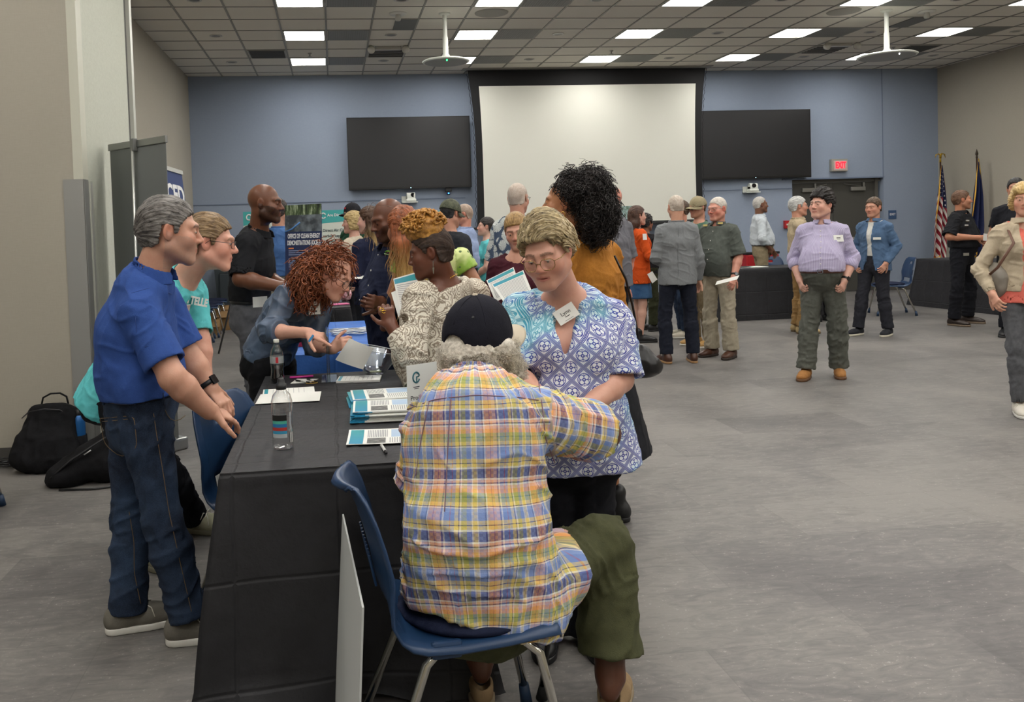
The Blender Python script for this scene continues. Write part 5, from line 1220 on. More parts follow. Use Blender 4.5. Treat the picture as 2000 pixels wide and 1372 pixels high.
def ballcap(J, b, root, mat, bill, back=False, logo=None, up=0.0, res=.0035):
    R, c, h = J['R'], J['head'], J['hs']
    def W(x, y, z): return c + R @ np.array([x, y, z + up]) * h
    f = F(); f.ell(W(0, -.015, .018), np.array([.090, .110, .112]) * h, R, 0); f.plane(W(0, 0, .012 - (.026 if back else 0)), -(R[:, 2] + R[:, 1] * .10), .004); f.ell(W(0, -.015, .012), np.array([.085, .105, .106]) * h, R, 0, 's')
    if back: f.ell(W(0, -.13, -.006), np.array([.040, .06, .048]) * h, R, .002, 's')
    V, Q = mesh_field(f, res, pad=.01); l = (V - c) @ R / h; V = V + vnormals(V, Q) * (.0012 * vnoise(l * 30))[:, None]
    o = mk_mesh('cap', V, Q, mat, root); m = MB()
    for i in range(6):       # raised seams between the panels
        a = i * math.pi / 3 + .52; pts = [W(math.sin(e) * math.cos(a) * .0902, -.015 + math.sin(e) * math.sin(a) * .1103, .018 + math.cos(e) * .1122) for e in np.linspace(.08, 1.5, 12) if not (back and e > 1.15 and abs(math.sin(a) + 1) < .3)]
        m.tube(pts, .0012, 5, flat=.5)
    put('seam', m, mat, o, True)
    put('button', MB().lathe([(0, .006), (.007, .005), (.009, 0)], (0, 0, 0), 12), bill, o, True).matrix_basis = Matrix.Translation(Vector(list(map(float, W(0, -.015, .129))))) @ Matrix([list(map(float, r)) for r in R]).to_4x4()
    m = MB()
    def bl(u, v):
        a = (u - .5) * math.pi * .95; x = .088 * math.sin(a); y = -.015 + .108 * math.cos(a) * (1 if abs(a) < 9 else 1); k = v * .075 * max(0.0, math.cos(a)) ** .5
        return W(x * (1 + v * .0), y + k, .018 - abs(x) * abs(x) * 2.2 * (1 + v) - v * .012)
    m.grid(bl, 20, 6); q = put('bill', m, bill, o, True); solid(q, .004)
    if back:
        m = MB(); m.grid(lambda u, v: W(.042 * math.sin((u - .5) * 2.2) * 1.05, -.015 - .1075 * math.cos((u - .5) * .9), -.008 + .018 * v), 10, 1); q = put('strap', m, flat('77736d', .6), o, True); solid(q, .002)
        for sx in (-1, 1): put('eyelet', MB().tube([W(sx * .045, -.085, .085), W(sx * .0455, -.0865, .0865)], .004, 8), BLACKP, o)
    if logo: logo(o, W, R, h)
    return o
def fin(O, J, r):
    t_ = O['top']; sm = flat('8a6a78', .8)
    pxline(t_, [(795, 800), (850, 780), (930, 772), (1010, 776), (1052, 782)], .0015, sm, step=7); pxline(t_, [(1052, 745), (1060, 800), (1066, 860), (1084, 905)], .0015, sm, step=7); pxline(t_, [(880, 780), (876, 850), (872, 930), (868, 1000)], .0015, sm, step=9); pxline(t_, [(838, 785), (822, 860), (812, 930)], .0015, sm, step=9)
person('seated man in a madras plaid shirt, navy cap and curly grey hair', J, b, near=2, top=dict(mat=PLAID, name='shirt', sleeve='short', slen=.86, ease=.028, sw=.030, flare=.018, hem='out', hl=.075, hw=1.04, neck='polo', nd=.0, amp=.009, sit=.40, hemn=(-.34, -.1, -1)),
    legs=dict(mat=OLIVE, ease=.016, flare=.045, t1=.84, amp=.009), shoes=dict(mat=cloth('tan_suede', '8a7256', '97805f'), sole=flat('8a7a62', .7), L=.285, mule=True, pitch=dict(r=-.0)),
    hair=dict(fn=afro, mat=hair_material('grey_curls', 'b4ac9e', 'ece5d8', .8), cap_m=cloth('navy_cap_cotton', '16161f', '1e1e28'), bill=flat('c4b8a2', .7)), hands=dict(l=dict(curl=.8), r=dict(curl=.6)), finish=fin)
# --- the woman in the blue knotwork blouse
LATT = lattice()
J = skeleton(1.64, (0, 0), -112, head=(-12, 20, 6), hs=1.0, W=K(head=(1068, 494, 2.88), neck=(1105, 572, 2.98), top=(1108, 602, 3.0), chest=(1110, 672, 3.0), waist=(1115, 772, 3.0), pelvis=(1120, 850, 3.0),
    shr=(1018, 612, 3.06), shl=(1198, 628, 2.98), ell=(1212, 742, 2.90), wrl=(1140, 802, 2.74), elr=(1000, 730, 2.92), wrr=(1075, 800, 2.74), hipr=(1085, 875, 3.02), hipl=(1160, 880, 2.98), kneer=(1095, 1060, 3.0), kneel=(1160, 1060, 2.96), ankler=(1068, 1243, 2.93), anklel=(1152, 1250, 2.88)))
J['toer'] = A(-.3, -.9, 0); J['toel'] = A(.05, -1, 0)
b = dict(skin='d3a18c', lips='b5605c', brow='5a4636', m=1.13, bust=1.35, belly=.05, face=1.12, jaw=1.12, arm=1.12, hips=1.12, mouth=.25, eyes=.75, gaze=(0, -.5), neckw=1.02, waist=1.08)
def fin(O, J, r):
    R, c, h = J['R'], J['head'], J['hs']; e = c + R @ np.array([-.082, -.005, -.035]) * h
    pxbadge(O['top'], 1105, 622, .080, .055, up=nrm(P(1090, 592, 2.74) - P(1118, 640, 2.74)), out=.060, flatten=2.5, lines=[('Lynn', .004, .020), ('|.018', -.010, .0025), ('|.034', -.022, .0012)])
def layered(J, b, root, near, mat=None, mat2=None):
    o = hair_cap(J, b, root, mat, .018, res=.0034, rough=.011, flow=-11, vol=(.006, .0, .014), low=[-.055, -.052, -.03, .018, .018, .0, .01, .03, .056, .072, .08])
    R, c, h = J['R'], J['head'], J['hs']; rg = np.random.default_rng(8); m = MB()
    for i in range(520):
        az = rg.normal() * .95; t0 = rg.random() * 1.9 - .55; p = np.array([math.sin(az) * .094 * math.cos(t0 * .8), -.018 + .112 * math.sin(t0), .03 + .118 * math.cos(t0) * math.cos(az * .9)])
        if p[2] < .02: continue
        if p[1] > .04 and p[2] < .09: continue
        d = np.array([-.75, -.55, .12 if p[1] > 0 else -.5]); d = d - nrm(p) * (d @ nrm(p)) * .9; q0 = c + R @ p * h
        strand(m, q0, R @ nrm(d), .045 + .025 * rg.random(), .0034, 1, .003, .8, n=7, droop=.16, sides=4)
    me = bpy.data.meshes.new('lock'); me.from_pydata(m.v, [], m.f); a = me.attributes.new('hc', 'FLOAT_VECTOR', 'POINT'); a.data.foreach_set('vector', (np.array(m.v, np.float32) * 70).ravel()); link('lock', me, mat2 or mat, o, True)
person('woman with short streaked blonde hair and wire glasses in a blue and white knotwork blouse', J, b, near=2, top=dict(mat=LATT, name='blouse', sleeve='short', slen=.96, ease=.016, sw=.018, flare=.022, hem='out', hl=.12, hw=1.12, neck='v', vd=.14, vw=.085, nd=.0, amp=.005), legs=dict(mat=BLACKT, ease=.012, flare=.03), shoes=dict(mat=BLACKP, L=.26),
    hair=dict(fn=layered, mat=hair_material('streaked_blonde', '3c2f22', 'd2be92', .45), mat2=hair_material('streaked_blonde_light', '8d7654', 'd9c8a2', .45)), glass=dict(mat=flat('a88a58', .25, .9), w=.025, hh=.021, rnd=2.6, up=-.006), hands=dict(r=dict(curl=.6), l=dict(curl=.6)), finish=fin)
# --- the woman with long black curls, mustard sweater
J = skeleton(1.76, (0, 0), 158, head=(-6, -2, 0), hs=1.02, W=K(head=(1104, 398, 3.92), neck=(1135, 462, 3.98), top=(1142, 486, 4.0), chest=(1150, 540, 4.0), waist=(1152, 610, 4.0), pelvis=(1160, 672, 4.0), shr=(1188, 500, 4.16), shl=(1100, 500, 3.86), elr=(1200, 600, 4.2), wrr=(1150, 640, 4.35), ell=(1090, 610, 3.86), wrl=(1060, 600, 4.05)))
for q, dx in (('r', .07), ('l', -.07)):
    J['hip' + q] = J['pelvis'] + A(dx, dx, -.05); J['knee' + q] = J['hip' + q] + A(.02, .03, -.42); J['ankle' + q] = A(J['hip' + q][0] + .03, J['hip' + q][1], .09)
b = dict(skin='b27d58', lips='8f4f48', brow='1c1512', m=.98, bust=1, nose=1.05, arm=.95)
def fin(O, J, r):
    R, c, h = J['R'], J['head'], J['hs']; e = c + R @ np.array([-.084, -.008, -.048]) * h
    put('hoop_earring', MB().tube([e + R @ np.array([0, .011 * math.cos(a), .016 * math.sin(a) - .006]) for a in np.linspace(0, 6.28, 24)], .0024, 6), flat('d6a95a', .2, .95), O['body'], True)
person('woman with long black curls in a mustard sweater standing behind the knotwork blouse', J, b, near=2, top=dict(mat=cloth('mustard_knit', 'a86e2a', 'bb7d33', scale=80, bump=.5), name='sweater', sleeve='long', ease=.022, sw=.024, hem='out', hl=.05, neck='crew', amp=.006), legs=dict(mat=cloth('black_skirt', '17181c', '202126'), skirt=1.15, fl=.12), bare=True, shoes=dict(mat=BLACKP, boot=True),
    hair=dict(fn=curls, mat=hair_material('black_curls', '0f0c0c', '2e2725', .35), vol=[((0, -.045, .055), (.096, .095, .11)), ((.0, -.12, .06), (.10, .09, .115)), ((.0, -.15, -.03), (.115, .09, .11)), ((.0, -.14, -.09), (.09, .07, .08))], n=1700, L_=.062, r=.0030, turns=3.2, cr=.0105, droop=.10, seed=4, sides=3), hands=dict(l=dict(hide=True), r=dict(hide=True)), finish=fin)
# ------------------------------------------------------------------ the people across the room
def std(px, py, H, face, head=(0, 0, 0), hx=None, **k):
    "a standing skeleton with its feet at photo pixel (px, py)"
    q = PZ(px, py, 0.0); return skeleton(H, (q[0], q[1]), face, head=head, **k)
BROWNSHOE = flat('4a2d20', .35); TANSOLE = flat('a98358', .6); DARKNAVY = cloth('dark_navy_wool', '1a1d27', '222633', bump=.3)
BLZ = cloth('grey_wool', '75787a', '85888a', scale=120, bump=.3)
def arms(front=None, **k):
    d = {}
    for q, sg in (('r', 1), ('l', -1)):
        p = k.get(q) or front
        if not p: continue
        A_ = {'down': ((.225, -.02, 1.11), (.24, .06, .86)), 'pocket': ((.255, -.06, 1.13), (.19, .08, .93)), 'fold': ((.235, .05, 1.12), (.06, .20, 1.14)), 'hold': ((.225, -.01, 1.11), (.12, .20, 1.04)),
              'hip': ((.29, -.06, 1.12), (.17, .09, 1.00)), 'clasp': ((.215, .02, 1.10), (.05, .20, .95)), 'back': ((.225, -.10, 1.12), (.10, -.16, .95)), 'up': ((.23, .05, 1.14), (.14, .26, 1.28))}[p]
        d['el' + q] = (A_[0][0] * sg, A_[0][1], A_[0][2]); d['wr' + q] = (A_[1][0] * sg, A_[1][1], A_[1][2])
    return d
# gray blazer man, back to us
J = std(1327, 708, 1.755, 84, head=(4, 6, 0), L=arms(l='hold', r='down'), stance=.14)
b = dict(skin='cf9f86', hairline='short', arm=1.0, m=1.02, chest=1.03)
def fin(O, J, r):
    pxline(O['top'], [(1325, 440), (1324, 500), (1325, 560)], .002, flat('5c5f61', .8), out=.002)
person('man in a light grey blazer and dark trousers standing with his back turned', J, b, near=1, top=dict(mat=BLZ, name='jacket', sleeve='long', ease=.022, sw=.016, hem='out', hl=.14, hw=1.02, neck='jacket', amp=.006),
    legs=dict(mat=DARKNAVY, flare=.02, ease=.012), shoes=dict(mat=BROWNSHOE, sole=TANSOLE), hair=dict(mat=hair_material('thin_grey_hair', 'a08d7c', 'd0c6b8'), thick=.004, rough=.002, low=[-.055, -.052, -.04, .0, .03, .05, .06, .075, .09, .10, .12]), hands=dict(r=dict(curl=.6), l=dict(curl=.9)), finish=fin)
# olive shirt man
J = std(1408, 698, 1.72, 212, head=(-8, 6, 0), hs=1.05, L=dict(arms(l='down', r='down'), wrl=(-.24, .10, .90)), stance=.12)
b = dict(skin='cf9480', belly=.05, m=1.04, brow='9a9088', face=1.08, jaw=1.1, arm=1.08, warm='c46a58')
def fin(O, J, r):
    watch(J, 'l', r, t=.9, lab='black smartwatch'); w_ = J['wrl']
    for px, py in ((1407, 437), (1378, 441)): pxbadge(O['top'], px, py, .05, .022, mat=flat('b8a860', .6), name='embroidered_crest')
SHK = cloth('stone_chino', 'a39a86', 'b3aa96', bump=.4)
person('older man with glasses in a grey-green shirt and stone trousers facing the blazer', J, b, near=1, top=dict(mat=cloth('grey_green_shirt', '4f544f', '5b605a', bump=.4), sleeve='short', slen=.95, ease=.022, sw=.022, flare=.02, hem='out', hl=.06, hw=1.05, neck='polo', buttons=4, amp=.006),
    legs=dict(mat=SHK, flare=.03, ease=.016, amp=.008), shoes=dict(mat=BROWNSHOE, sole=flat('2c201a', .6)), hair=dict(mat=hair_material('short_white_hair', 'a89c90', 'd8d2c8'), thick=.005, rough=.002), glass=dict(mat=flat('8a8a88', .3, .8), w=.025, hh=.017), finish=fin)
# lavender shirt man
J = std(1610, 738, 1.71, 234, head=(-34, -2, 0), hs=1.06, L=dict(arms(r='pocket', l='pocket'), kneer=(.12, .05, .5), kneel=(-.12, -.02, .5), ankler=(.15, .10, .085), anklel=(-.12, -.12, .085), chest=(0, .0, 1.27)))
b = dict(skin='d8a996', belly=.075, m=1.10, face=1.10, jaw=1.12, brow='2c211c', arm=1.12, legs=1.12, brows=.9, neckw=1.05)
def fin(O, J, r):
    watch(J, 'l', r, t=.95, lab='black square smartwatch'); pxbadge(O['top'], 1637, 466, .088, .062, lines=[('|.036', .004, .008), ('|.028', -.008, .003)])
person('young man in a lavender striped shirt and grey trousers with hands in his pockets', J, b, near=1, top=dict(mat=stripes('lavender_stripes', 'a59cbc', 'c0b9d2', .010), sleeve='rolled', slen=.45, ease=.014, sw=.012, neck='polo', buttons=7, amp=.006),
    legs=dict(mat=cloth('grey_chino', '54564f', '64665f', bump=.5), belt=flat('4a2a20', .4), buckle=CHROME, flare=.03, ease=.014, amp=.011), shoes=dict(mat=cloth('tan_suede_boot', '96683a', 'a87848'), sole=flat('6a4a30', .6), boot=True, L=.29),
    hair=dict(mat=hair_material('dark_curly_hair', '0e0c0c', '2a2422'), thick=.020, rough=.012, vol=(.004, 0, .014), low=[-.068, -.066, -.05, .0, .02, -.006, .0, .03, .052, .062, .07]), hands=dict(r=dict(curl=.9), l=dict(curl=.9)), finish=fin)
# khaki man
J = std(1566, 650, 1.74, -12, head=(-2, 0, 0), hs=1.03, L=dict(arms(r='clasp', l='clasp'), shr=(.16, -.05, 1.38)), lean=-2)
b = dict(skin='cf9a82', belly=.04, brow='a8a096')
person('grey-haired man with glasses in a tan short-sleeved shirt and brown khakis', J, b, near=1, top=dict(mat=cloth('tan_shirt', 'a8987c', 'b8a88c', bump=.4), sleeve='short', slen=.95, ease=.020, sw=.02, flare=.018, neck='polo', amp=.005),
    legs=dict(mat=cloth('brown_khaki', '86683f', '987a50', bump=.4), flare=.03, ease=.014, amp=.009), shoes=dict(mat=cloth('sand_suede', 'a8936c', 'b8a37c'), sole=flat('6a5a40', .6)), hair=dict(mat=hair_material('silver_hair', '8e8e8c', 'd8d8d4'), thick=.012, rough=.005), glass=dict(mat=flat('9a9a98', .3, .8), w=.025, hh=.017))
# blue jacket man
J = std(1710, 655, 1.69, 208, head=(-4, 6, 0), L=dict(arms(r='pocket', l='pocket'), kneel=(-.10, -.01, .5), anklel=(-.13, -.06, .085), ankler=(.16, .12, .085), kneer=(.12, .08, .5)))
b = dict(skin='c9967e', brow='3a2e26')
def fin(O, J, r): pxbadge(O['over'], 1713, 466, .085, .03)
WHITES = cloth('white_shirt', 'c9c8c2', 'd6d5cf', bump=.3)
person('man in a bright blue jacket and white shirt with black trousers by the exit door', J, b, near=1, top=dict(mat=WHITES, sleeve='long', ease=.008, sw=.004, neck='polo', amp=.004), over=dict(mat=cloth('blue_linen', '48607e', '556e8d', bump=.3), name='jacket', sleeve='long', ease=.020, sw=.014, hem='out', hl=.13, hw=1.06, neck='jacket', open=(.035, .09), amp=.006),
    legs=dict(mat=cloth('charcoal_trousers', '24252b', '2e2f36'), flare=.02, ease=.012), shoes=dict(mat=cloth('black_knit', '25262a', '303136'), sole=flat('cfcab8', .6)), hair=dict(mat=hair_material('brown_side_part', '2e221a', '6a5440'), thick=.012, rough=.004), finish=fin)
# black shirt man on the right
J = std(1880, 634, 1.76, -62, head=(38, 0, 0), hs=1.03, L=dict(elr=(.30, -.02, 1.16), wrr=(.10, .22, 1.14), ell=(-.30, .02, 1.15), wrl=(-.14, .20, 1.10)), stance=.19)
b = dict(skin='c48a6c', beard=('6a5240', .45), belly=.04, brow='4a3526', m=1.05, arm=1.08, face=1.05)
def fin(O, J, r):
    put('sunglasses', MB().tube([P(1886, 432, 9.78), P(1893, 432, 9.76)], .018, 8).tube([P(1884, 441, 9.78), P(1891, 441, 9.76)], .016, 8), flat('4a4438', .2), O['top'])
    q = hitpx(O['legs'], 1886, 497); tagcard(q[0] + A(0, -.01, 0), A(-.1, -1, 0), A(0, 0, 1), .075, .035, flat('b0aea6', .3, .6), O['legs'], 'belt_buckle')
person('man in a black short-sleeved shirt and black trousers near the flags', J, b, near=1, top=dict(mat=cloth('black_shirt', '17181b', '222327', bump=.4), sleeve='short', slen=.95, ease=.022, sw=.022, flare=.02, neck='polo', amp=.006), legs=dict(mat=BLACKT, flare=.025, ease=.014), shoes=dict(mat=flat('2c211c', .4), sole=flat('7a6a58', .6)),
    hair=dict(mat=hair_material('reddish_brown_hair', '3a261a', '7a5840'), thick=.010, rough=.005), finish=fin, hands=dict(r=dict(curl=.7), l=dict(curl=.6)))
# the woman in coral
J = std(2003, 802, 1.68, 248, head=(-18, 4, 0), hs=1.0, L=dict(elr=(.30, -.02, 1.10), wrr=(.26, .12, .92), ankler=(.10, .16, .085), kneer=(.10, .12, .5), anklel=(-.09, -.22, .10), kneel=(-.09, -.02, .49)), stance=.09)
b = dict(skin='d3a088', lips='b05a50', bust=1.05, m=.96, arm=.95, neckw=.85, brow='8a6a4c', eyes=.8)
CORAL = cloth('coral_jersey', 'd8695c', 'e27a6c'); CREAM = cloth('cream_denim', 'b3a48c', 'c4b69e', bump=.5)
def bob(J, b, root, near, mat=None):
    def ex(f, W, h, R):
        for q in (-1, 1): f.ell(W(q * .075, -.005, -.025), np.array([.030, .055, .062]) * h, R, .02)
        f.ell(W(0, -.075, -.03), np.array([.075, .05, .06]) * h, R, .02); f.cap(W(.05, .06, .075), W(-.05, .05, .07), .022 * h, .02 * h, .02)
    hair_cap(J, b, root, mat, .020, res=.0045, rough=.006, extra=ex, low=[-.09, -.09, -.085, -.085, -.08, -.075, -.06, -.02, .035, .045, .05])
def fin(O, J, r):
    sh, wr = J['shr'], J['wrr']; a = J['top'] + J['crt'] * .12 + A(0, 0, .06)
    m = MB(); pts = [a + A(0, 0, .0), a + J['cf'] * .16 - A(0, 0, .15), J['waist'] + J['crt'] * .22 + J['cf'] * .14 + A(0, 0, .02), J['waist'] + J['crt'] * .25 + J['cf'] * .06 - A(0, 0, .04)]
    m.tube(pts, .010, 8, flat=.35); put('bag_strap', m, flat('6a4a3c', .5), O['over'], True)
person('blonde woman in a coral top and cream jacket walking in with a shoulder bag', J, b, near=1, top=dict(mat=CORAL, name='top', sleeve='cap', ease=.012, sw=-.006, hem='out', hl=.12, hw=1.1, neck='scoop', vd=.02, amp=.004), over=dict(mat=CREAM, name='jacket', sleeve='long', slen=.97, ease=.018, sw=.010, hem='out', hl=.03, hw=1.04, neck='jacket', open=(.06, .10), amp=.006),
    legs=dict(mat=cloth('grey_denim', '4c4d50', '5e5f63'), flare=.008, ease=.004), shoes=dict(mat=flat('cfc9bd', .6), sole=WHITE_R, lace=LACE, L=.25), hair=dict(fn=bob, mat=hair_material('golden_bob', '94713f', 'e0c284', .4)), finish=fin)
# the dark-haired head behind her
q = PZ(1990, 652, 0); J = skeleton(1.86, (P(1984, 380, 9.0)[0], 9.0), 230); person('person with dark hair standing behind the woman in coral', J, dict(skin='b98a70'), near=0, top=dict(mat=BLACKT), legs=dict(mat=BLACKT), shoes=dict(mat=BLACKP), hair=dict(mat=hair_material('black_hair', '0e0d0d', '2a2625')))
# the man in white behind the far table
J = skeleton(1.82, (P(1484, 400, 12.75)[0], 12.75), -18, head=(14, 0, 0), hs=1.05, L=dict(arms(l='down'), elr=(.26, -.02, 1.12), wrr=(.15, .10, .97), ell=(-.27, .10, 1.14), wrl=(-.30, .22, .93)))
person('tall man in a white dress shirt and khakis behind the far black table', J, dict(skin='7d5744', belly=.045, m=1.02, face=1.05, lips='6a4038', brow='3a2c26'), near=0, top=dict(mat=cloth('pale_oxford', 'b9c0c6', 'c9cfd4', bump=.3), sleeve='long', ease=.022, sw=.024, neck='polo', amp=.006), legs=dict(mat=cloth('khaki_twill', '8a7c62', '9a8c72'), belt=flat('2c1c18', .4)), shoes=dict(mat=BLACKP),
    hair=dict(mat=hair_material('white_crop', '98948e', 'cfcbc5'), thick=.005, rough=.002, low=[-.055, -.052, -.04, .0, .03, .03, .04, .055, .075, .085, .10]))
# turquoise sleeve behind the khaki man
J = skeleton(1.62, (P(1602, 420, 11.2)[0], 11.2), 100); person('person in a turquoise T-shirt mostly hidden behind the lavender shirt', J, dict(skin='c9967e'), near=0, top=dict(mat=TEAL, ease=.02, hem='out'), legs=dict(mat=BLACKT), shoes=dict(mat=BLACKP), hair=dict(mat=hair_material('dark_brown_hair', '1c1512', '4a3a30')))
# cap and sunglasses behind the olive shirt
def cap_hair(J, b, root, near, mat=None, cap_m=None, bill=None, logo=None, up=0.0):
    hair_cap(J, b, root, mat, .006, res=.006, rough=.003); ballcap(J, b, root, cap_m, bill or cap_m, logo=logo, up=up, res=.005)
J = skeleton(1.76, (P(1364, 420, 9.5)[0], 9.5), 196, head=(0, 6, 0), stance=.12); person('man in a tan cap and wraparound sunglasses behind the grey blazer', J, dict(skin='c48f78', beard=('8a6a54', .5)), near=0, top=dict(mat=cloth('green_polo', '4e6a5a', '5a7766'), hem='out', hl=.04), legs=dict(mat=cloth('dark_khaki', '6e6048', '7e7058'), ease=.014), shoes=dict(mat=flat('b08a50', .6), sole=flat('d8d4c8', .6)),
    hair=dict(fn=cap_hair, mat=hair_material('brown_crop', '4a3628', '6a5240'), cap_m=cloth('tan_cap', '8f8468', '9d9276')), glass=dict(mat=BLACKP, w=.030, hh=.018, lens=flat('101012', .1)))
J = skeleton(1.74, (P(1330, 420, 10.3)[0], 10.3), 170, stance=.10); person('person in blue jeans and white sneakers hidden behind the grey blazer', J, dict(skin='c48f78'), near=0, top=dict(mat=NAVY, hem='out', hl=.04), legs=dict(mat=JEANS, ease=.014), shoes=dict(mat=flat('c9c2b0', .6), sole=WHITE_R), hair=dict(mat=hair_material('brown_crop_2', '3a2a20', '5a4636')))
# orange cardigan
J = std(1250, 668, 1.68, 2, head=(2, 0, 0), L=dict(arms(r='fold', l='fold')), stance=.08)
ORANGE = cloth('orange_knit', 'c24a17', 'd4561f', scale=80, bump=.4)
def fin(O, J, r): pxbadge(O['over'], 1259, 463, .05, .075)
def hair_plain(J, b, root, near, mat=None, L_=.25, width=.075, n=160, **k): longhair(J, b, root, near, mat=mat, L_=L_, width=width, n=n, **k)
person('woman with long brown hair in an orange cardigan and denim skirt', J, dict(skin='d8ab98', m=.9, bust=.9, arm=.9, neckw=.85, lips='b5645c'), near=1, top=dict(mat=cloth('red_top', '9a2c22', 'a8362a'), ease=.006, sleeve='short', sw=-.004), over=dict(mat=ORANGE, name='cardigan', sleeve='long', ease=.026, sw=.022, hem='out', hl=.20, hw=1.08, neck='crew', open=(.03, .04), amp=.005), legs=dict(mat=denim('mid_blue_denim', '2c4a6e', '46688e'), skirt=.85, fl=.02), bare=True,
    shoes=dict(mat=flat('17171a', .35), boot=True), hair=dict(fn=hair_plain, mat=hair_material('long_brown_hair', '2e1c16', '5e4234')), glass=dict(mat=flat('b09a80', .3, .8), w=.027, hh=.020), finish=fin, hands=dict(r=dict(curl=.8), l=dict(hide=True)))
J = std(1266, 646, 1.58, 30, L=arms(r='clasp', l='clasp')); person('person with dark hair in black and olive trousers behind the orange cardigan', J, dict(skin='8a5f4a'), near=0, top=dict(mat=cloth('black_top', '1b1a1d', '252428'), sleeve='long', hem='out', hl=.1), legs=dict(mat=cloth('olive_slacks', '2f3222', '3c3f2c'), ease=.014), shoes=dict(mat=BLACKP), hair=dict(mat=hair_material('black_curly_crop', '0e0c0c', '2a2422'), thick=.025, rough=.012))
# bald man in the heather grey shirt, back to us
J = skeleton(1.83, (P(1194, 420, 7.6)[0], 7.6), 122, head=(10, 0, 0), hs=1.03, L=arms(l='hold', r='down')); person('bald man in a heather grey shirt with black trousers, back turned', J, dict(skin='cf8f7c', warm='c46a58', m=1.03, belly=.03), near=1, top=dict(mat=cloth('heather_grey', '66666c', '75757b', scale=200), sleeve='elbow', ease=.022, sw=.02, flare=.012, hem='out', hl=.10, hw=1.02, neck='polo', amp=.006), legs=dict(mat=BLACKT), shoes=dict(mat=BLACKP))
# leaf print shirt
J = skeleton(1.86, (P(1012, 420, 7.2)[0], 7.2), 52, head=(2, 4, 0), hs=1.05, L=arms(l='hold', r='hold')); person('balding man with glasses in a slate shirt printed with pale leaves', J, dict(skin='c99580', scalp=('b8a898', .4), m=1.08, belly=.05), near=1, top=dict(mat=leafprint(), sleeve='elbow', ease=.030, sw=.028, flare=.025, hem='out', hl=.12, hw=1.08, neck='polo', amp=.006), legs=dict(mat=BLACKT), shoes=dict(mat=BLACKP),
    hair=dict(mat=hair_material('stubbly_grey_hair', 'a89484', 'c9bdb0'), thick=.003, rough=.001), glass=dict(mat=flat('2a2322', .3), w=.026, hh=.018))
# blonde woman, maroon top
J = skeleton(1.57, (P(1009, 440, 5.3)[0], 5.3), 250, head=(0, 18, 6), L=dict(arms(r='hold', l='hold'))); person('woman with pulled-back blonde hair in a maroon top holding leaflets', J, dict(skin='cf9d88', lips='a85c54', m=.92, bust=.9, arm=.9, neckw=.85, eyes=.7), near=1, top=dict(mat=cloth('maroon_jersey', '3c1620', '4a1e2a'), sleeve='elbow', ease=.014, hem='out', neck='scoop', vd=.0, amp=.004), legs=dict(mat=BLACKT), shoes=dict(mat=BLACKP),
    hair=dict(mat=hair_material('dark_blonde_hair', '6a4e30', 'b8945c'), thick=.010, rough=.003, low=[-.055, -.052, -.03, .018, .018, .0, .01, .03, .046, .056, .07]))
# camo cap
J = skeleton(1.74, (P(880, 440, 7.4)[0], 7.4), 40, head=(0, 12, 0)); person('person in a camouflage cap and charcoal shirt beyond the golden braids', J, dict(skin='c9967e'), near=0, top=dict(mat=cloth('charcoal_tee', '2a2c30', '34363b'), hem='out'), legs=dict(mat=BLACKT), shoes=dict(mat=BLACKP), hair=dict(fn=cap_hair, mat=hair_material('black_waves', '0e0d0d', '221f1e'), cap_m=mottled('camouflage', '23281c', '5c6048', 30)), glass=dict(mat=BLACKP))
# pale blue shirt
J = skeleton(1.76, (P(907, 430, 9.6)[0], 9.6), 148, head=(18, 6, 0)); person('balding man in a pale blue dress shirt seen past the camouflage cap', J, dict(skin='c98f7a', m=1.05, belly=.05), near=0, top=dict(mat=cloth('pale_blue_shirt', '8d9dc0', '9dadce'), sleeve='long', ease=.02, neck='polo'), legs=dict(mat=DARKNAVY), shoes=dict(mat=BLACKP), hair=dict(mat=hair_material('thin_brown_grey', '8a7060', 'b8a594'), thick=.003, rough=.001), glass=dict(mat=BLACKP))
# turquoise shirt woman
J = skeleton(1.60, (P(951, 470, 10.2)[0], 10.2), 172, head=(0, -4, 0), L=arms(r='clasp', l='clasp')); person('dark-haired woman in a turquoise T-shirt beside the leaf-print shirt', J, dict(skin='d8ab98', m=1.02, bust=1.1), near=0, top=dict(mat=TEAL, ease=.014, hem='out', hl=.05), legs=dict(mat=BLACKT), shoes=dict(mat=BLACKP), hair=dict(mat=hair_material('black_ponytail', '15100f', '2e2624'), thick=.012))
# light blue polo behind the poster
J = skeleton(1.84, (P(545, 430, 8.6)[0], 8.6), 62, head=(0, 6, 0), L=arms(r='hold', l='down')); person('man in a light blue polo half hidden by the dark poster board', J, dict(skin='c9967e', m=1.05), near=1, top=dict(mat=cloth('light_blue_polo', '4a6ea4', '577bb0'), sleeve='short', slen=.95, ease=.022, sw=.022, neck='polo'), legs=dict(mat=SHK), shoes=dict(mat=BLACKP), hair=dict(mat=hair_material('dark_crop', '1c1512', '3a2c26')))
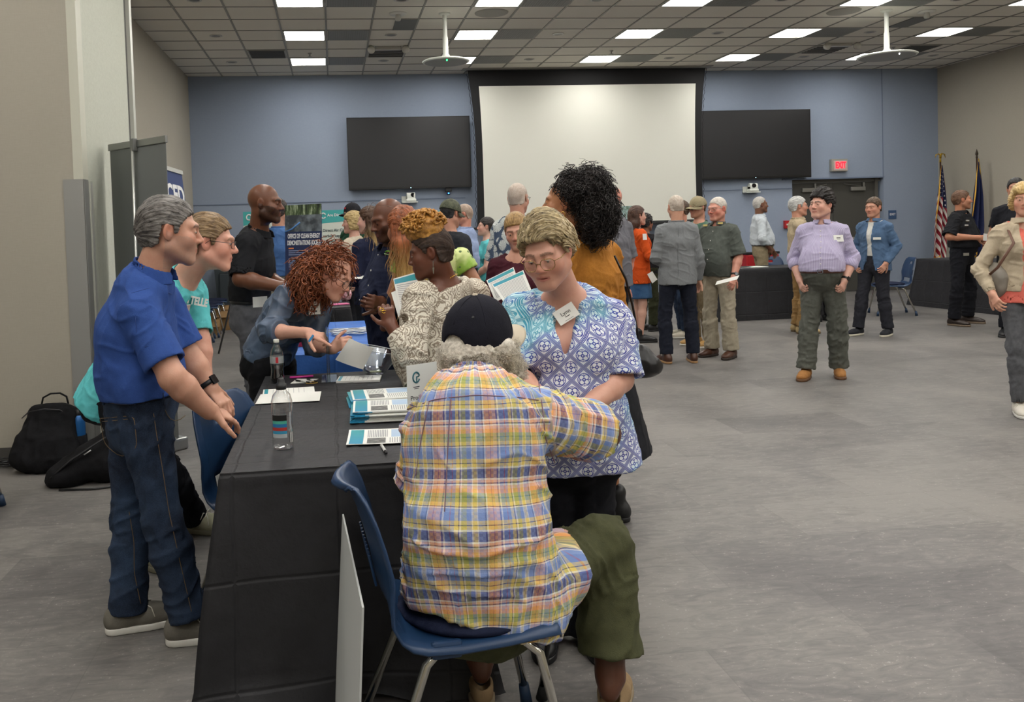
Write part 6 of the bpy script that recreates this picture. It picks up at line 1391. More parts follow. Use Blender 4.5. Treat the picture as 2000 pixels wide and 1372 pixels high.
# three people at the white board
def caplogo(o, W, R, h): put('cap_patch', MB().box((-.016, -.010, -.001), (.016, .010, .002), R=np.stack([R[:, 0], nrm(R[:, 2] - R[:, 1] * .4), nrm(R[:, 1] + R[:, 2] * .4)], 1), c=W(0, .083, .075)), flat('a82028', .6), o)
J = skeleton(1.82, (P(689, 430, 10.0)[0], 10.0), 215, head=(0, 6, 0)); person('person in a black cap with a red patch by the white board', J, dict(skin='c9967e'), near=0, top=dict(mat=cloth('dark_green_shirt', '1f4030', '28503c')), legs=dict(mat=BLACKT), shoes=dict(mat=BLACKP), hair=dict(fn=cap_hair, mat=hair_material('brown_crop_3', '3a2a20', '5a4636'), cap_m=cloth('black_cap', '1c1c20', '26262b'), logo=caplogo))
J = skeleton(1.70, (P(690, 450, 9.35)[0], 9.35), 150, head=(20, 0, 0), hs=1.0, L=arms(r='hold', l='hold')); person('woman with a blonde bob in a cream top facing the white board', J, dict(skin='d8ab98', m=.95), near=0, top=dict(mat=cloth('cream_top', 'b8ac98', 'c6bba8'), hem='out', ease=.02), legs=dict(mat=BLACKT), shoes=dict(mat=BLACKP), hair=dict(fn=bob, mat=hair_material('ash_blonde_bob', '8a7048', 'd0b880')))
J = skeleton(1.70, (P(722, 450, 7.6)[0], 7.6), 135, head=(20, 2, 0), hs=1.0, L=arms(r='hold', l='hold')); person('woman with brown-to-blonde hair in a navy cardigan by the white board', J, dict(skin='d8ab98', m=.95, bust=1), near=1, top=dict(mat=cloth('navy_knit', '171b30', '1f243c'), sleeve='rolled', hem='out', ease=.02, neck='crew'), legs=dict(mat=BLACKT), shoes=dict(mat=BLACKP),
    hair=dict(fn=hair_plain, mat=ombre('brown_blonde_hair', '3a2619', 'c9a870', '5a3d28', 1.38, 1.62), L_=.26, width=.09))
# ------------------------------------------------------------------ wall things: screens, cameras, signs, door
SCRG = MT('tv_glass', '1d1d20', .38, spec=.5).m; TVB = flat('0b0b0d', .35)
for (x0, x1, z0, z1, tilt, lab) in ((.30, 2.50, 2.21, 3.49, 1, 'large dark wall screen between the banners and the projection screen'), (6.78, 9.0, 2.225, 3.505, 0, 'large dark wall screen over the small camera and exit door')):
    r = empty('wall_screen', ((x0 + x1) / 2, YB - .16, z0), 0, lab, 'screen', 'dark wall screens'); w_, h_ = x1 - x0, z1 - z0
    put('bezel', MB().box((-w_ / 2, 0, 0), (w_ / 2, .05, h_), bev=.006), TVB, r)
    put('display', MB().box((-w_ / 2 + .02, -.003, .04), (w_ / 2 - .02, .001, h_ - .02)), SCRG, r); put('wall_mount', MB().box((-w_ * .3, .05, h_ * .2), (w_ * .3, .16, h_ * .8)), BLACKP, r)
    tt = MT('screen_led', 'b0e8ff').emit('b0e8ff', 3).m; put('status_light', MB().box((-.006, -.004, .012), (.006, -.002, .024)), tt, r)
    if not tilt: put('side_speaker', MB().box((-w_ / 2 - .07, .05, .2), (-w_ / 2 + .02, .12, h_ - .17)), flat('22252b', .5), r)
r = empty('tv_sensor', (2.08, YB - .14, 2.19), 0, 'small black sensor with a blue light under the first wall screen', 'sensor'); put('body', MB().box((-.06, 0, -.05), (.06, .05, .02), bev=.01).box((-.03, .0, -.11), (.03, .05, -.05), bev=.012), BLACKP, r)
put('status_light', MB().box((-.012, -.004, -.085), (.012, 0, -.068)), MT('blue_led', '3080ff').emit('3080ff', 6).m, r)
# projection screen
r = empty('projection_screen', (4.64, YB - .42, 1.50), 0, 'wide white projection screen pulled down from the ceiling on the blue wall', 'screen')
hw, zt = 1.985, 2.47
def sx(v, wm, wt): return wm + (wt - wm) * (abs(v - .42) / .58) ** 2.2 * (1.0 if v > .42 else .35)
m = MB(); m.grid(lambda u, v: ((u * 2 - 1) * (sx(v, hw + .10, hw + .21)), .02, -.02 + v * (HC - 1.50 + .0)), 30, 40); o = put('black_border', m, flat('0e0e11', .8), r); solid(o, .004)
tt = MT('screen_fabric', 'dcdcd2', .85, spec=.1); put('white_surface', MB().grid(lambda u, v: ((u * 2 - 1) * sx(v, hw - .02, hw + .015), .012, v * zt + .0), 30, 30), tt.m, r)
put('bottom_bar', MB().box((-hw - .18, -.01, -.07), (hw + .18, .04, -.015), bev=.01), BLACKP, r)
m = MB()
for sg in (-1, 1):
    pts = [(sg * (sx(v, hw + .10, hw + .21) + .012 + (.02 if i % 2 else .0)), .015, -.02 + v * 2.77) for i, v in enumerate(np.linspace(0, 1, 45))]; m.tube(pts, .004, 4)
put('side_tab', m, flat('0e0e11', .8), r); put('ceiling_slot', MB().box((-hw - .30, -.12, HC - 1.50 - .012), (hw + .30, .12, HC - 1.50 - .0)), flat('9c9a93', .5), r)
# conference cameras
for (cx_, cz, yaw_, lab) in ((1.40, 1.985, .7, 'white conference camera on a wall bracket under the first wall screen'), (7.86, 1.985, -.1, 'white conference camera on a wall bracket beside the exit door')):
    r = empty('conference_camera', (cx_, YB, cz), 0, lab, 'camera', 'white wall cameras'); put('bracket', MB().box((-.16, -.16, -.02), (.12, 0, .0)).box((-.16, -.02, -.02), (-.06, 0, .1)), MIC, r)
    put('base', MB().box((-.09, -.17, .0), (.09, -.02, .05), bev=.015), MIC, r); h = put('camera_head', MB().tube([(-.075, -.095, .10), (.075, -.095, .10)], .060, 20).box((-.075, -.155, .04), (.075, -.035, .1), bev=.01), MIC, r, False)
    R_ = Rz(yaw_); c_ = np.array([0, -.095, .11]); put('camera_lens', MB().tube([c_ + R_ @ A(0, -.04, 0), c_ + R_ @ A(0, -.075, 0)], [.042, .038], 20), flat('121215', .15), h)
# exit sign
r = empty('exit_sign', (9.625, YB - .03, 2.325), 0, 'lit red EXIT sign on the blue wall above the double door', 'exit sign')
put('housing', MB().box((-.165, -.05, 0), (.165, .03, .235), bev=.008), flat('a9a69c', .4, .3), r); put('face_plate', MB().box((-.125, -.054, .02), (.155, -.05, .205)), flat('c9b8b4', .5), r)
EXR = MT('exit_red', 'ff2a3c', .5).emit('ff1428', 2.2).m; RW = np.stack([A(1, 0, 0), A(0, 0, 1), A(0, -1, 0)], 1).astype(float)
text('lettering', 'EXIT', .165, EXR, r, A(.015, -.058, .112), RW, .002, .006, sx=.62)
r = empty('room_sign', (10.74, YB - .002, 1.38), 0, 'small blue square EXIT plaque on the blue wall', 'sign'); put('plate', MB().box((-.08, -.012, 0), (.08, 0, .17), bev=.003), flat('3f5a80', .5), r); text('lettering', 'EXIT', .06, flat('e8e8ec', .6), r, A(0, -.014, .09), RW, .001, .001)
r = empty('fire_alarm_station', (P(1538, 455, YB - .04)[0], YB - .03, 1.27), 0, 'red fire alarm pull station on the blue wall beside the door', 'fire alarm'); put('housing', MB().box((-.06, -.04, 0), (.06, .03, .15), bev=.006), flat('b32028', .4), r); put('pull_handle', MB().box((-.035, -.055, .06), (.035, -.04, .09), bev=.003), flat('d8d4cc', .4), r)
# double door in its recess
DG = MT('door_grey', '4c4b47', .5, spec=.4).m
r = empty('door_1', (0, 0, 0)); r['kind'] = 'structure'
m = MB().box((DX0, YB + .10, 0), (DX0 + .05, YB + .2, DZ)).box((DX1 - .12, YB + .08, 0), (DX1 - .06, YB + .2, DZ)).box((DX0, YB + .10, DZ - .06), (DX1, YB + .2, DZ)); put('door_frame', m, flat('5c5a54', .5), r)
xm = (DX0 + DX1) / 2 - .03
for k, (a, b_) in enumerate(((DX0 + .05, xm - .003), (xm + .003, DX1 - .12))):
    d = put('door_leaf', MB().box((a, YB + .13, .01), (b_, YB + .17, DZ - .065)), DG, r)
    c_ = a + .35 if k == 0 else b_ - .35
    put('door_closer', MB().box((c_ - .15, YB + .07, DZ - .24), (c_ + .15, YB + .13, DZ - .16), bev=.01).tube([(c_ + (.1 if k == 0 else .06), YB + .09, DZ - .15), (c_ + (.35 if k == 0 else -.3), YB + .08, DZ - .10)], .008, 6).tube([(c_ + .12, YB + .09, DZ - .16), (c_ + .12, YB + .09, DZ - .08)], .02, 8), flat('8a8984', .4, .5), d)
    put('door_handle', MB().box(((b_ - .75 if k == 0 else a + .05), YB + .08, 1.0), ((b_ - .05 if k == 0 else a + .75), YB + .11, 1.06), bev=.008), METAL, d)
# ------------------------------------------------------------------ tables and cloths
def black_cloth(name, c1, c2, per=.33):
    t = MT(name, rough=.8, spec=.25); k = t.co('Object'); x, y, z = t.xyz(k); n = t.noise(k, 7, 4, .6)
    t.set('Base Color', t.ramp(n, [(.3, c1), (.7, c2)]))
    kx = ((x + n * .03) / per + .5).fract() - .5; ky = ((y + n * .03) / per).fract() - .5; kz = ((z) / per + .25).fract() - .5
    cr = (kx.abs().ss(.0, .03) * ky.abs().ss(.0, .03)).mn(kz.abs().ss(.0, .03))
    t.bump(cr * .4 + t.noise(k, 9, 5, .6) * 1.0, .6, .012); t.set('Roughness', .62); t.set('Specular IOR Level', .45); return t.m
CLOTH = black_cloth('black_polyester', '1c1c1f', '28282c'); CLOTHB = black_cloth('blue_polyester', '2f63b4', '3b70c2', .4)
def draped(name, x0, x1, y0, y1, h, mat, label, cat='tablecloth', rz=0, loc=(0, 0, 0), bottom=.0, flare=.05, amp=.018, seed=0, group=None, near=False, waves=9):
    w_, d_ = x1 - x0, y1 - y0; cxx, cyy = (x0 + x1) / 2, (y0 + y1) / 2; r = .02; per = []
    N0 = 260 if near else 110
    L_ = 2 * (w_ + d_)
    for i in range(N0):
        s = i / N0 * L_
        if s < w_: p, n_ = (x0 + s, y0), (0, -1)
        elif s < w_ + d_: p, n_ = (x1, y0 + s - w_), (1, 0)
        elif s < 2 * w_ + d_: p, n_ = (x1 - (s - w_ - d_), y1), (0, 1)
        else: p, n_ = (x0, y1 - (s - 2 * w_ - d_)), (-1, 0)
        dc = min(math.hypot(p[0] - a, p[1] - b_) for a in (x0, x1) for b_ in (y0, y1)); cw = math.exp(-(dc / .10) ** 2)
        v = np.array([p[0] - cxx, p[1] - cyy]); v = v / (np.abs(v).max() + 1e-9); out = np.array(n_) * (1 - cw) + cw * nrm(np.array([math.copysign(1, p[0] - cxx), math.copysign(1, p[1] - cyy)])); per.append((p, out, cw, s))
    nv = 36 if near else 16; V = []; 
    for j in range(nv + 1):
        t_ = j / nv; z = h + .004 - (h - bottom) * t_
        for (p, o_, cw, s) in per:
            e = flare * t_ ** 1.2 + cw * (.075 * t_) + t_ ** .7 * amp * (math.sin(s * waves + seed) + .6 * math.sin(s * waves * 2.3 + seed * 2 + t_ * 1.5)) * (.5 + .8 * cw)
            if near: e += .012 * t_ * math.sin(s * 31 + 3 * t_) * cw * 1.5
            if t_ == 0: e = 0
            if j == 1: e = max(e, .008)
            zz = z
            if near and j > nv - 5: e += .022 * (j - nv + 5) / 5 * (1 + math.sin(s * 13)); zz = max(z, .006 + .010 * (1 + math.sin(s * 17)))
            V.append((p[0] + o_[0] * e, p[1] + o_[1] * e, max(zz, bottom + .003)))
    Fc = [(j * N0 + i, (j + 1) * N0 + i, (j + 1) * N0 + (i + 1) % N0, j * N0 + (i + 1) % N0) for j in range(nv) for i in range(N0)]
    me_ = MB().add(V, Fc)
    nx, ny = (46, 100) if near else (12, 24)
    def top(u, v):
        x, y = x0 + u * w_, y0 + v * d_; z = h + .0045
        if near:
            ed = min(u, 1 - u, v, 1 - v)
            z += min(1, ed * 12) * (.0035 * max(0, 1 - abs(((x - x0) / .30 + .08 * math.sin(y * 5)) % 1 - .5) / .06) + .003 * max(0, 1 - abs(((y - y0) / .33 + .1 * math.sin(x * 6)) % 1 - .5) / .05) + .0035 * max(0, 1 - abs(x - (x0 + w_ * .52 + .10 * (v - .3))) / .008) + .0025 * max(0, 1 - abs(x - (.02 + (y - y0) * -.45)) / .008) * (v < .35))
        return (x, y, z)
    me_.grid(top, nx, ny); o = me_.build(name, mat, None, True); o.location = loc; o.rotation_euler = (0, 0, rz); tag(o, label, cat, group); return o
def table(x0, x1, y0, y1, h, label, rz=0, loc=(0, 0, 0), inset=.03):
    r = empty('folding_table', loc, rz, label, 'table', 'folding tables under cloths'); put('tabletop', MB().box((x0, y0, h - .035), (x1, y1, h), bev=.006), flat('8e8a80', .6), r)
    long_y = (y1 - y0) > (x1 - x0)
    for a in (x0 + .12, x1 - .12):
        for b_ in (y0 + .12, y1 - .12): put('leg', MB().tube([(a, b_, h - .035), (a, b_, 0)], .014, 8), flat('4a4a4c', .4, .5), r)
    return r
table(-.375, .375, 2.70, 4.47, .745, 'folding table under the black cloth where the seated man sits')
draped('tablecloth', -.382, .382, 2.69, 4.48, .745, CLOTH, 'long black tablecloth hanging to the floor with brochures and bottles on it', near=True, seed=1.2, amp=.022, waves=7)
table(-.30, .30, 5.22, 6.98, .745, 'folding table under the bright blue cloth'); draped('tablecloth', -.31, .325, 5.20, 7.0, .745, CLOTHB, 'bright blue tablecloth with white lanyards on it', seed=2, amp=.010)
table(-.26, .12, 8.3, 8.95, .745, 'folding table under the black cloth with the pink folder'); draped('tablecloth', -.28, .14, 8.28, 8.97, .745, CLOTH, 'black tablecloth with a pink folder and candy on it', seed=3)
table(5.56, 7.36, 11.68, 12.38, .745, 'folding table in front of the man in the white dress shirt'); draped('tablecloth', 5.5, 7.38, 11.66, 12.4, .745, CLOTH, 'black tablecloth in front of the man in the white dress shirt', seed=4, amp=.008, flare=.03)
table(-.9, .9, -.36, .36, .745, 'folding table under the black cloth by the flags', -1.50, (9.75, 11.68, 0)); draped('tablecloth', -.92, .92, -.38, .38, .745, CLOTH, 'black tablecloth hanging unevenly on the table by the flags', seed=5, amp=.012, rz=-1.50, loc=(9.75, 11.68, 0), flare=.10)
# ------------------------------------------------------------------ chairs
SHELL = MT('navy_plastic', '1f3a5c', .38, spec=.5).m; PADM = cloth('dark_blue_pad', '171d33', '20273f', bump=.3); BOOT = flat('1c3552', .5)
def b_chair(pad=True, label=None, loc=(0, 0, 0), rz=0):
    r = empty('stacking_chair', loc, rz, label, 'chair', 'blue plastic stacking chairs')
    prof = [(.235, .425), (.225, .445), (.18, .452), (.08, .447), (-.04, .442), (-.13, .445), (-.185, .462), (-.215, .50), (-.232, .56), (-.245, .63), (-.262, .70), (-.280, .76), (-.300, .81), (-.318, .835), (-.336, .835), (-.344, .82)]
    hwid = [.17, .195, .215, .225, .228, .225, .222, .22, .222, .225, .222, .212, .190, .155, .120, .09]
    nu = 26; m = MB(); V = []; Fc = []; pr = np.array(prof); tt = np.linspace(0, 1, 46); k0 = np.linspace(0, 1, len(prof)); X_ = np.interp(tt, k0, pr[:, 0]); Z_ = np.interp(tt, k0, pr[:, 1]); W_ = np.interp(tt, k0, hwid)
    for j in range(46):
        seat = X_[j] > -.17 and Z_[j] < .5
        for i in range(nu + 1):
            u = i / nu * 2 - 1; y = u * W_[j]; e = abs(u)
            if seat: V.append((X_[j], y, Z_[j] - .012 * (1 - e ** 2) + (.0 if e < .9 else -.018 * (e - .9) / .1)))
            else: V.append((X_[j] + .045 * e ** 2 * min(1, (Z_[j] - .45) * 6) - (.0 if e < .92 else .012), y, Z_[j]))
    for j in range(45):
        for i in range(nu):
            u = (i + .5) / nu * 2 - 1; zc = (Z_[j] + Z_[j + 1]) / 2; xc = (X_[j] + X_[j + 1]) / 2
            if xc < -.2 and .485 < zc < .545 and abs(u) < .62: continue
            if xc < -.2 and .745 < zc < .775 and abs(u) < .26: continue
            a = j * (nu + 1) + i; Fc.append((a, a + 1, a + nu + 2, a + nu + 1))
    o = m.add(V, Fc).build('shell', SHELL, r, True); solid(o, .007)
    rib = MB()
    for k in range(-5, 6): rib.tube([(-.247 - .0, k * .026, .58), (-.262, k * .026, .66)], .0035, 6)
    put('rib', rib, SHELL, o)
    if pad:
        f = F(); f.ell(A(.035, 0, .455), (.215, .21, .032), None, 0); V, Q = mesh_field(f, .012, pad=.01); mk_mesh('seat_pad', V, Q, PADM, r)
    for sy in (-1, 1):
        l1 = put('leg', MB().tube([(.05, sy * .15, .43), (.12, sy * .165, .42), (.17, sy * .185, .38), (.245, sy * .235, .03)], .0125, 10), CHROME, r, True); put('boot', MB().tube([(.238, sy * .230, .065), (.247, sy * .236, .002)], [.016, .019], 12), BOOT, l1, True)
        l2 = put('leg', MB().tube([(.02, sy * .15, .43), (-.08, sy * .165, .42), (-.13, sy * .18, .38), (-.27, sy * .225, .03)], .0125, 10), CHROME, r, True); put('boot', MB().tube([(-.262, sy * .222, .065), (-.273, sy * .227, .002)], [.016, .019], 12), BOOT, l2, True)
        put('bracket', MB().box((-.12, sy * .20 - .012, .405), (-.04, sy * .20 + .012, .45), bev=.008), SHELL, r)
    put('crossbar', MB().tube([(.03, -.15, .43), (.03, .15, .43)], .011, 8).tube([(-.05, -.16, .425), (-.05, .16, .425)], .011, 8), CHROME, r)
    return r
ch = b_chair(True, 'blue stacking chair with a padded seat under the man in plaid', (.315, 2.30, 0), .06)
def c_chair(loc, rz, label): c = copy_tree(ch); c.location = loc; c.rotation_euler = (0, 0, rz); c['label'] = label; return c
c_chair((-.25, 3.43, 0), -.47, 'blue stacking chair the blue polo man leans his hands on')
c_chair((-2.17, 4.77, 0), 0, 'blue stacking chair beside the black bags, only a leg tip in view')
for i, (x, y) in enumerate(((-1.98, 12.2), (-1.98, 12.75), (-1.98, 13.3), (-1.98, 13.85))): c_chair((x, y, 0), .1, 'blue stacking chair, %s from the camera in the row along the beige wall' % ['first', 'second', 'third', 'fourth'][i])
c_chair((7.22, 13.05, 0), -1.57, 'blue stacking chair behind the far black table by the white-shirted man')
q = PZ(1740, 555, .45); c_chair((q[0], q[1], 0), 2.8, 'blue stacking chair beyond the man in the bright blue jacket')
c_chair((-.60, 4.35, 0), 1.9, 'blue stacking chair behind the turquoise T-shirt') if False else None
# foam board, cane
pts = [A(-.050, 2.655, 0), A(-.005, 1.98, 0), A(.035, 1.98, .605), A(-.005, 2.655, .605)]; m = MB(); n_ = A(1, .06, -.07) * .005
m.add([p for p in pts] + [p + n_ for p in pts], [(3, 2, 1, 0), (4, 5, 6, 7), (0, 1, 5, 4), (1, 2, 6, 5), (2, 3, 7, 6), (3, 0, 4, 7)]); tag(put('foam_board', m, flat('bdc0be', .6)), 'blank white foam board standing against the blue chair back', 'board')
r = empty('walking_cane', PZ(1058, 1366, 0), 0, 'black walking cane beside the seated man', 'cane'); tp = P(1076, 1215, 2.47) - PZ(1058, 1366, 0); put('shaft', MB().tube([(0, 0, .03), tp, tp * 1.28], .0095, 12), flat('0d0d0f', .25), r, True); put('rubber_tip', MB().tube([(0, 0, .003), tp * .16], [.019, .014], 14), flat('121214', .8), r, True)
# ------------------------------------------------------------------ things on the black table
def thin(name, g, col='ffffff'):
    m_ = bpy.data.materials.new(name); m_.use_nodes = True; T_ = m_.node_tree; T_.nodes.remove(T_.nodes['Principled BSDF'])
    tr = T_.nodes.new('ShaderNodeBsdfTransparent'); tr.inputs[0].default_value = srgb(col); gl = T_.nodes.new('ShaderNodeBsdfGlossy'); gl.inputs['Roughness'].default_value = .04; lw = T_.nodes.new('ShaderNodeLayerWeight'); lw.inputs[0].default_value = .35
    mx = T_.nodes.new('ShaderNodeMixShader'); ad = T_.nodes.new('ShaderNodeMath'); ad.operation = 'MULTIPLY_ADD'; ad.inputs[1].default_value = .8; ad.inputs[2].default_value = g * .5; ad.use_clamp = True
    T_.links.new(lw.outputs['Facing'], ad.inputs[0]); T_.links.new(ad.outputs[0], mx.inputs[0]); T_.links.new(tr.outputs[0], mx.inputs[1]); T_.links.new(gl.outputs[0], mx.inputs[2]); T_.links.new(mx.outputs[0], T_.nodes['Material Output'].inputs[0]); return m_
ZT = .752
TEALP = MT('brochure_teal', rough=.4); k = TEALP.co('Object'); x, y, z = TEALP.xyz(k); TEALP.set('Base Color', TEALP.ramp(x * 3 + .5, [(0, '2b8fc0'), (1, '2f9c94')])); TEALP = TEALP.m
BARS = flat('8c8f92', .7); DPIC = mottled('aerial_photo', '2c2c2e', '8a8a86', 45, .5); LBL = flat('a9bfd6', .6)
def sheet(cx_, cy_, rz, w_=.216, h_=.279, z=ZT, curl=.0, kind='brochure', name='brochure', label='', cat='brochure', t=.0012, group=None, parent=None, zrot=None, thick=None):
    o = empty(name, (cx_, cy_, z), rz, label, cat, group); t = thick or t
    f_ = lambda x, y: curl * ((x / w_) ** 2 * 4 + (y / h_) ** 2 * 2)
    p = MB(); p.grid(lambda u, v: ((u - .5) * w_, (v - .5) * h_, t + f_((u - .5) * w_, (v - .5) * h_)), 8, 8); p.grid(lambda u, v: ((.5 - u) * w_, (v - .5) * h_, f_((u - .5) * w_, (v - .5) * h_)), 8, 8)
    for a, b_ in (((-.5, -.5), (.5, -.5)), ((.5, -.5), (.5, .5)), ((.5, .5), (-.5, .5)), ((-.5, .5), (-.5, -.5))): p.grid(lambda u, v: ((a[0] + (b_[0] - a[0]) * u) * w_, (a[1] + (b_[1] - a[1]) * u) * h_, v * t + f_((a[0] + (b_[0] - a[0]) * u) * w_, (a[1] + (b_[1] - a[1]) * u) * h_)), 8, 1)
    put('page', p, PAPER, o)
    def patch(nm, x0, x1, y0, y1, mat, n=6):
        m = MB(); m.grid(lambda u, v: ((x0 + (x1 - x0) * u) * w_, (y0 + (y1 - y0) * v) * h_, t + .0006 + f_((x0 + (x1 - x0) * u) * w_, (y0 + (y1 - y0) * v) * h_)), n, n); return put(nm, m, mat, o)
    if kind == 'brochure':
        patch('header_band', -.47, .47, .30, .47, TEALP); patch('photo', -.44, -.05, .02, .25, DPIC); patch('text_box', -.02, .44, -.40, -.05, LBL)
        m = MB()
        for i in range(12):
            for (x0, x1, y0, dy) in ((-.44, -.06, -.04, .030), (.0, .44, .24, .022)):
                y_ = y0 - i * dy; m.grid(lambda u, v, x0=x0, x1=x1, y_=y_: ((x0 + (x1 - x0) * u) * w_, (y_ + .010 * v) * h_, t + .0007 + f_((x0 + (x1 - x0) * u) * w_, y_ * h_)), 3, 1)
        put('text_line', m, BARS, o)
    elif kind == 'form':
        patch('header_band', -.47, .47, .40, .47, TEALP); m = MB()
        for i in range(7): m.grid(lambda u, v, i=i: ((-.42 + .84 * u) * w_, (.3 - i * .1 + .006 * v) * h_, t + .0007), 2, 1)
        put('text_line', m, BARS, o)
    return o
def put_at(px, py, z=ZT): return PZ(px, py, z)
sheet(.166, 3.015, 1.50, .216, .285, curl=.004, label='single teal-headed fact sheet lying flat closest to the seated man', name='brochure')
def pile(name, cx_, cy_, rz, n, w_, h_, label, seed):
    rg = np.random.default_rng(seed); r = empty(name, (cx_, cy_, ZT), rz, label, 'brochures', None); z = 0
    for i in range(n):
        dx, dy, a = rg.normal() * .004, rg.normal() * .007 + (.008 * math.sin(i * .9)), rg.normal() * .015; th = .0030; m = MB().box((-w_ / 2, -h_ / 2, z), (w_ / 2, h_ / 2, z + th), R=Rz(a), c=A(dx, dy, 0)); put('leaflet', m, PAPER, r)
        m = MB().box((-w_ / 2 - .0004, h_ * .30, z + .0002), (w_ / 2 + .0004, h_ / 2 + .0004, z + th + .0002), R=Rz(a), c=A(dx, dy, 0)); put('header_band', m, TEALP, r)
        z += th + .0003
    o = sheet(0, 0, 0, w_, h_, z=z + .0005, label=None, cat=None); 
    for c in list(o.children): c.parent = r; c.location = (0, 0, z + .0005)
    bpy.data.objects.remove(o); return r
for nm, cy_, n, rz, lab, sd in (('brochure_stack', 3.36, 13, 1.53, 'thicker stack of teal-headed leaflets nearer the single sheet', 1), ('brochure_stack', 3.66, 10, 1.60, 'stack of teal-headed leaflets next to the notepad, farther from the seated man', 2)): pile(nm, .195, cy_, rz, n, .216, .285, lab, sd)
def notepad():
    q = PZ(702, 744, ZT); r = sheet(q[0] - .0, q[1] + .02, 1.45 + 1.57 - 1.57, .14, .216, z=ZT, kind='form', name='notepad', label='small white form pad with a blue edge beside the glass bowl', cat='notepad', thick=.010); return r
notepad()
q = PZ(556, 772, ZT); sheet(-.225, 3.84, 1.55, .216, .279, kind='', name='paper_sheet', label='white paper lying on top beside the clear water bottle', cat='paper', z=ZT + .0025); sheet(-.235, 3.98, 1.62, .216, .24, kind='form', name='paper_sheet', label='printed paper partly under the blank sheet near the cola bottle', cat='paper')
# water bottle
BOT = thin('clear_plastic', .10); WATER = glass('water', 'eef4f0', .0, 1.33); q = PZ(553, 880, ZT)
r = empty('water_bottle', (q[0], q[1] + .02, ZT), .3, 'clear plastic water bottle with a black sport cap near the table corner', 'bottle')
put('bottle_body', MB().lathe([(0, .003), (.028, .001), (.035, .006), (.0365, .02), (.036, .10), (.0345, .14), (.0365, .17), (.0365, .215), (.030, .245), (.018, .262), (.0155, .275)], n=36), BOT, r, True)
put('cap', MB().lathe([(.017, .268), (.0185, .272), (.0185, .292), (.013, .296), (.012, .31), (.009, .318), (0, .319)], n=28), BLACKP, r, True)
lb = MT('bottle_label', rough=.4); k = lb.co('Object'); x, y, z = lb.xyz(k); lb.set('Base Color', lb.ramp(z * 5.2, [(.0, 'b8c0c4'), (.40, '3f9ac0'), (.47, 'b83a34'), (.55, '2a7ab0'), (.63, '4fae9a'), (.70, '1a1a1c'), (.86, 'c8d0d4')], 'CONSTANT'))
m = MB(); m.grid(lambda u, v: (.0372 * math.cos(u * 1.5 - 2.9), .0372 * math.sin(u * 1.5 - 2.9), .06 + .10 * v), 10, 4); put('label_band', m, lb.m, r, True)
m = MB(); m.grid(lambda u, v: (.0374 * math.cos(u * .5 - 1.2), .0374 * math.sin(u * .5 - 1.2), .035 + .045 * v), 6, 2); bc_ = MT('barcode', rough=.6); xx = bc_.xyz(bc_.co('Object'))[0]; bc_.set('Base Color', bc_.mix(((xx * 900).sin() + (xx * 2300).sin()).gt(.1), 'e6e6e2', '1c1c1e')); put('barcode_label', m, bc_.m, r, True)
r.scale = (1, 1, .775)
# cola bottle
q = PZ(542, 748, ZT); r = empty('cola_bottle', (q[0], q[1] + .02, ZT), 0, 'half-full cola bottle with a white cap on the black table', 'bottle')
put('bottle_body', MB().lathe([(0, .004), (.025, .001), (.034, .010), (.036, .03), (.032, .07), (.0345, .10), (.036, .15), (.030, .18), (.017, .205), (.0135, .215), (.0135, .228)], n=32), BOT, r, True)
put('cola', MB().lathe([(0, .005), (.026, .003), (.033, .012), (.0345, .03), (.0305, .07), (.033, .095), (0, .096)], n=28), flat('140806', .1), r, True)
put('cap', MB().lathe([(.0145, .222), (.015, .224), (.015, .238), (.012, .240), (0, .240)], n=24), flat('d4d4cc', .4), r, True)
m = MB(); m.grid(lambda u, v: (.0362 * math.cos(u * 6.2832), .0362 * math.sin(u * 6.2832), .108 + .040 * v), 28, 1, True); lb = put('label_band', m, flat('b4b8ba', .35, .3), r, True)
put('logo_block', MB().box((-.004, -.0375, .112), (.010, -.036, .144)), flat('b3202c', .5), lb)
r.scale = (.95, .95, .90)
# pen, marker, card, band
q1, q2 = PZ(745, 870, ZT + .006), PZ(754, 884, ZT + .006); r = empty('pen', q1, 0, 'white pen with a black tip below the single fact sheet', 'pen', None); put('barrel', MB().tube([(0, 0, 0), (q2 - q1) * .85], .0052, 12), flat('c9c9c4', .4), r, True); put('pen_tip', MB().tube([(q2 - q1) * .85, (q2 - q1) * 1.1], [.0055, .004], 12), BLACKP, r, True)
q1, q2 = PZ(566, 738, ZT + .008), PZ(612, 735, ZT + .008); tag(put('highlighter', MB().tube([q1, q2], .0075, 10, flat=.8), flat('d83a9c', .4), None, True), 'bright pink marker lying by the cola bottle', 'marker')
a = [PZ(x_, y_, ZT) for x_, y_ in ((567, 750), (607, 748), (622, 741), (580, 741))]; r = empty('business_card', a[0], 0, 'small printed cards with black pens by the pink marker', 'cards'); put('card', MB().add([p - a[0] for p in a] + [p - a[0] + A(0, 0, .002) for p in a], [(3, 2, 1, 0), (4, 5, 6, 7), (0, 1, 5, 4), (1, 2, 6, 5), (2, 3, 7, 6), (3, 0, 4, 7)]), PAPER, r)
for (x1, y1, x2, y2, lab) in ((578, 743, 604, 747, 'black and white pen lying on the cards, closer to the marker'), (600, 741, 618, 745, 'black pen lying across the end of the cards')):
    q1, q2 = PZ(x1, y1, ZT + .008), PZ(x2, y2, ZT + .008); r = empty('ballpoint_pen', q1, 0, lab, 'pen'); put('barrel', MB().tube([(0, 0, 0), q2 - q1], .0042, 8), BLACKP, r, True); put('grip', MB().tube([(q2 - q1) * .4, (q2 - q1) * .8], .0050, 8), flat('d8d8d4', .4), r, True)
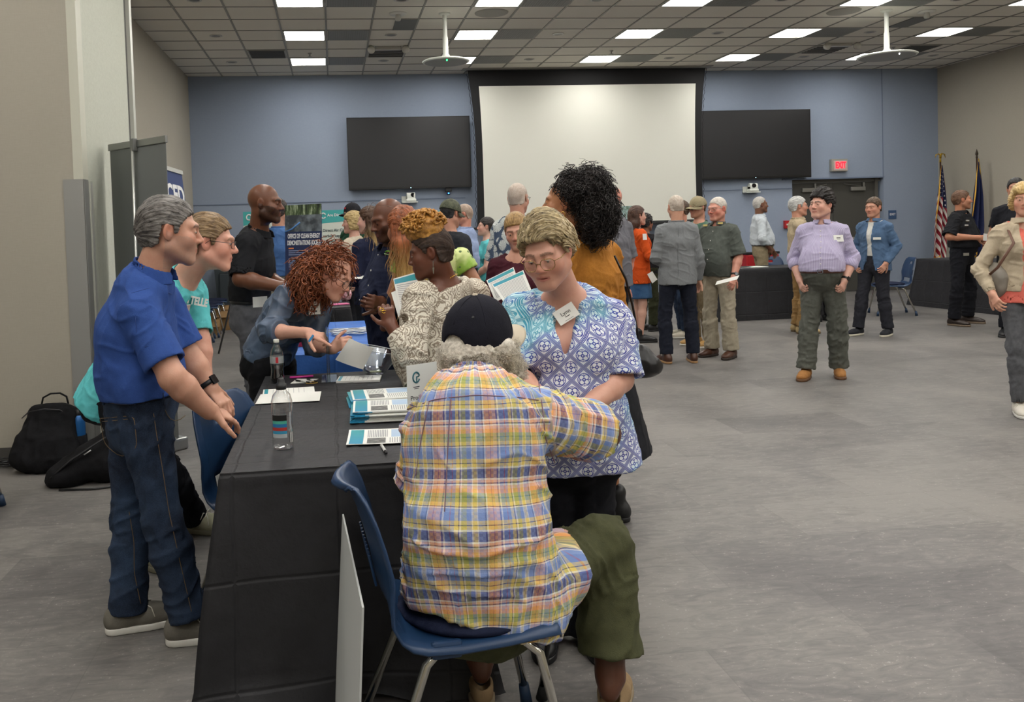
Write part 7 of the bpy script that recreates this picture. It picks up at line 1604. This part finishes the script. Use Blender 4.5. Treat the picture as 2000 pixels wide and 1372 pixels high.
q = PZ(609, 748, ZT + .003); tag(put('rubber_band', MB().tube([(q[0] + .028 * math.cos(t_), q[1] + .022 * math.sin(t_), ZT + .0035) for t_ in np.linspace(0, 6.283, 28)], .0013, 5), flat('c9a038', .6)), 'tan rubber band by the cards', 'rubber band')
# acrylic holder, bowl, table tent
ACR = thin('acrylic', .22, 'e4eaea'); a, b_ = PZ(640, 748, ZT), PZ(644, 730, ZT)
r = empty('acrylic_sign_holder', (a[0], a[1], ZT), 0, 'upright clear acrylic sign holder seen edge-on in the middle of the table', 'sign holder')
put('panel', MB().box((-.0015, .0, .0), (.0015, .216, .27)).box((.010, .0, .0), (.013, .216, .27)).box((-.0015, 0, .0), (.013, .003, .27)), ACR, r); put('foot', MB().box((-.03, 0, .0), (.045, .216, .003)), ACR, r)
q = PZ(733, 731, ZT); r = empty('glass_bowl', (q[0] + .0, q[1] - .03, ZT), 0, 'slanted clear glass bowl at the far end of the black table', 'bowl')
pf = [(0, .006), (.035, .004), (.042, .010), (.06, .035), (.082, .075), (.098, .115), (.102, .125), (.098, .122), (.078, .078), (.055, .040), (.036, .016), (0, .012)]
m = MB(); m.lathe(pf, n=48); m.v = [(x_, y_, z_ + max(0, z_ - .03) * (-x_) * 2.6) for x_, y_, z_ in m.v]; r.scale = (1.25, 1.25, 1.1); put('rim', MB().tube([(.1 * math.cos(a), .1 * math.sin(a), .124 - max(0, .094) * .1 * math.cos(a) * 2.6) for a in np.linspace(0, 6.283, 48)], .0018, 6), flat('c9d0d4', .1), r, True); put('bowl_glass', m, thin('bowl_glass', .16, 'f0f4fa'), r, True); sheet(0, 0, 0, .05, .05, label=None, cat=None)if False else None
tag(put('folded_slip', MB().box((q[0] - .03, q[1] - .05, ZT + .014), (q[0] + .03, q[1] - .02, ZT + .022), bev=.003), flat('d8dca0', .7)), 'pale paper slip lying inside the glass bowl', 'paper')
a, b_ = PZ(799, 836, ZT), None; t0 = P(797, 730, 3.24); t1 = P(833, 714, 3.28)
r = empty('table_tent_card', (.262, 3.25, ZT), 0, 'upright white card sign with a round teal logo beside the brochure stacks', 'sign')
Rt = np.stack([nrm(A(.85, .52, 0)), A(0, 0, 1), nrm(A(.52, -.85, 0))], 1).astype(float); put('card', MB().box((0, 0, -.001), (.150, .215, .001), R=Rt), PAPER, r)
put('back_panel', MB().box((0, 0, -.001), (.150, .215, .001), R=Rt @ Rx(-.0), c=A(-.0, .045, 0)), PAPER, r) if False else None
m = MB(); m.tube([Rt @ A(.045 + .016 * math.cos(t_), .165 + .020 * math.sin(t_), .0015) for t_ in np.linspace(.3, 5.9, 24)], .0032, 6); m.tube([Rt @ A(.047, .145, .0015), Rt @ A(.047, .168, .0015), Rt @ A(.058, .168, .0015)], .0028, 6); put('logo', m, flat('2b6a74', .5), r, True)
put('print_line', MB().box((.03, .126, .001), (.06, .129, .0016), R=Rt).box((.034, .120, .001), (.056, .122, .0016), R=Rt), INK, r); text('lettering', 'Project', .026, INK, r, Rt @ A(.052, .085, .0016), Rt, .0004)
# papers in hands
def held(pts, name, label, mat=PAPER, head=False, cat='paper', t=.001, bend=0):
    p = [np.asarray(q_, float) for q_ in pts]; o = empty(name, p[0], 0, label, cat); n_ = nrm(np.cross(p[1] - p[0], p[3] - p[0]))
    def f_(u, v): return (p[0] * (1 - u) + p[1] * u) * (1 - v) + (p[3] * (1 - u) + p[2] * u) * v - p[0] + n_ * bend * (4 * u * (1 - u))
    q_ = put('page', MB().grid(f_, 8, 8), mat, o); solid(q_, t, 0)
    def pt(nm, u0, u1, v0, v1, mt): m = MB().grid(lambda u, v: f_(u0 + (u1 - u0) * u, v0 + (v1 - v0) * v), 8, 3); w_ = put(nm, m, mt, o); solid(w_, t * 2.2, 0)
    if head:
        pt('header_band', .03, .97, .84, .97, TEALP); m = MB()
        for i in range(14): m.grid(lambda u, v, i=i: f_(.08 + .84 * u, .78 - i * .05 + .012 * v), 4, 1)
        w_ = put('text_line', m, BARS, o); solid(w_, t * 2.2, 0)
    return o
held([P(655, 703, 4.28), P(709, 722, 4.20), P(730, 680, 4.15), P(683, 661, 4.24)], 'paper_sheet', 'white sheet held up by the woman with red curls', bend=.01)
held([P(697, 716, 4.5), P(745, 716, 4.45), P(752, 682, 4.6), P(702, 676, 4.62)], 'paper_sheet', 'printed sheet with a dark heading between the held page and the bowl', bend=.006)
held([P(782, 612, 4.25), P(832, 622, 4.25), P(812, 532, 4.33), P(768, 545, 4.33)], 'fact_sheet', 'teal-headed fact sheet held by the woman in the swirl-print top', head=True)
held([P(778, 620, 4.28), P(800, 625, 4.28), P(790, 560, 4.36), P(764, 572, 4.36)], 'fact_sheet', 'second white sheet tucked behind the teal-headed fact sheet')
held([P(985, 592, 3.75), P(1040, 572, 3.75), P(1022, 528, 3.82), P(960, 556, 3.82)], 'fact_sheet', 'front teal-headed leaflet of the pair beside the knotwork blouse', head=True)
held([P(968, 590, 3.85), P(1018, 566, 3.85), P(1003, 522, 3.92), P(950, 548, 3.92)], 'fact_sheet', 'rear teal-headed leaflet of the pair beside the knotwork blouse', head=True)
held([P(1397, 557, 8.25), P(1440, 546, 8.25), P(1444, 538, 8.27), P(1400, 550, 8.27)], 'folded_paper', 'folded white paper in the hand of the man in grey-green')
held([P(1264, 536, 9.88), P(1274, 554, 9.88), P(1284, 546, 9.88), P(1274, 530, 9.88)], 'folded_paper', 'white paper held by the woman in the orange cardigan')
held([P(1920, 470, 9.8), P(1934, 472, 9.8), P(1934, 458, 9.8), P(1921, 456, 9.8)], 'note_card', 'white card held by the man in the black shirt')
held([P(678, 545, 7.3), P(722, 545, 7.3), P(722, 538, 7.5), P(690, 535, 7.5)], 'fact_sheet', 'white sheets held by the woman in the navy cardigan')
# lanyards on the blue cloth
m = MB(); rg = np.random.default_rng(4)
for k in range(14): m.tube([A(-.06 + rg.random() * .04 + t_ * (.26 + .06 * rg.random()), 6.02 + .022 * k + .02 * math.sin(t_ * 7 + k * 1.7), .762 + .004 * (k % 3) + .008 * abs(math.sin(t_ * 5 + k))) for t_ in np.linspace(0, 1, 10)], .009, 6, flat=.35)
tag(put('lanyard_heap', m, flat('c4c8cc', .5), None, True), 'heap of white lanyards on the bright blue tablecloth', 'lanyards', None, 'stuff')
q = PZ(582, 678, ZT); tag(box('candy_box', (q[0] - .03, q[1], ZT), (q[0] + .035, q[1] + .1, ZT + .045), flat('a01c34', .4)), 'small red box at the corner of the blue tablecloth', 'box')
# things on the far black table
q = PZ(655, 597, ZT); tag(put('pink_folder', MB().box((-.13, -.05, 0), (.14, .10, .006), R=Rz(.2), c=A(q[0], q[1] + .05, ZT + .002)), flat('d8679a', .5)), 'pink folder on the far black tablecloth', 'folder')
q = PZ(675, 590, ZT); f = F(); f.ell(A(q[0], q[1] + .2, ZT + .06), (.07, .06, .065), None, 0); V, Q = mesh_field(f, .012); V = V + vnormals(V, Q) * (.012 * vnoise(V * 60))[:, None]; tag(mk_mesh('candy_bag', V, Q, mottled('candy_pink', 'a83a50', 'e8c8cc', 60, .2)), 'clear bag of pink candy on the far black tablecloth', 'candy')
q = PZ(690, 585, ZT); f = F(); f.ell(A(q[0] + .05, q[1] + .25, ZT + .045), (.07, .06, .05), None, 0); V, Q = mesh_field(f, .012); V = V + vnormals(V, Q) * (.012 * vnoise(V * 60))[:, None]; tag(mk_mesh('candy_bag', V, Q, mottled('candy_white', 'b8bcae', 'ecece4', 60, .2)), 'bag of white and green candy next to the pink candy', 'candy')
q = PZ(645, 588, ZT); tag(box('gum_box', (q[0] - .06, q[1] + .1, ZT), (q[0] + .06, q[1] + .22, ZT + .05), flat('7aa8b0', .4)), 'pale teal box on the far black tablecloth', 'box')
# papers on the table by the white-shirted man, red case
for i, (px, lab) in enumerate(((1455, 'white papers at the end of the far table closest to the grey-green shirt'), (1482, 'cream papers in the middle of the far table'), (1515, 'white papers on the far table in front of the empty chair'))):
    q = PZ(px, 526, ZT); sheet(q[0], 12.0, .1 * i, .33, .25, z=ZT + .001, kind='', name='paper_stack', label=lab, cat='papers', thick=.006)
r = empty('red_case', (7.35, 13.9, 0), 0, 'red case with a dark lid standing behind the blue chair', 'case'); put('body', MB().box((-.3, -.1, .0), (.3, .12, .86), bev=.02), flat('b01c24', .5), r); put('lid', MB().box((-.31, -.11, .86), (.31, .13, .90), bev=.01), BLACKP, r)
# bottle and plate on the table by the flags
r = empty('water_bottle', PZ(1852, 508, ZT) + A(0, .0, 0), 0, 'pale blue water bottle on the table by the flags', 'bottle'); r.location = (9.75, 12.35, ZT); put('bottle_body', MB().lathe([(0, 0), (.033, 0), (.034, .15), (.015, .19), (.013, .21)], n=20), flat('9cc4cc', .15), r, True); put('cap', MB().lathe([(.015, .205), (.015, .22), (0, .221)], n=14), PAPER, r, True)
# ------------------------------------------------------------------ flags
GOLD = flat('c9a33a', .35, .8, name='gold'); POLE = flat('3a2318', .35)
def flag(x, y, label, mat, fringe, kind):
    r = empty('flag_stand', (x, y, 0), 0, label, 'flag'); put('base', MB().lathe([(0, .09), (.03, .085), (.06, .05), (.15, .03), (.155, 0)], n=32), GOLD, r, True); put('pole', MB().tube([(0, 0, .05), (0, 0, 2.43)], .014, 12), POLE, r, True)
    if kind == 'eagle':
        m = MB().tube([(0, 0, 2.42), (0, 0, 2.50)], [.018, .012], 10).tube([(0, 0, 2.50), (0, -.01, 2.56), (.01, -.02, 2.585)], [.022, .018, .008], 8)
        for sg in (-1, 1): m.tube([(0, 0, 2.54), (sg * .04, 0, 2.575), (sg * .085, 0, 2.565), (sg * .105, .0, 2.50)], [.016, .024, .018, .004], 6, flat=.4)
        put('eagle_finial', m, GOLD, r, True)
    else: put('spear_finial', MB().lathe([(0, 2.60), (.02, 2.53), (.026, 2.50), (.012, 2.47), (.02, 2.45), (.016, 2.43)], n=12), flat('3a3026', .35, .6), r, True)
    zt, zb = 2.36, (.52 if kind == 'eagle' else .60)
    def f_(u, v):
        t_ = 1 - v; wd = .012 + .20 * min(1, t_ * 1.6) ** .9; sp = wd * (1 - .25 * max(0, t_ - .6)); a = u * 2 - 1
        x_ = -.02 * t_ + a * sp * .62 - .05 * t_; y_ = -.02 - .055 * math.sin(u * 15 + t_ * 2) * min(1, t_ * 3) - .02; z_ = zt - (zt - zb) * t_ - (.10 * math.sin(u * 9.4) * t_ + (.30 * abs(a) * (a < 0)) * t_ * -.9)
        return (x_, y_, z_)
    m = MB(); m.grid(f_, 60, 60); me = m.build('flag_cloth', mat, r, True); uv = me.data.attributes.new('pc', 'FLOAT_VECTOR', 'POINT'); uv.data.foreach_set('vector', np.array([(i / 60, j / 60, 0) for j in range(61) for i in range(61)], np.float32).ravel()); solid(me, .003)
    pts = [f_(u, 0) for u in np.linspace(0, 1, 50)]; put('fringe', MB().grid(lambda u, v: tuple(np.array(f_(u, .02)) + A(0, -.004, -.06 * (1 - v) + .02)), 60, 2).grid(lambda u, v: tuple(np.array(f_(.0 + .05 * u, v)) + A(-.004, -.005, 0)), 2, 40).grid(lambda u, v: tuple(np.array(f_(.95 + .05 * u, v)) + A(.004, -.005, 0)), 2, 40), flat('d9a52c', .5), me)
    if kind != 'eagle': put('tassel', MB().tube([(.01, -.03, 2.42), (.02, -.05, 2.2), (.03, -.06, 2.0)], .008, 6), GOLD, r, True)
    return r
t = MT('us_flag', rough=.7); k = t.co('Attribute', attr='pc'); u, v, q_ = t.xyz(k); st = ((v * 2.0 + u * 1.4) * 4.6).fract().lt(.5); canton = (v + u * .16).gt(.72)
star = (((u * 9).fract() - .5).abs() + ((v * 22).fract() - .5).abs()).lt(.22) * v.lt(.93); t.set('Base Color', t.mix(canton, t.mix(st, '8c1528', 'dcd6d0'), t.mix(star, '1a2148', 'e0dcd8'))); USF = t.m
t = MT('navy_flag', rough=.7); k = t.co('Attribute', attr='pc'); u, v, q_ = t.xyz(k); s_ = (((u - .55) * (u - .55) * 5 + (v - .42) * (v - .42) * 8)).sqrt(); t.set('Base Color', t.mix(s_.lt(.16) * t.noise(k, 30, 2).gt(.5), '1c2650', 'd0ccc0')); LAF = t.m
flag(11.33, 14.62, 'American flag with gold fringe on a pole topped by a gold eagle', USF, 1, 'eagle'); flag(11.48, 13.9, 'navy blue flag with gold fringe on a spear-topped pole', LAF, 1, 'spear')
# ------------------------------------------------------------------ boards, banners, bins, bags
def board(c0, c1, z0, z1, name, label, mat, lean=.06, cat='poster board'):
    "an upright board from bottom corner c0 to c1"
    c0, c1 = np.array(c0 + (0,), float), np.array(c1 + (0,), float); ux = nrm(c1 - c0); w_ = np.linalg.norm(c1 - c0); n_ = nrm(np.cross(ux, A(0, 0, 1))); uz = nrm(A(0, 0, 1) - n_ * lean * -1 * -1); n_ = nrm(np.cross(ux, uz)); R = np.stack([ux, uz, n_], 1)
    r = empty(name, c0 + A(0, 0, 0), 0, label, cat); put('panel', MB().box((0, 0, -.005), (w_, z1 - z0, .005), R=R, c=A(0, 0, z0)), mat, r); return r, R, A(0, 0, z0), w_, z1 - z0
def easel(c, ax, h=1.6, low=1.0, label='', n_=None):
    r = empty('easel', (c[0], c[1], 0), 0, label, 'easel'); ax = np.array(ax + (0,), float); bk = -np.array(n_, float)
    for sg in (-1, 1): put('leg', MB().tube([ax * sg * .08 + A(0, 0, h), ax * sg * .42 - bk * .12 + A(0, 0, .01)], .011, 8), flat('1a1a1c', .4), r)
    put('leg', MB().tube([A(0, 0, h), bk * .55 + A(0, 0, .01)], .011, 8), flat('1a1a1c', .4), r); put('ledge', MB().tube([-ax * .30 + A(0, 0, low) - bk * .07, ax * .30 + A(0, 0, low) - bk * .07], .010, 6), flat('1a1a1c', .4), r); return r
NV = flat('1d2c55', .5, name='navy_print')
WHT = flat('e6e6e6', .6)
r, R, o_, w_, h_ = board((P(555, 465, 7.95)[0], 7.95), (P(626, 465, 7.75)[0], 7.75), 1.10, P(560, 401, 7.95)[2], 'poster', 'tall navy poster headed OFFICE OF CLEAN ENERGY DEMONSTRATIONS on an easel', NV)
ph = MT('forest_road_photo', rough=.5); k = ph.co('Object'); x, y, z = ph.xyz(k); n1 = ph.noise(ph.co('Object', scale=(6, 6, 1.2)), 5, 5, .7); ph.set('Base Color', ph.mix(z.lt(1.66), ph.ramp(n1, [(.35, '1c2418'), (.52, '4a5c38'), (.66, 'b8c4a0')]), ph.ramp(ph.noise(k, 9, 3), [(.4, '3a3f44'), (.6, '7a8288')])))
put('photo', MB().box((0, h_ * .62, .005), (w_, h_, .007), R=R, c=o_), ph.m, r); put('blue_swoosh', MB().tube([R @ A(0, h_ * .62, .009) + o_, R @ A(w_ * .2, h_ * .66, .009) + o_, R @ A(w_ * .42, h_ * .75, .009) + o_], .008, 6), flat('5a8cc8', .5), r, True)
for i, (tx, sz) in enumerate((('OFFICE OF CLEAN ENERGY', .052), ('DEMONSTRATIONS (OCED)', .052))): text('lettering', tx, sz * 1.15, WHT, r, R @ A(w_ * .52, h_ * (.555 - i * .095), .008) + o_, R, .001, .0018, sx=.46 * w_ / .38)
put('print_line', MB().box((w_ * .1, h_ * .375, .0065), (w_ * .24, h_ * .395, .0075), R=R, c=o_), flat('e08a50', .6), r); m = MB()
for i in range(8): m.box((w_ * .1, h_ * (.345 - i * .028 - (.03 if i > 2 else 0)), .0065), (w_ * (.95 if i not in (2, 7) else .5), h_ * (.355 - i * .028 - (.03 if i > 2 else 0)), .0075), R=R, c=o_)
put('text_line', m, flat('9aa6c8', .6), r); m = MB(); [m.tube([R @ A(w_ * (.2 + i * .22) + .018 * math.cos(a), h_ * .06 + .03 * math.sin(a), .008) + o_ for a in np.linspace(0, 6.28, 14)], .003, 5) for i in range(4)]; put('icon', m, flat('5aa0d0', .6), r)
easel((P(590, 465, 8.0)[0], 8.0), (.86, -.5), 1.72, 1.06, 'black easel holding the navy poster', (A(.25, -1, 0)))
r = empty('easel', PZ(427, 693, 0), 0, 'black easel leg standing on the floor by the bald bearded man', 'easel'); q = P(449, 600, 10.9) - PZ(427, 693, 0); put('leg', MB().tube([(0, 0, .01), q, q * 2.6], .012, 8), flat('1a1a1c', .4), r); put('leg', MB().tube([q * 2.6, A(q[0] * 5, .2, .01)], .012, 8), flat('1a1a1c', .4), r); put('leg', MB().tube([q * 2.6, A(q[0] * 2.6, .7, .01)], .012, 8), flat('1a1a1c', .4), r)
CREAMB = flat('cfd6cc', .6); TH = flat('3fa6a4', .6)
def tealboard(px0, px1, ytop, Y, label, lines, n=0):
    a, b_ = P(px0, 465, Y), P(px1, 465, Y); zt = P(px0, ytop, Y)[2]; r, R, o_, w_, h_ = board((a[0], Y), (b_[0], Y + .02), zt - .92, zt, 'display_board', label, CREAMB)
    m = MB(); m.v = []; N_ = 14; vv = [R @ A(w_ * i / N_, h_, .0065) + o_ for i in range(N_ + 1)] + [R @ A(w_ * i / N_, h_ * (.80 + .055 * (1 - (1 - i / N_) ** 2 * 1.0)), .0065) + o_ for i in range(N_ + 1)]; m.add(vv, [(i, i + N_ + 1, i + N_ + 2, i + 1) for i in range(N_)]); q_ = put('header_band', m, TH, r)
    m = MB(); m.tube([R @ A(.075 + .032 * math.cos(t_), h_ - .075 + .036 * math.sin(t_), .009) + o_ for t_ in np.linspace(.4, 5.8, 20)], .009, 6); put('logo', m, WHT, q_, True)
    for (tx, x_, y_, sz, al, bo) in lines: text('lettering', tx, sz, WHT if y_ > .85 else flat('3c4a4c', .7), r, R @ A(x_, h_ * y_, .009) + o_, R, .001, bo, align=al)
    m = MB(); [m.box((.06, h_ * (.44 - i * .035), .0055), (.50 if i != 8 else .3, h_ * (.452 - i * .035), .0065), R=R, c=o_) for i in range(11)]; put('text_line', m, flat('6a7678', .7), r)
    put('stand', MB().tube([R @ A(w_ * .3, 0, -.02) + o_, np.array([w_ * .15, .0, 0.01])], .012, 8).tube([R @ A(w_ * .7, 0, -.02) + o_, np.array([w_ * .85, .0, 0.01])], .012, 8), flat('1a1a1c', .4), r)
tealboard(622, 796, 411, 11.5, 'white display board with a teal header about direct air capture', [('Are Direct Air Capture and Carbon Capture the same?', .13, .925, .050, 'LEFT', .001), ('Direct Air Capture and', .06, .70, .052, 'LEFT', .001), ('carbon capture are two', .06, .62, .052, 'LEFT', .001), ('different technologies', .06, .54, .052, 'LEFT', .001)])
tealboard(800, 893, 413, 11.7, 'second teal-headed board beyond the camouflage cap', []); tealboard(476, 548, 414, 11.3, 'teal-headed board behind the bald bearded man', [])
r, R, o_, w_, h_ = board((P(1208, 430, 12.6)[0], 12.6), (P(1241, 430, 12.6)[0], 12.6), 1.0, P(1241, 402, 12.6)[2], 'poster', 'small poster with a leafy photo behind the orange cardigan', NV); put('photo', MB().box((0, h_ * .72, .005), (w_, h_, .007), R=R, c=o_), mottled('leafy_photo', '3a5a30', 'b8d0d8', 14, .5), r); easel((P(1225, 430, 12.7)[0], 12.72), (1., 0.), 1.6, .98, 'black easel under the small leafy poster', A(0, -1, 0))
# grey roll-up banner seen from behind
GB = flat('707372', .65, name='grey_banner_back'); a, b_ = np.array([-1.63, 6.55, 0]), np.array([-1.13, 6.04, 0]); r = empty('rollup_banner', (a + b_) / 2, math.atan2(b_[1] - a[1], b_[0] - a[0]), 'tall grey roll-up banner seen from the back beside the beige column', 'banner', None); hw_ = np.linalg.norm(b_ - a) / 2
put('banner_sheet', MB().box((-hw_, -.002, .08), (hw_, .002, 2.17)), GB, r); put('top_rail', MB().box((-hw_ - .01, -.012, 2.15), (hw_ + .01, .012, 2.20), bev=.004), flat('8a8b88', .35, .7), r)
put('support_pole', MB().tube([(-.02, -.05, .06), (-.01, -.03, 2.16)], .010, 10), flat('d8d8d4', .3, .6), r, True); put('pole_clip', MB().box((-.03, -.04, 2.12), (.015, -.0, 2.21), bev=.005), flat('6a6b68', .4), r); put('base_cassette', MB().box((-hw_ - .02, -.07, 0), (hw_ + .02, .07, .085), bev=.015), flat('a8a9a6', .35, .7), r)
# printed banner
a, b_ = P(354, 335, 8.6), PZ(408, 757, 0); b_ = np.array([b_[0], b_[1], 0.]); d = nrm(A(-.15, -.98, 0)); r = empty('rollup_banner', b_, 0, 'navy and white roll-up banner with a large white logo and mountain print', 'banner'); up_ = nrm(a - b_); d = nrm(d - up_ * (d @ up_)); n_ = nrm(np.cross(up_, -d)) ; R = np.stack([-d, up_, n_], 1); 
if n_[1] > 0: n_ = -n_
R = np.stack([nrm(np.cross(up_, n_)), up_, n_], 1); Hh = np.linalg.norm(a - b_); mt = MT('banner_print', rough=.5); k = mt.co('Object'); x, y, z = mt.xyz(k); n1 = mt.noise(k, 6, 4, .6)
mt.set('Base Color', mt.ramp(z * .45 + n1 * .03, [(0, '39503a'), (.15, '2f4a34'), (.20, '4a7ab0'), (.27, '7aa4d0'), (.30, 'b8c6d8'), (.42, 'c9d0dc'), (.66, 'c4ccd8'), (.70, '2f4478'), (1, '2b3c6c')])); put('banner_sheet', MB().box((-.85, .05, -.002), (0, Hh - .03, .002), R=R), mt.m, r)
put('top_rail', MB().box((-.86, Hh - .035, -.01), (.01, Hh + .005, .012), R=R), flat('c9cac4', .4, .3), r); put('base_cassette', MB().box((-.88, 0.0, -.05), (.02, .05, .1), R=np.stack([R[:, 0] * A(1, 1, 0), A(0, 0, 1), A(*n_) * A(1, 1, 0)], 1)), flat('b8b9b4', .35, .6), r)
text('lettering', 'OCED', .25, WHT, r, R @ A(-.36, Hh - .26, .004), R, .001, .008); text('lettering', 'Office of Clean Energy Demonstrations', .042, WHT, r, R @ A(-.42, Hh - .44, .004), R, .001, .0005); text('lettering', 'on', .07, flat('2a3038', .6), r, R @ A(-.1, Hh * .46, .004), R, .001)
# bin, boxes
r = empty('trash_bin', (-1.72, 14.75, 0), 0, 'large grey wheeled bin in the corner of the blue wall', 'bin'); BG = flat('3f484d', .5); m = MB(); n4 = [(-.30, -.24), (.30, -.24), (.30, .24), (-.30, .24)]
m.add([(x_ * .82, y_ * .82, .06) for x_, y_ in n4] + [(x_, y_, 1.0) for x_, y_ in n4], [(3, 2, 1, 0), (0, 1, 5, 4), (1, 2, 6, 5), (2, 3, 7, 6), (3, 0, 4, 7), (4, 5, 6, 7)]); put('body', m, BG, r); put('rim', MB().box((-.33, -.27, .97), (.33, .27, 1.04), bev=.015), flat('2c3236', .5), r)
put('handle', MB().tube([(.10, -.28, .95), (.10, -.33, .95), (.30, -.33, .95), (.30, -.28, .95), (.30, -.28, .84), (.10, -.28, .84), (.10, -.28, .95)], .014, 6), flat('9aa0a0', .4), r); [put('wheel', MB().tube([(sx_ * .2 - .02, -.12, .06), (sx_ * .2 + .02, -.12, .06)], .06, 16), BLACKP, r) for sx_ in (-1, 1)]
put('panel_recess', MB().box((-.22, -.255, .25), (.02, -.235, .85), bev=.02), flat('363e43', .5), r)
CARD = mottled('cardboard', '8a6a42', '9c7c52', 8, .8)
for (x_, y_, w0, d0, h0, lab) in ((-1.93, 12.98, .36, .30, .24, 'open cardboard box on the floor under the row of chairs'), (-1.80, 13.6, .26, .26, .30, 'smaller cardboard box standing behind the open one')):
    r = empty('cardboard_box', (x_, y_, 0), .1, lab, 'box', None); m = MB()
    for a_, b2 in (((-w0 / 2, -d0 / 2), (w0 / 2, -d0 / 2 + .006)), ((-w0 / 2, d0 / 2 - .006), (w0 / 2, d0 / 2)), ((-w0 / 2, -d0 / 2), (-w0 / 2 + .006, d0 / 2)), ((w0 / 2 - .006, -d0 / 2), (w0 / 2, d0 / 2))): m.box((a_[0], a_[1], 0), (b2[0], b2[1], h0))
    m.box((-w0 / 2, -d0 / 2, 0), (w0 / 2, d0 / 2, .006)); put('carton', m, CARD, r); put('flap', MB().box((-w0 / 2, 0, 0), (w0 / 2, d0 * .5, .005), R=Rx(.5), c=A(0, d0 / 2, h0)), CARD, r); put('flap', MB().box((-w0 / 2, -d0 * .45, 0), (w0 / 2, 0, .005), R=Rx(.9), c=A(0, -d0 / 2, h0)), CARD, r)
# backpacks, bottle, cables, bag
BAGM = cloth('black_nylon', '0f0f11', '1a1a1d', bump=.5); q = PZ(92, 918, 0)
def bag(spec, name, label, loc, extra=None, seed=0):
    r = empty(name, loc, 0, label, 'bag'); f = F()
    for s_ in spec: getattr(f, s_[0])(*s_[1:])
    f.plane(A(0, 0, .002), A(0, 0, -1), .005); V, Q = mesh_field(f, .009); N_ = vnormals(V, Q); V = V + N_ * (.010 * vnoise(V * 11 + seed) + .006 * (1 - np.abs(vnoise(V * 16 + 7 + seed)) * 2))[:, None]; V[:, 2] = np.maximum(V[:, 2], .002)
    b_ = mk_mesh('pack', V, Q, BAGM, r); return r, b_
r, b_ = bag([('ecap', A(0, 0, .09), A(.02, .09, .32), A(1, 0, 0), .20, .12, .165, .09, .05, 'u', 3.0), ('ecap', A(0, -.08, .08), A(.01, -.04, .20), A(1, 0, 0), .17, .06, .15, .05, .06)], 'backpack', 'upright black backpack against the beige wall', (q[0], q[1] + .02, 0))
put('handle', MB().tube([(-.06, .12, .41), (-.05, .12, .45), (.0, .12, .475), (.06, .12, .475), (.10, .12, .45), (.11, .12, .40)], .010, 8, flat=.6), BAGM, r, True); put('zipper', MB().tube([(-.155, .02, .34), (-.10, -.01, .385), (.0, -.02, .40), (.09, .0, .385), (.15, .03, .33)], .004, 6), flat('232326', .3), b_, True); put('side_pocket', MB().lathe([(0, .02), (.05, .02), (.055, .12), (.052, .20), (.045, .20), (.045, .03)], (.185, .06, 0), 20), BAGM, r, True)
q2 = np.array([q[0] + .190, q[1] + .08, .05]); r = empty('drink_flask', q2, 0, 'blue metal flask with a black loop lid in the backpack side pocket', 'flask'); put('flask_body', MB().lathe([(0, 0), (.038, 0), (.040, .02), (.040, .24), (.034, .27), (.02, .285)], n=28), flat('1f5c98', .35, .3), r, True); put('lid', MB().lathe([(.022, .28), (.024, .29), (.024, .32), (0, .322)], n=20).tube([(.0, 0, .315), (.05, 0, .325), (.075, 0, .31), (.075, 0, .28), (.045, 0, .275)], .008, 8), BLACKP, r, True)
q = PZ(175, 945, 0); r, b_ = bag([('ecap', A(-.20, -.05, .05), A(.16, .08, .22), A(0, 1, .1), .10, .07, .13, .13, .05), ('ell', A(.06, .0, .11), A(.20, .13, .12), None, .06), ('ell', A(-.14, -.04, .06), A(.10, .09, .06), None, .05)], 'backpack', 'slumped black bag lying beside the upright backpack', (q[0] + .02, q[1] + .05, 0), seed=3)
put('strap', MB().tube([(-.22, -.13, .07), (-.10, -.13, .17), (.05, -.10, .26), (.16, -.03, .32)], .016, 8, flat=.4), flat('242428', .6), r, True); put('zipper_pull', MB().tube([(-.02, -.135, .20), (.02, -.13, .225)], .004, 6), flat('c8c8c8', .3, .6), b_, True); put('strap', MB().tube([(-.16, -.18, .01), (.05, -.20, .008), (.22, -.16, .008)], .006, 6), BLACKP, r, True)
rg = np.random.default_rng(3); m = MB()
for i in range(16):
    y0_ = 5.80 + rg.random() * .14; p0 = A(-2.75 + rg.random() * .05, y0_, .012 + .008 * (i % 4)); m.tube([p0 + A(t_ * .55, .035 * math.sin(t_ * 8 + i), .01 * abs(math.sin(t_ * 9 + i))) for t_ in np.linspace(0, 1, 12)], .0045, 6)
tag(put('cable_bundle', m, BLACKP, None, True), 'tangle of black cables on the floor beside the upright backpack', 'cables', None, 'stuff')
r, b_ = bag([('ell', A(0, 0, .09), A(.085, .06, .085), None, .03), ('ell', A(.03, -.01, .06), A(.09, .06, .05), None, .05)], 'handbag', 'black leather handbag hanging beside the woman in the mustard sweater', P(1246, 700, 4.12) - A(.0, .0, .10), seed=5); b_.data.materials[0] = flat('131315', .3); b_.data.materials[0] = flat('131315', .3)
put('bag_strap', MB().tube([A(.0, 0, .15)] + [P(*q_) - (P(1246, 700, 4.12) - A(0, 0, .10)) for q_ in ((1246, 655, 4.10), (1236, 600, 4.08), (1222, 545, 4.04), (1200, 500, 4.02))], .006, 6), flat('131315', .3), r, True)
q = P(1935, 525, 5.65) if False else None
r, b_ = bag([('ell', A(0, 0, .13), A(.055, .11, .11), None, .03), ('ell', A(0, .0, .20), A(.045, .08, .08), None, .05)], 'shoulder_bag', 'grey-taupe shoulder bag carried by the woman in coral', P(1942, 545, 5.75) - A(0, 0, .16), seed=7); b_.data.materials[0] = flat('837c72', .55)
